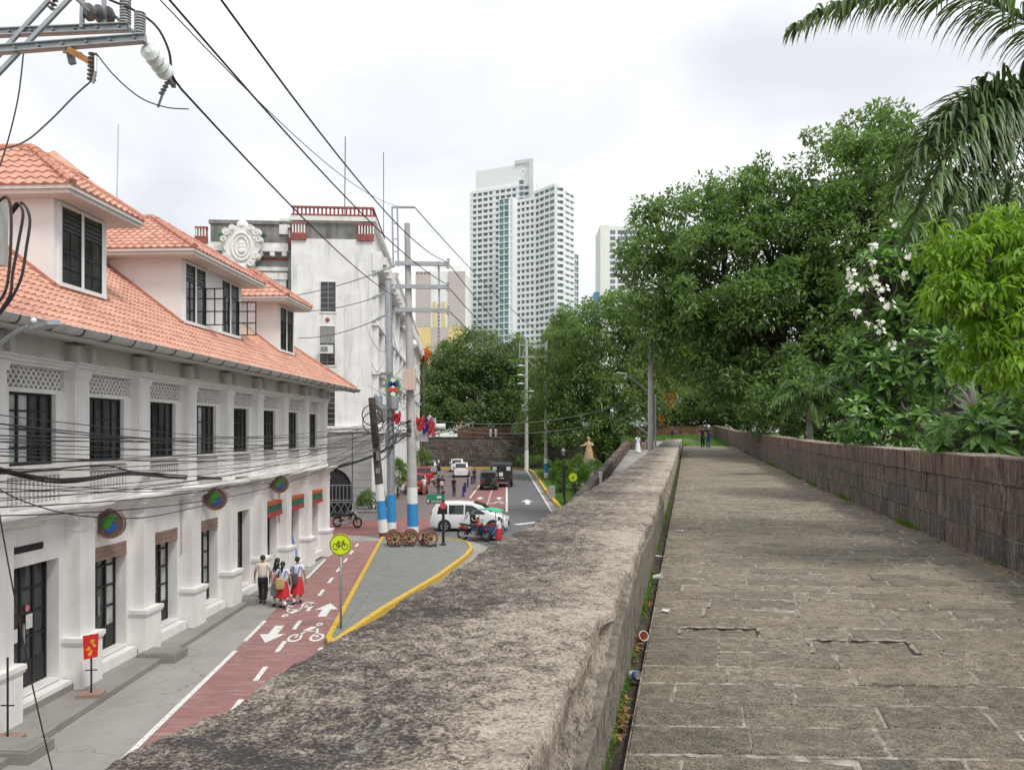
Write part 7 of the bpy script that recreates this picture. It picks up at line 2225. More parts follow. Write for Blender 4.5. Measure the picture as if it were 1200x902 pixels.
def car(label, loc, rz, paint, L=4.46, Wd=1.78, topl=None, belt=.92, wheels=(.82, 3.55), wr=.32, sidewin=None, front=None, rear=None, tumble=.22, zb=.2, cat='car', name='car', group=None, boxy=False, sc=1.0):
    """x runs from tail (0) to nose (L)"""
    t = thing(name, label, cat, loc, rz, group, sc)
    hw = Wd / 2; ns = 40; rings = []
    def wid(x):
        e = min(x, L - x); return hw * (1 - .16 * max(0, 1 - e / .55) ** 2.2) if not boxy else hw * (1 - .04 * max(0, 1 - e / .2) ** 2)
    def sidey(x, z):
        w_ = wid(x)
        if z <= belt: return w_ * (1 - .10 * max(0, (zb + .22 - z) / .3))
        return w_ - tumble * (z - belt)
    xs = sorted(set([L * i / ns for i in range(ns + 1)] + [p[0] for p in topl]))
    for x in xs:
        zt = smooth_interp(topl, x)
        zl = zb + .10 * max(0, 1 - min(x, L - x) / .5)
        zs = [zl, zl + .12, (zl + min(belt, zt)) / 2, min(belt, zt - .09)]
        half = [(sidey(x, z), z) for z in zs]
        zu = zt - .06
        half.append((sidey(x, max(zu, zs[-1] + .01)) - .01, max(zu, zs[-1] + .012)))
        half.append((half[-1][0] - .09, zt - .008)); half.append((half[-1][0] * .5, zt + .014))
        rings.append([(x - L / 2, -y, z) for y, z in half] + [(x - L / 2, y, z) for y, z in reversed(half)])
    m = MB(); kk = len(rings[0]); vs = [p for r in rings for p in r]; fs = []
    for i in range(len(rings) - 1):
        for j in range(kk): fs.append((i * kk + j, i * kk + (j + 1) % kk, (i + 1) * kk + (j + 1) % kk, (i + 1) * kk + j))
    fs += [tuple(range(kk)), tuple(range((len(rings) - 1) * kk, len(rings) * kk))]
    m.add(vs, fs); body = m.build('body', MATS[paint], t, smooth=True)
    # side windows
    for sg in (-1, 1):
        for poly in sidewin or ():
            g = MB(); pts = []
            outer = [(x - L / 2, sg * (sidey(x, z) + .008), z) for x, z in poly]; inner = [(x - L / 2, sg * (sidey(x, z) - .02), z) for x, z in poly]
            n = len(poly); g.add(outer + inner, [tuple(range(n))] + [(i, (i + 1) % n, (i + 1) % n + n, i + n) for i in range(n)])
            g.build('side_window', MATS['car_glass'], body)
        for xw in wheels:
            a = MB(); a.lathe([(wr * 1.14, sg * (hw - .12)), (wr * 1.14, sg * (hw + .003))], (xw - L / 2, 0, wr * 1.02), 22, 'y'); a.build('wheel_arch', MATS['black_plastic'], body)
            wheel(t, xw - L / 2, sg * (hw - .07), wr, .21, sg)
        h = MB(); h.obox((L - .12 - L / 2, sg * (wid(L - .2) - .22), belt - .26), (.1, 0, 0), (0, .17, 0), (0, 0, .06)); h.build('headlight', MATS['lamp_clear'], body)
        h = MB(); h.obox((.05 - L / 2 + (.03 if not boxy else -.05), sg * (wid(.1) - .1), belt - .02 if not boxy else belt - .2), (.05, 0, 0), (0, .08, 0), (0, 0, .17 if not boxy else .09)); h.build('tail_light', MATS['lamp_red'], body)
        if not boxy:
            h = MB(); xm = front[0][0] - .25 if front else L * .68; h.obox((xm - L / 2, sg * (hw + .09), belt + .1), (.06, 0, .0), (0, .09, 0), (0, 0, .07)); h.build('mirror', MATS[paint], body)
    # windscreen / rear glass follow the roof line
    for poly, nm in ((front, 'windscreen'), (rear, 'rear_window')):
        if not poly: continue
        g = MB(); n = 6; vs = []
        (xa, _), (xb, _) = poly
        for i in range(n + 1):
            x = xa + (xb - xa) * i / n; z = smooth_interp(topl, x) + .012; y = sidey(x, max(z - .06, belt)) - .16
            dx = .02 if xa > L / 2 else -.02
            vs += [(x - L / 2 + dx, -y, z), (x - L / 2 + dx, 0, z + .016), (x - L / 2 + dx, y, z)]
        g.add(vs, [(i * 3 + j, i * 3 + j + 1, i * 3 + j + 4, i * 3 + j + 3) for i in range(n) for j in (0, 1)]); g.build(nm, MATS['car_glass'], body)
    h = MB(); h.box(-L / 2 - .03, -L / 2 + .1, -hw * .8, hw * .8, zb + .04, zb + .3); h.build('rear_bumper', MATS['black_plastic'] if boxy else MATS[paint], body)
    h = MB(); h.box(-L / 2 - .05, -L / 2 - .031, -.2, .2, zb + .34, zb + .46); h.build('number_plate', MATS['plate_white'], body)
    h = MB(); h.box(L / 2 - .08, L / 2 + .02, -hw * .6, hw * .6, zb + .1, zb + .36); h.build('grille', MATS['black_plastic'], body)
    return t, body
mpv_top = [(0, .95), (.1, 1.25), (.32, 1.58), (.7, 1.67), (1.6, 1.69), (2.4, 1.64), (2.9, 1.5), (3.55, 1.08), (4.0, .95), (4.3, .78), (4.46, .55)]
mpv_win = [[(.42, 1.0), (.5, 1.42), (1.0, 1.5), (1.02, 1.0)], [(1.1, 1.0), (1.1, 1.51), (1.95, 1.52), (1.95, 1.0)], [(2.03, 1.0), (2.03, 1.52), (2.45, 1.48), (3.2, 1.05), (3.15, 1.0)]]
wc = at(551, 621.5)
car('white people carrier turning across the junction', (wc.x, wc.y + .2, .012), R(-4), 'paint_white', 4.46, 1.78, mpv_top, .96, (.85, 3.62), .33, mpv_win, ((2.45, 0), (3.5, 0)), ((.06, 0), (.36, 0)))
suv_top = [(0, .9), (.08, 1.2), (.35, 1.6), (.8, 1.68), (2.2, 1.68), (2.6, 1.6), (3.2, 1.12), (4.2, .98), (4.45, .7)]
suv_win = [[(.5, 1.05), (.6, 1.5), (1.3, 1.54), (1.3, 1.05)], [(1.4, 1.05), (1.4, 1.54), (2.3, 1.54), (2.9, 1.08), (2.9, 1.05)]]
def suv(lab, px, py, rz, paint, sc=1.08, group='cars parked along the paved street'):
    c = at(px, py); return car(lab, (c.x, c.y, .01), rz, paint, 4.45, 1.8, suv_top, 1.0, (.85, 3.5), .34, suv_win, ((2.55, 0), (3.2, 0)), ((.05, 0), (.32, 0)), sc=sc, group=group)
suv('white hatchback parked in mid street with its tail towards us', 541, 558, R(91), 'paint_white')
suv('white car parked just ahead of the white hatchback', 536, 552, R(92), 'paint_white')
suv('silver grey car parked beyond the red pickup', 503, 555, R(97), 'paint_grey')
suv('dark blue car parked farthest along the left side', 508, 551, R(97), 'paint_dark')
pk_top = [(0, .95), (1.6, .97), (1.68, 1.4), (1.95, 1.72), (3.0, 1.74), (3.35, 1.6), (3.85, 1.12), (4.9, 1.0), (5.1, .7)]
pk_win = [[(1.85, 1.1), (2.05, 1.58), (2.7, 1.6), (2.7, 1.1)], [(2.8, 1.1), (2.8, 1.6), (3.2, 1.58), (3.65, 1.15), (3.65, 1.1)]]
def pickup(lab, px, py, rz):
    c = at(px, py); return car(lab, (c.x, c.y, .01), rz, 'paint_red', 5.1, 1.85, pk_top, 1.02, (1.05, 4.1), .38, pk_win, ((3.32, 0), (3.85, 0)), ((1.63, 0), (1.85, 0)), sc=1.05, name='pickup_truck', cat='pickup', group='cars parked along the paved street')
pickup('red pickup truck farther back with its bed towards us', 497, 566, R(99)); pickup('red pickup truck nearest the painted poles', 488, 577, R(99))
jp_top = [(0, 1.0), (.05, 1.75), (.2, 1.85), (2.0, 1.87), (2.3, 1.7), (2.45, 1.2), (2.6, 1.08), (3.5, 1.0), (3.6, .8)]
jp_win = [[(.15, 1.1), (.15, 1.68), (1.1, 1.7), (1.1, 1.1)], [(1.2, 1.1), (1.2, 1.7), (2.05, 1.68), (2.3, 1.1)]]
c = at(573, 574); tj, bj = car('dark open-sided jeep with spare wheel on its tail', (c.x, c.y + 1.2, .016), R(89), 'paint_olive', 3.6, 1.65, jp_top, 1.05, (.7, 2.9), .37, jp_win, None, None, .06, .35, 'jeep', 'jeep', None, True)
m = MB(); m.lathe([(.14, -.1), (.33, -.1), (.36, -.04), (.36, .06), (.33, .1), (.14, .1)], (-1.92, 0, 1.05), 20, 'x'); m.build('spare_wheel', MATS['tyre'], tj, smooth=True)
m = MB(); m.box(-1.815, -1.805, -.62, .62, 1.25, 1.7); m.build('rear_window', MATS['car_glass'], tj)
jn_top = [(0, 1.0), (.04, 2.05), (.15, 2.15), (3.6, 2.18), (3.75, 2.0), (4.0, 1.25), (5.2, 1.1), (5.3, .8)]
jn_win = [[(.3, 1.25), (.3, 1.8), (3.2, 1.82), (3.2, 1.25)]]
c = at(588, 569.5); tv, bv = car('black long-bodied passenger jeepney parked beyond the jeep', (c.x - .1, c.y + 1.0, .016), R(92), 'paint_black', 5.3, 2.0, jn_top, 1.15, (1.1, 4.4), .4, jn_win, None, None, .03, .42, 'jeepney', 'jeepney', None, True, 1.15)
m = MB(); m.box(-2.70, -2.665, -.35, .35, .7, 1.85); dr = m.build('rear_door', MATS['black_plastic'], tv)
m = MB(); m.box(-2.72, -2.70, -.12, .22, 1.0, 1.35); m.build('white_sticker', MATS['plate_white'], tv)
for yy in (-.62, .62): m = MB(); m.box(-2.69, -2.668, yy - .18, yy + .18, 1.5, 1.85); m.build('rear_window', MATS['pale_glass'], tv)

def motorbike(label, loc, rz, paint='paint_black', group=None, sc=1.0):
    t = thing('motorcycle', label, 'motorcycle', loc, rz, group, sc)
    for x in (-.62, .62):
        o = MB(); pts = [(x + .25 * math.cos(2 * math.pi * i / 22), 0, .3 + .25 * math.sin(2 * math.pi * i / 22)) for i in range(23)]
        o.tube(pts, .05, 8, cap=False); w = o.build('wheel', MATS['tyre'], t, smooth='all')
        o = MB()
        for k in range(8): a = k * math.pi / 4; o.bar((x, 0, .3), (x + .22 * math.cos(a), 0, .3 + .22 * math.sin(a)), .02)
        o.lathe([(.07, -.06), (.07, .06)], (x, 0, .3), 10, 'y'); o.build('rim', MATS['rim_grey'], w)
    m = MB(); m.tube([(.62, .07, .3), (.52, .07, .62), (.42, .04, .9)], .025, 6); m.tube([(.62, -.07, .3), (.52, -.07, .62), (.42, -.04, .9)], .025, 6); m.tube([(.44, 0, .85), (.1, 0, .5), (-.25, 0, .42), (-.62, 0, .3)], .04, 7); m.build('frame', MATS['black_plastic'], t, smooth='all')
    m = MB(); m.tube([(.36, -.3, .98), (.42, 0, .92), (.36, .3, .98)], .016, 6); m.build('handlebar', MATS['chrome'], t)
    m = MB(); m.tube([(.4, 0, .78), (.2, 0, .8), (-.02, 0, .72), (-.12, 0, .66)], [.07, .13, .11, .05], 10); m.build('tank', MATS[paint], t, smooth='all')
    m = MB(); m.tube([(.02, 0, .74), (-.3, 0, .74), (-.7, 0, .8), (-.82, 0, .82)], [.08, .11, .1, .04], 8, True, .55); m.build('seat', MATS['black_plastic'], t, smooth='all')
    m = MB(); m.tube([(.62, 0, .6), (.45, 0, .61), (.8, 0, .52)], [.05, .06, .03], 6); m.tube([(-.35, 0, .58), (-.7, 0, .66), (-.92, 0, .55)], [.07, .08, .03], 8); m.build('fairing', MATS[paint], t, smooth='all')
    m = MB(); m.lathe([(.05, -.05), (.08, 0), (.075, .06)], (.5, 0, .84), 10, 'x'); m.build('headlight', MATS['lamp_clear'], t)
    m = MB(); m.box(-.12, .18, -.12, .12, .2, .5); m.tube([(.1, -.15, .25), (-.4, -.16, .25), (-.75, -.17, .32)], .04, 7); m.build('engine', MATS['rim_grey'], t)
    return t
c = at(407, 618); motorbike('black motorcycle parked at the corner of the shop house', (c.x, c.y, .008), R(-14), sc=1.05)
c = at(456, 585); motorbike('motorcycle parked by the hedge behind the painted poles', (c.x, c.y, .01), R(80), group='motorcycles parked by the street front')
c = at(505, 571); motorbike('motorcycle parked beside the red pickups', (c.x, c.y, .01), R(20), 'paint_grey', 'motorcycles parked by the street front')
# tricycle: motorcycle, driver and sidecar
c = at(556, 634); rz = R(-22)
motorbike('motorcycle of the tricycle with rider, in front of the white car', (c.x, c.y, .012), rz, 'paint_red', sc=1.08)
dx = Vector((math.cos(rz), math.sin(rz), 0)); dy = Vector((-math.sin(rz), math.cos(rz), 0))
person('person in a black shirt riding the tricycle motorcycle', (c.x - dx.x * .12, c.y - dx.y * .12, .012), rz - R(90), 1.66, 'black', 'charcoal', sit=True)
sc_o = c + dy * .85 + dx * .35
plain('canopy_green', (0.05, 0.42, 0.24), 0.6, 0.08, 5, local=True)
t = thing('sidecar', 'tricycle sidecar with bright green canopy and blue panel', 'sidecar', (sc_o.x, sc_o.y, .012), rz)
m = MB(); n = 10
prof = [(-.75 + 1.5 * i / n, 1.35 + .28 * math.sin(math.pi * (.12 + .7 * i / n))) for i in range(n + 1)]
for i in range(n):
    (xa, za), (xb, zb_) = prof[i], prof[i + 1]; m.obox(((xa + xb) / 2, 0, (za + zb_) / 2), ((xb - xa) / 2, 0, (zb_ - za) / 2), (0, .55, 0), (0, 0, .02))
m.build('canopy', MATS['canopy_green'], t)
m = MB(); m.box(-.7, .75, -.5, .5, .25, .32); m.box(-.75, -.68, -.5, .5, .3, 1.1); m.box(-.7, -.25, -.48, .48, .32, .6); m.build('seat', MATS['black_plastic'], t)
m = MB(); m.box(-.7, .78, -.535, -.5, .3, .78); m.box(.72, .78, -.5, .5, .3, .7); m.build('side_panel', MATS['paint_blue'], t)
m = MB(); m.box(-.7, .76, -.54, -.505, .79, .9); m.build('red_trim', MATS['paint_red'], t)
m = MB()
for x, z in ((-.7, 1.42), (.7, 1.55)):
    for y in (-.5, .5): m.tube([(x, y, .3), (x, y, z)], .02, 6)
m.tube([(0, -.5, .3), (0, -1.0, .38)], .025, 6); m.build('frame', MATS['chrome'], t)
wheel(t, -.1, .62, .27, .1, 1)

# ---------------------------------------------------------------- carts with spoked wooden wheels on the island
plain('cart_wood', (0.20, 0.085, 0.055), 0.75, 0.25, 6, local=True); plain('cart_wood_light', (0.40, 0.24, 0.13), 0.75, 0.2, 6, local=True); plain('cannon_iron', (0.05, 0.035, 0.032), 0.6, 0.2, 6, local=True)
def cannon_cart(label, px, py, rz):
    c = at(px, py, .165); t = thing('cannon_cart', label, 'cart', (c.x, c.y, .165), rz, 'wooden wheeled carts on the island', .88)
    r = .44
    for y in (-.38, .38):
        o = MB(); pts = [(r * .9 * math.cos(2 * math.pi * i / 26), 0, r * .9 * math.sin(2 * math.pi * i / 26)) for i in range(27)]
        o.tube(pts, .055, 8, cap=False); w = o.build('wheel', MATS['cart_wood'], t, smooth='all'); w.location = (0, y, r)
        for k in range(10):
            a = k * 2 * math.pi / 10; s = MB(); s.bar((.06 * math.cos(a), 0, .06 * math.sin(a)), (r * .86 * math.cos(a), 0, r * .86 * math.sin(a)), .05, .04, up=(0, 1, 0)); s.build('spoke', MATS['cart_wood_light'], w)
        h = MB(); h.lathe([(.05, -.09), (.1, -.05), (.1, .05), (.05, .09)], (0, 0, 0), 12, 'y'); h.build('hub', MATS['cannon_iron'], w)
    m = MB(); m.tube([(0, -.42, r), (0, .42, r)], .04, 8); m.build('axle', MATS['cannon_iron'], t)
    for y in (-.2, .2):
        m = MB(); m.plate([(-.42, .0), (-.28, .0), (.05, .3), (.22, .3), (.22, .5), (-.1, .5)], (0, y - .03, .1), (1, 0, 0), (0, 0, 1), -.06); m.build('cheek', MATS['cart_wood'], t)
    m = MB(); m.lathe([(.05, -.34), (.11, -.3), (.13, -.2), (.1, .26), (.09, .3), (.11, .34), (.06, .36)], (0, 0, .62), 14, 'x'); m.build('barrel', MATS['cannon_iron'], t, smooth=True)
    m = MB(); m.box(-.26, .26, -.6, -.45, 0, .12); m.build('wheel_chock', MATS['cannon_iron'], t)
cannon_cart('left wooden wheeled cart in front of the leaning pole', 462, 639, R(14)); cannon_cart('middle wooden wheeled cart in front of the concrete pole', 480.5, 638.5, R(4)); cannon_cart('right wooden wheeled cart standing apart on the island', 501, 639, R(34))

# ---------------------------------------------------------------- signs, posts, statue
plain('sign_lime', (0.62, 0.78, 0.02), 0.45, 0.03, 6, local=True); plain('sign_black', (0.015, 0.015, 0.015), 0.5, 0.1, 6, local=True); plain('sign_green', (0.01, 0.22, 0.12), 0.5, 0.06, 6, local=True); plain('sign_dark_green', (0.012, 0.055, 0.04), 0.5, 0.06, 6, local=True); plain('post_black', (0.02, 0.024, 0.025), 0.5, 0.15, 6, local=True)
plain('poster_red', (0.62, 0.025, 0.02), 0.5, 0.15, 6, local=True); plain('poster_yellow', (0.75, 0.42, 0.05), 0.5, 0.15, 6, local=True); plain('banner_blue', (0.16, 0.26, 0.60), 0.6, 0.3, 6, local=True); plain('banner_pink', (0.60, 0.32, 0.45), 0.6, 0.3, 6, local=True); plain('leaf_green_paint', (0.03, 0.25, 0.09), 0.6, 0.1, 6, local=True)
def disc_sign(name, label, base, h, r, kind, post='galvanised'):
    t = thing(name, label, 'sign', base)
    m = MB(); m.tube([(0, .04, 0), (0, .04, h + r * .6)], .035, 8); m.build('post', MATS[post], t, smooth='all')
    m = MB(); m.lathe([(r, -.008), (r, .008)], (0, 0, h), 32, 'y'); m.build('plate', MATS['sign_lime'], t)
    m = MB(); y = -.012
    pts = [(r * .93 * math.cos(2 * math.pi * i / 36), y, h + r * .93 * math.sin(2 * math.pi * i / 36)) for i in range(37)]
    for i in range(36): m.bar(pts[i], pts[i + 1], r * .055, .006, up=(0, 1, 0))
    m.build('border', MATS['sign_black'], t)
    m = MB()
    def bar(a, b, w): m.bar((a[0] * r, y, h + a[1] * r), (b[0] * r, y, h + b[1] * r), w * r, .006, up=(0, 1, 0))
    if kind == 'bike':
        for cx_ in (-.42, .42):
            q = [(cx_ + .27 * math.cos(2 * math.pi * i / 18), -.16 + .27 * math.sin(2 * math.pi * i / 18)) for i in range(19)]
            for i in range(18): bar(q[i], q[i + 1], .055)
        for a, b in (((-.42, -.16), (-.2, .22)), ((-.2, .22), (.26, .22)), ((.42, -.16), (.24, .38)), ((-.2, .22), (0, -.16)), ((0, -.16), (.26, .22)), ((-.42, -.16), (0, -.16)), ((.24, .38), (.4, .4)), ((-.3, .3), (-.12, .3)), ((-.2, .22), (-.22, .3))): bar(a, b, .055)
    else:
        for a, b, w in (((.02, .2), (-.02, -.1), .2), ((0, -.1), (-.2, -.5), .11), ((0, -.1), (.2, -.5), .11), ((0, .18), (-.24, -.05), .08), ((.03, .18), (.24, .0), .08), ((.0, .44), (.06, .44), .18)): bar(a, b, w)
    m.build('pictogram', MATS['sign_black'], t)
    return t
b = at(399, 736, .165); disc_sign('bicycle_sign', 'round lime yellow bicycle sign on a thin post at the island tip', b, P(399, 638, b.y).z - b.z, .31, 'bike')
b = at(671.5, 586); Y_ = 57.0; c = P(671.5, 559, Y_); disc_sign('pedestrian_sign', 'round lime yellow walking figure sign on the lawn', (c.x, Y_, .15), c.z - .15, .34, 'walk', 'post_black')
for (px, Y_, lab) in ((661.5, 55, 'slim black post left of the walking figure sign'), (674, 59, 'short black post behind the walking figure sign')):
    c = P(px, 548 if px < 665 else 568, Y_)
    m = MB(); m.tube([(0, 0, 0), (0, 0, c.z - .15)], .06, 8); m.lathe([(.1, 0), (.1, .25), (.07, .3)], (0, 0, 0), 8); m.lathe([(.06, 0), (.12, .12), (.05, .26)], (0, 0, c.z - .17), 8); o = m.build('lawn_post', MATS['post_black'], None, smooth=True); o.location = (c.x, Y_, .15); tag(o, lab, 'post')
# lamp on the lawn
c = P(660, 531, 66); t = thing('garden_lamp', 'black garden lamp between the clipped bushes', 'lamp', (c.x, 66, .15)); m = MB(); m.tube([(0, 0, 0), (0, 0, c.z - .3)], .05, 8); m.build('post', MATS['post_black'], t); m = MB(); m.lathe([(.1, c.z - .32), (.2, c.z + .05), (.22, c.z + .08), (.04, c.z + .3)], (0, 0, 0), 8); m.build('lantern', MATS['iron_grey'], t)
for (px, Y_, lab) in ((646.5, 64, 'pale stone block standing at the road edge of the lawn'), (688, 66, 'grey stone slab beside the right clipped bush')):
    c = P(px, 560, Y_); m = MB(); m.prism([(-.28, -.2), (.28, -.2), (.28, .2), (-.28, .2)], 0, 1.0); m.prism([(-.22, -.15), (.22, -.15), (.22, .15), (-.22, .15)], 1.0, 1.06); o = m.build('stone_block', MATS['stone_grey_blocks']); o.location = (c.x, Y_, .15); tag(o, lab, 'block')
# green direction sign on a black post
b = at(519.5, 638.5, .165); t = thing('direction_sign', 'green direction sign on a black post behind the carts', 'sign', b)
hh = P(519, 575, b.y).z - b.z; zt_ = P(519, 579, b.y).z - b.z; zm_ = P(519, 585, b.y).z - b.z; zb__ = P(519, 590, b.y).z - b.z; x0_ = P(500, 580, b.y).x - b.x
m = MB(); m.tube([(0, 0, 0), (0, 0, hh)], .07, 10); m.lathe([(.14, 0), (.14, .06), (.08, .12)], (0, 0, 0), 10); m.build('post', MATS['post_black'], t, smooth=True)
m = MB(); m.box(x0_, .08, -.12, -.07, zm_, zt_); m.build('panel', MATS['sign_green'], t)
m = MB(); m.box(x0_ + .02, .06, -.12, -.075, zb__, zm_ - .01); m.build('panel', MATS['sign_dark_green'], t)
m = MB(); w_ = -x0_
for (xa, xb, za, zc) in ((.62, .9, .62, .82), (.28, .92, .3, .36), (.24, .92, .12, .17)): m.box(x0_ + w_ * xa, x0_ + w_ * xb, -.126, -.12, zb__ + (zt_ - zb__) * za, zb__ + (zt_ - zb__) * zc)
m.box(x0_ + w_ * .06, x0_ + w_ * .16, -.126, -.12, zb__ + .08, zb__ + .2)
stuff(m.build('lettering', MATS['plate_white'], t))
m = MB(); m.lathe([(.16, -.03), (.16, .03)], (0, -.1, P(519, 592, b.y).z - b.z), 16, 'y'); m.build('red_disc', MATS['lantern_red'], t)
# poster stands on the pavement
def stand(label, base, h, w, ph, mats_, tilt=0.0, rz=0.0, basem='post_black'):
    t = thing('sign_stand', label, 'sign', base, rz)
    m = MB(); m.box(-.24, .24, -.16, .16, 0, .07); m.build('foot', MATS[basem], t)
    m = MB(); m.tube([(0, 0, .07), (0, 0, h)], .02, 6); m.bar((-.12, 0, h * .42), (.12, 0, h * .42), .02); m.build('pole', MATS['post_black'], t)
    if ph:
        m = MB(); m.plate([(-w / 2, 0), (w / 2, .05), (w / 2 + .02, ph), (-w / 2 - .02, ph - .04)], (0, -.02, h - ph + .02), (1, 0, tilt), (0, 0, 1), .02); po2 = m.build('poster', MATS[mats_[0]], t)
        m = MB(); rr = random.Random(3)
        for k in range(9):
            a, b = rr.uniform(-.32, .2) * w, h - ph + .1 + k * (ph - .2) / 9
            m.box(a, a + rr.uniform(.12, .34) * w, -.046, -.042, b, b + ph * .07)
        stuff(m.build('print', MATS[mats_[1]], po2))
    return t
b = at(107, 815, .13); stand('red and yellow poster on a slim stand on the pavement', b, 1.3, .27, .54, ('poster_red', 'poster_yellow'), .0, R(8), 'brown_shutter')
b = at(9, 867, .13); stand('thin empty stand with a dark foot at the left edge of the pavement', b, 1.5, .3, 0, ('plate_white', 'sign_black'), 0, 0, 'brown_shutter')
b = at(373, 640, .13); stand('red and black menu board on a post by the last shop door', b, 2.0, .34, .75, ('sign_black', 'poster_red'), 0, R(25))
c = at(342, 662, .13); t = thing('tall_banner', 'tall blue and pink banner leaning by the far shop doors', 'banner', (c.x, c.y, .13), R(18))
m = MB(); m.plate([(-.22, 0), (.22, 0), (.22, 1.75), (-.22, 1.75)], (0, 0, 0), (1, 0, 0), (0, .1, 1), .025); bo = m.build('banner_cloth', MATS['banner_blue'], t)
m = MB(); rr = random.Random(8)
for k in range(14): a = rr.uniform(-.2, .05); m.obox((a + .07, -.016 + (.1 * (k * .12 + .08)), k * .12 + .09), (rr.uniform(.05, .12), 0, 0), (0, .006, 0), (0, 0, .035))
stuff(m.build('print', MATS['banner_pink'], bo))
c = at(366, 648, .13); t = thing('a_frame_board', 'white board with green leaf print leaning by the last pilasters', 'sign', (c.x, c.y, .13), R(70))
m = MB(); m.plate([(-.2, 0), (.2, 0), (.2, 1.6), (-.2, 1.6)], (0, 0, 0), (1, 0, 0), (0, .08, 1), .03); bo = m.build('board', MATS['plate_white'], t)
m = MB(); m.plate([(-.05, .2), (.1, .45), (.02, .8), (.12, 1.1), (-.04, 1.4), (-.12, 1.0), (-.02, .7), (-.13, .42)], (0, -.008, 0), (1, 0, 0), (0, .08, 1), .006); m.build('print', MATS['leaf_green_paint'], bo)
# statue
plain('statue_bronze', (0.44, 0.31, 0.16), 0.5, 0.25, 5, local=True)
sy = 78.0; c = P(690, 546, sy); zt_ = P(690, 513, sy).z
t = thing('statue', 'golden robed statue with outstretched arm above the clipped bushes', 'statue', (c.x, sy, .15))
zb_ = P(690, 537, sy).z - .15; H_ = zt_ - .15 - zb_
m = MB(); m.box(-.75, .75, -.75, .75, 0, zb_ * .8); m.box(-.6, .6, -.6, .6, zb_ * .8, zb_); m.build('pedestal', MATS['stone_grey_blocks'], t)
k = H_ / 1.7
m = MB()
kk = 20; rings = []
for (z, rx_, ry_) in ((0, .38, .32), (.25, .36, .3), (.6, .3, .25), (.9, .25, .2), (1.1, .24, .19), (1.3, .22, .16), (1.4, .12, .1), (1.45, .07, .075)):
    rings.append([(rx_ * k * (1 + .08 * math.cos(7 * b) * (1.4 - z) / 1.4) * math.cos(b), ry_ * k * (1 + .08 * math.cos(7 * b) * (1.4 - z) / 1.4) * math.sin(b), zb_ + z * k) for b in [2 * math.pi * j / kk for j in range(kk)]])
m.add([p for r in rings for p in r], [(i * kk + j, i * kk + (j + 1) % kk, (i + 1) * kk + (j + 1) % kk, (i + 1) * kk + j) for i in range(len(rings) - 1) for j in range(kk)])
m.lathe([(.06 * k, zb_ + 1.44 * k), (.1 * k, zb_ + 1.52 * k), (.11 * k, zb_ + 1.6 * k), (.13 * k, zb_ + 1.66 * k), (.06 * k, zb_ + 1.76 * k), (.01, zb_ + 1.82 * k)], (0, 0, 0), 14)
m.tube([(-.2 * k, 0, zb_ + 1.28 * k), (-.34 * k, -.05, zb_ + 1.1 * k), (-.62 * k, -.12, zb_ + 1.04 * k), (-.72 * k, -.14, zb_ + 1.02 * k)], [.1 * k, .09 * k, .06 * k, .04 * k], 8)
m.tube([(.2 * k, 0, zb_ + 1.28 * k), (.34 * k, -.08, zb_ + 1.1 * k), (.2 * k, -.22, zb_ + 1.05 * k)], [.1 * k, .09 * k, .06 * k], 8)
m.build('figure', MATS['statue_bronze'], t, smooth='all')
# bollards and barriers in the far street
for k, (px, py) in enumerate(((543, 582), (545, 576.5), (548, 571), (553, 567))):
    c = at(px, py); m = MB(); m.lathe([(.16, 0), (.16, .06), (.09, .1), (.09, .85), (.11, .9), (.05, 1.0)], (0, 0, 0), 10); o = m.build('bollard', MATS['paint_dark' if k % 2 else 'flag_blue'], None, smooth=True); o.location = (c.x, c.y, .004)
    tag(o, ('nearest', 'second', 'third', 'farthest')[k] + ' slim bollard in the row beside the red far lane', 'bollard', 'bollards beside the far lane')
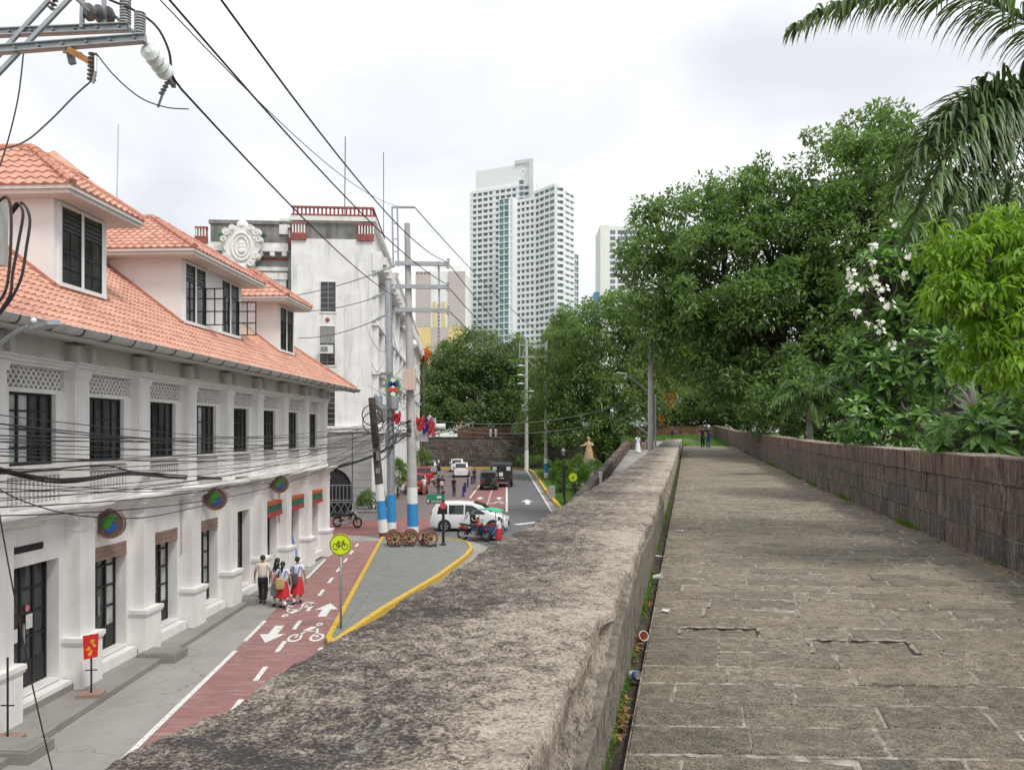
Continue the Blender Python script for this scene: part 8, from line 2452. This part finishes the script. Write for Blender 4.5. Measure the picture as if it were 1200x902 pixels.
# litter in the gutter
def cup(lab, s, n, col, rot):
    t = thing('paper_cup', lab, 'cup', W(s, n, zw(s) - .005)); t.rotation_euler = rot
    m = MB(); k = 16; vs = []
    for (r, z) in ((.027, 0), (.039, .095), (.035, .095), (.024, .006)): vs += [(r * math.cos(2 * math.pi * j / k), r * math.sin(2 * math.pi * j / k), z) for j in range(k)]
    m.add(vs, [(i * k + j, i * k + (j + 1) % k, (i + 1) * k + (j + 1) % k, (i + 1) * k + j) for i in range(3) for j in range(k)] + [tuple(range(48, 64)), tuple(range(15, -1, -1))]); m.build('cup_wall', MATS[col], t, smooth=True)
    m = MB(); m.tube([(.038 * math.cos(2 * math.pi * j / 18), .038 * math.sin(2 * math.pi * j / 18), .095) for j in range(19)], .003, 5, cap=False); m.build('rim', MATS['plate_white'], t, smooth='all')
plain('cup_orange', (0.55, 0.26, 0.14), 0.6, 0.15, 20, local=True)
cup('brown paper cup lying open in the gutter beside the walkway', 6.05, -.37, 'cup_orange', (R(65), 0, R(20)))
cp = W(5.15, -.345, zw(5) - .015); t = thing('drink_can', 'blue and silver drink can lying in the gutter beside the walkway', 'can', cp); t.rotation_euler = (R(72), 0, R(25))
m = MB(); m.lathe([(.024, -.052), (.032, -.045), (.032, .045), (.025, .052)], (0, 0, .0), 18); m.build('can_body', MATS['paint_blue'], t, smooth=True); m = MB(); m.lathe([(.024, .0525), (.026, .056), (.023, .056), (.02, .053)], (0, 0, 0), 18); m.build('can_lid', MATS['chrome'], t, smooth=True); m = MB(); m.lathe([(.0325, -.02), (.0328, -.0), (.0325, .02)], (0, 0, 0), 18); m.build('label_band', MATS['band_white'], t)
cup('white plastic cup in the gutter farther along the parapet', 8.6, -.36, 'plate_white', (R(80), 0, R(60)))
def scrap(lab, p, r, seed):
    rr = random.Random(seed); m = MB(); n = 5
    g_ = [[Vector(((i / n - .5) * r * 2, (j / n - .5) * r * 1.3, rr.uniform(0, .022))) for i in range(n + 1)] for j in range(n + 1)]
    for j in range(n):
        for i in range(n): m.quad(g_[j][i], g_[j][i + 1], g_[j + 1][i + 1], g_[j + 1][i])
    o = m.build('paper_scrap', MATS['plate_white'], None, fix=False); o.location = p; o.rotation_euler = (0, 0, rr.uniform(0, 3)); md = o.modifiers.new('t', 'SOLIDIFY'); md.thickness = .002; tag(o, lab, 'litter', 'paper litter on the walk')
scrap('crumpled white scrap on the paving near the brown cup', W(6.95, -.18, 4.112), .035, 1); scrap('white scrap at the foot of the right wall', W(24.5, 3.5, zw(24.5) + .012), .06, 2); scrap('white scrap in the gutter beyond the plastic cup', W(10.2, -.36, 4.07), .04, 3); scrap('pale scrap on the paving farther along the parapet', W(12.6, -.1, 4.112), .04, 4)
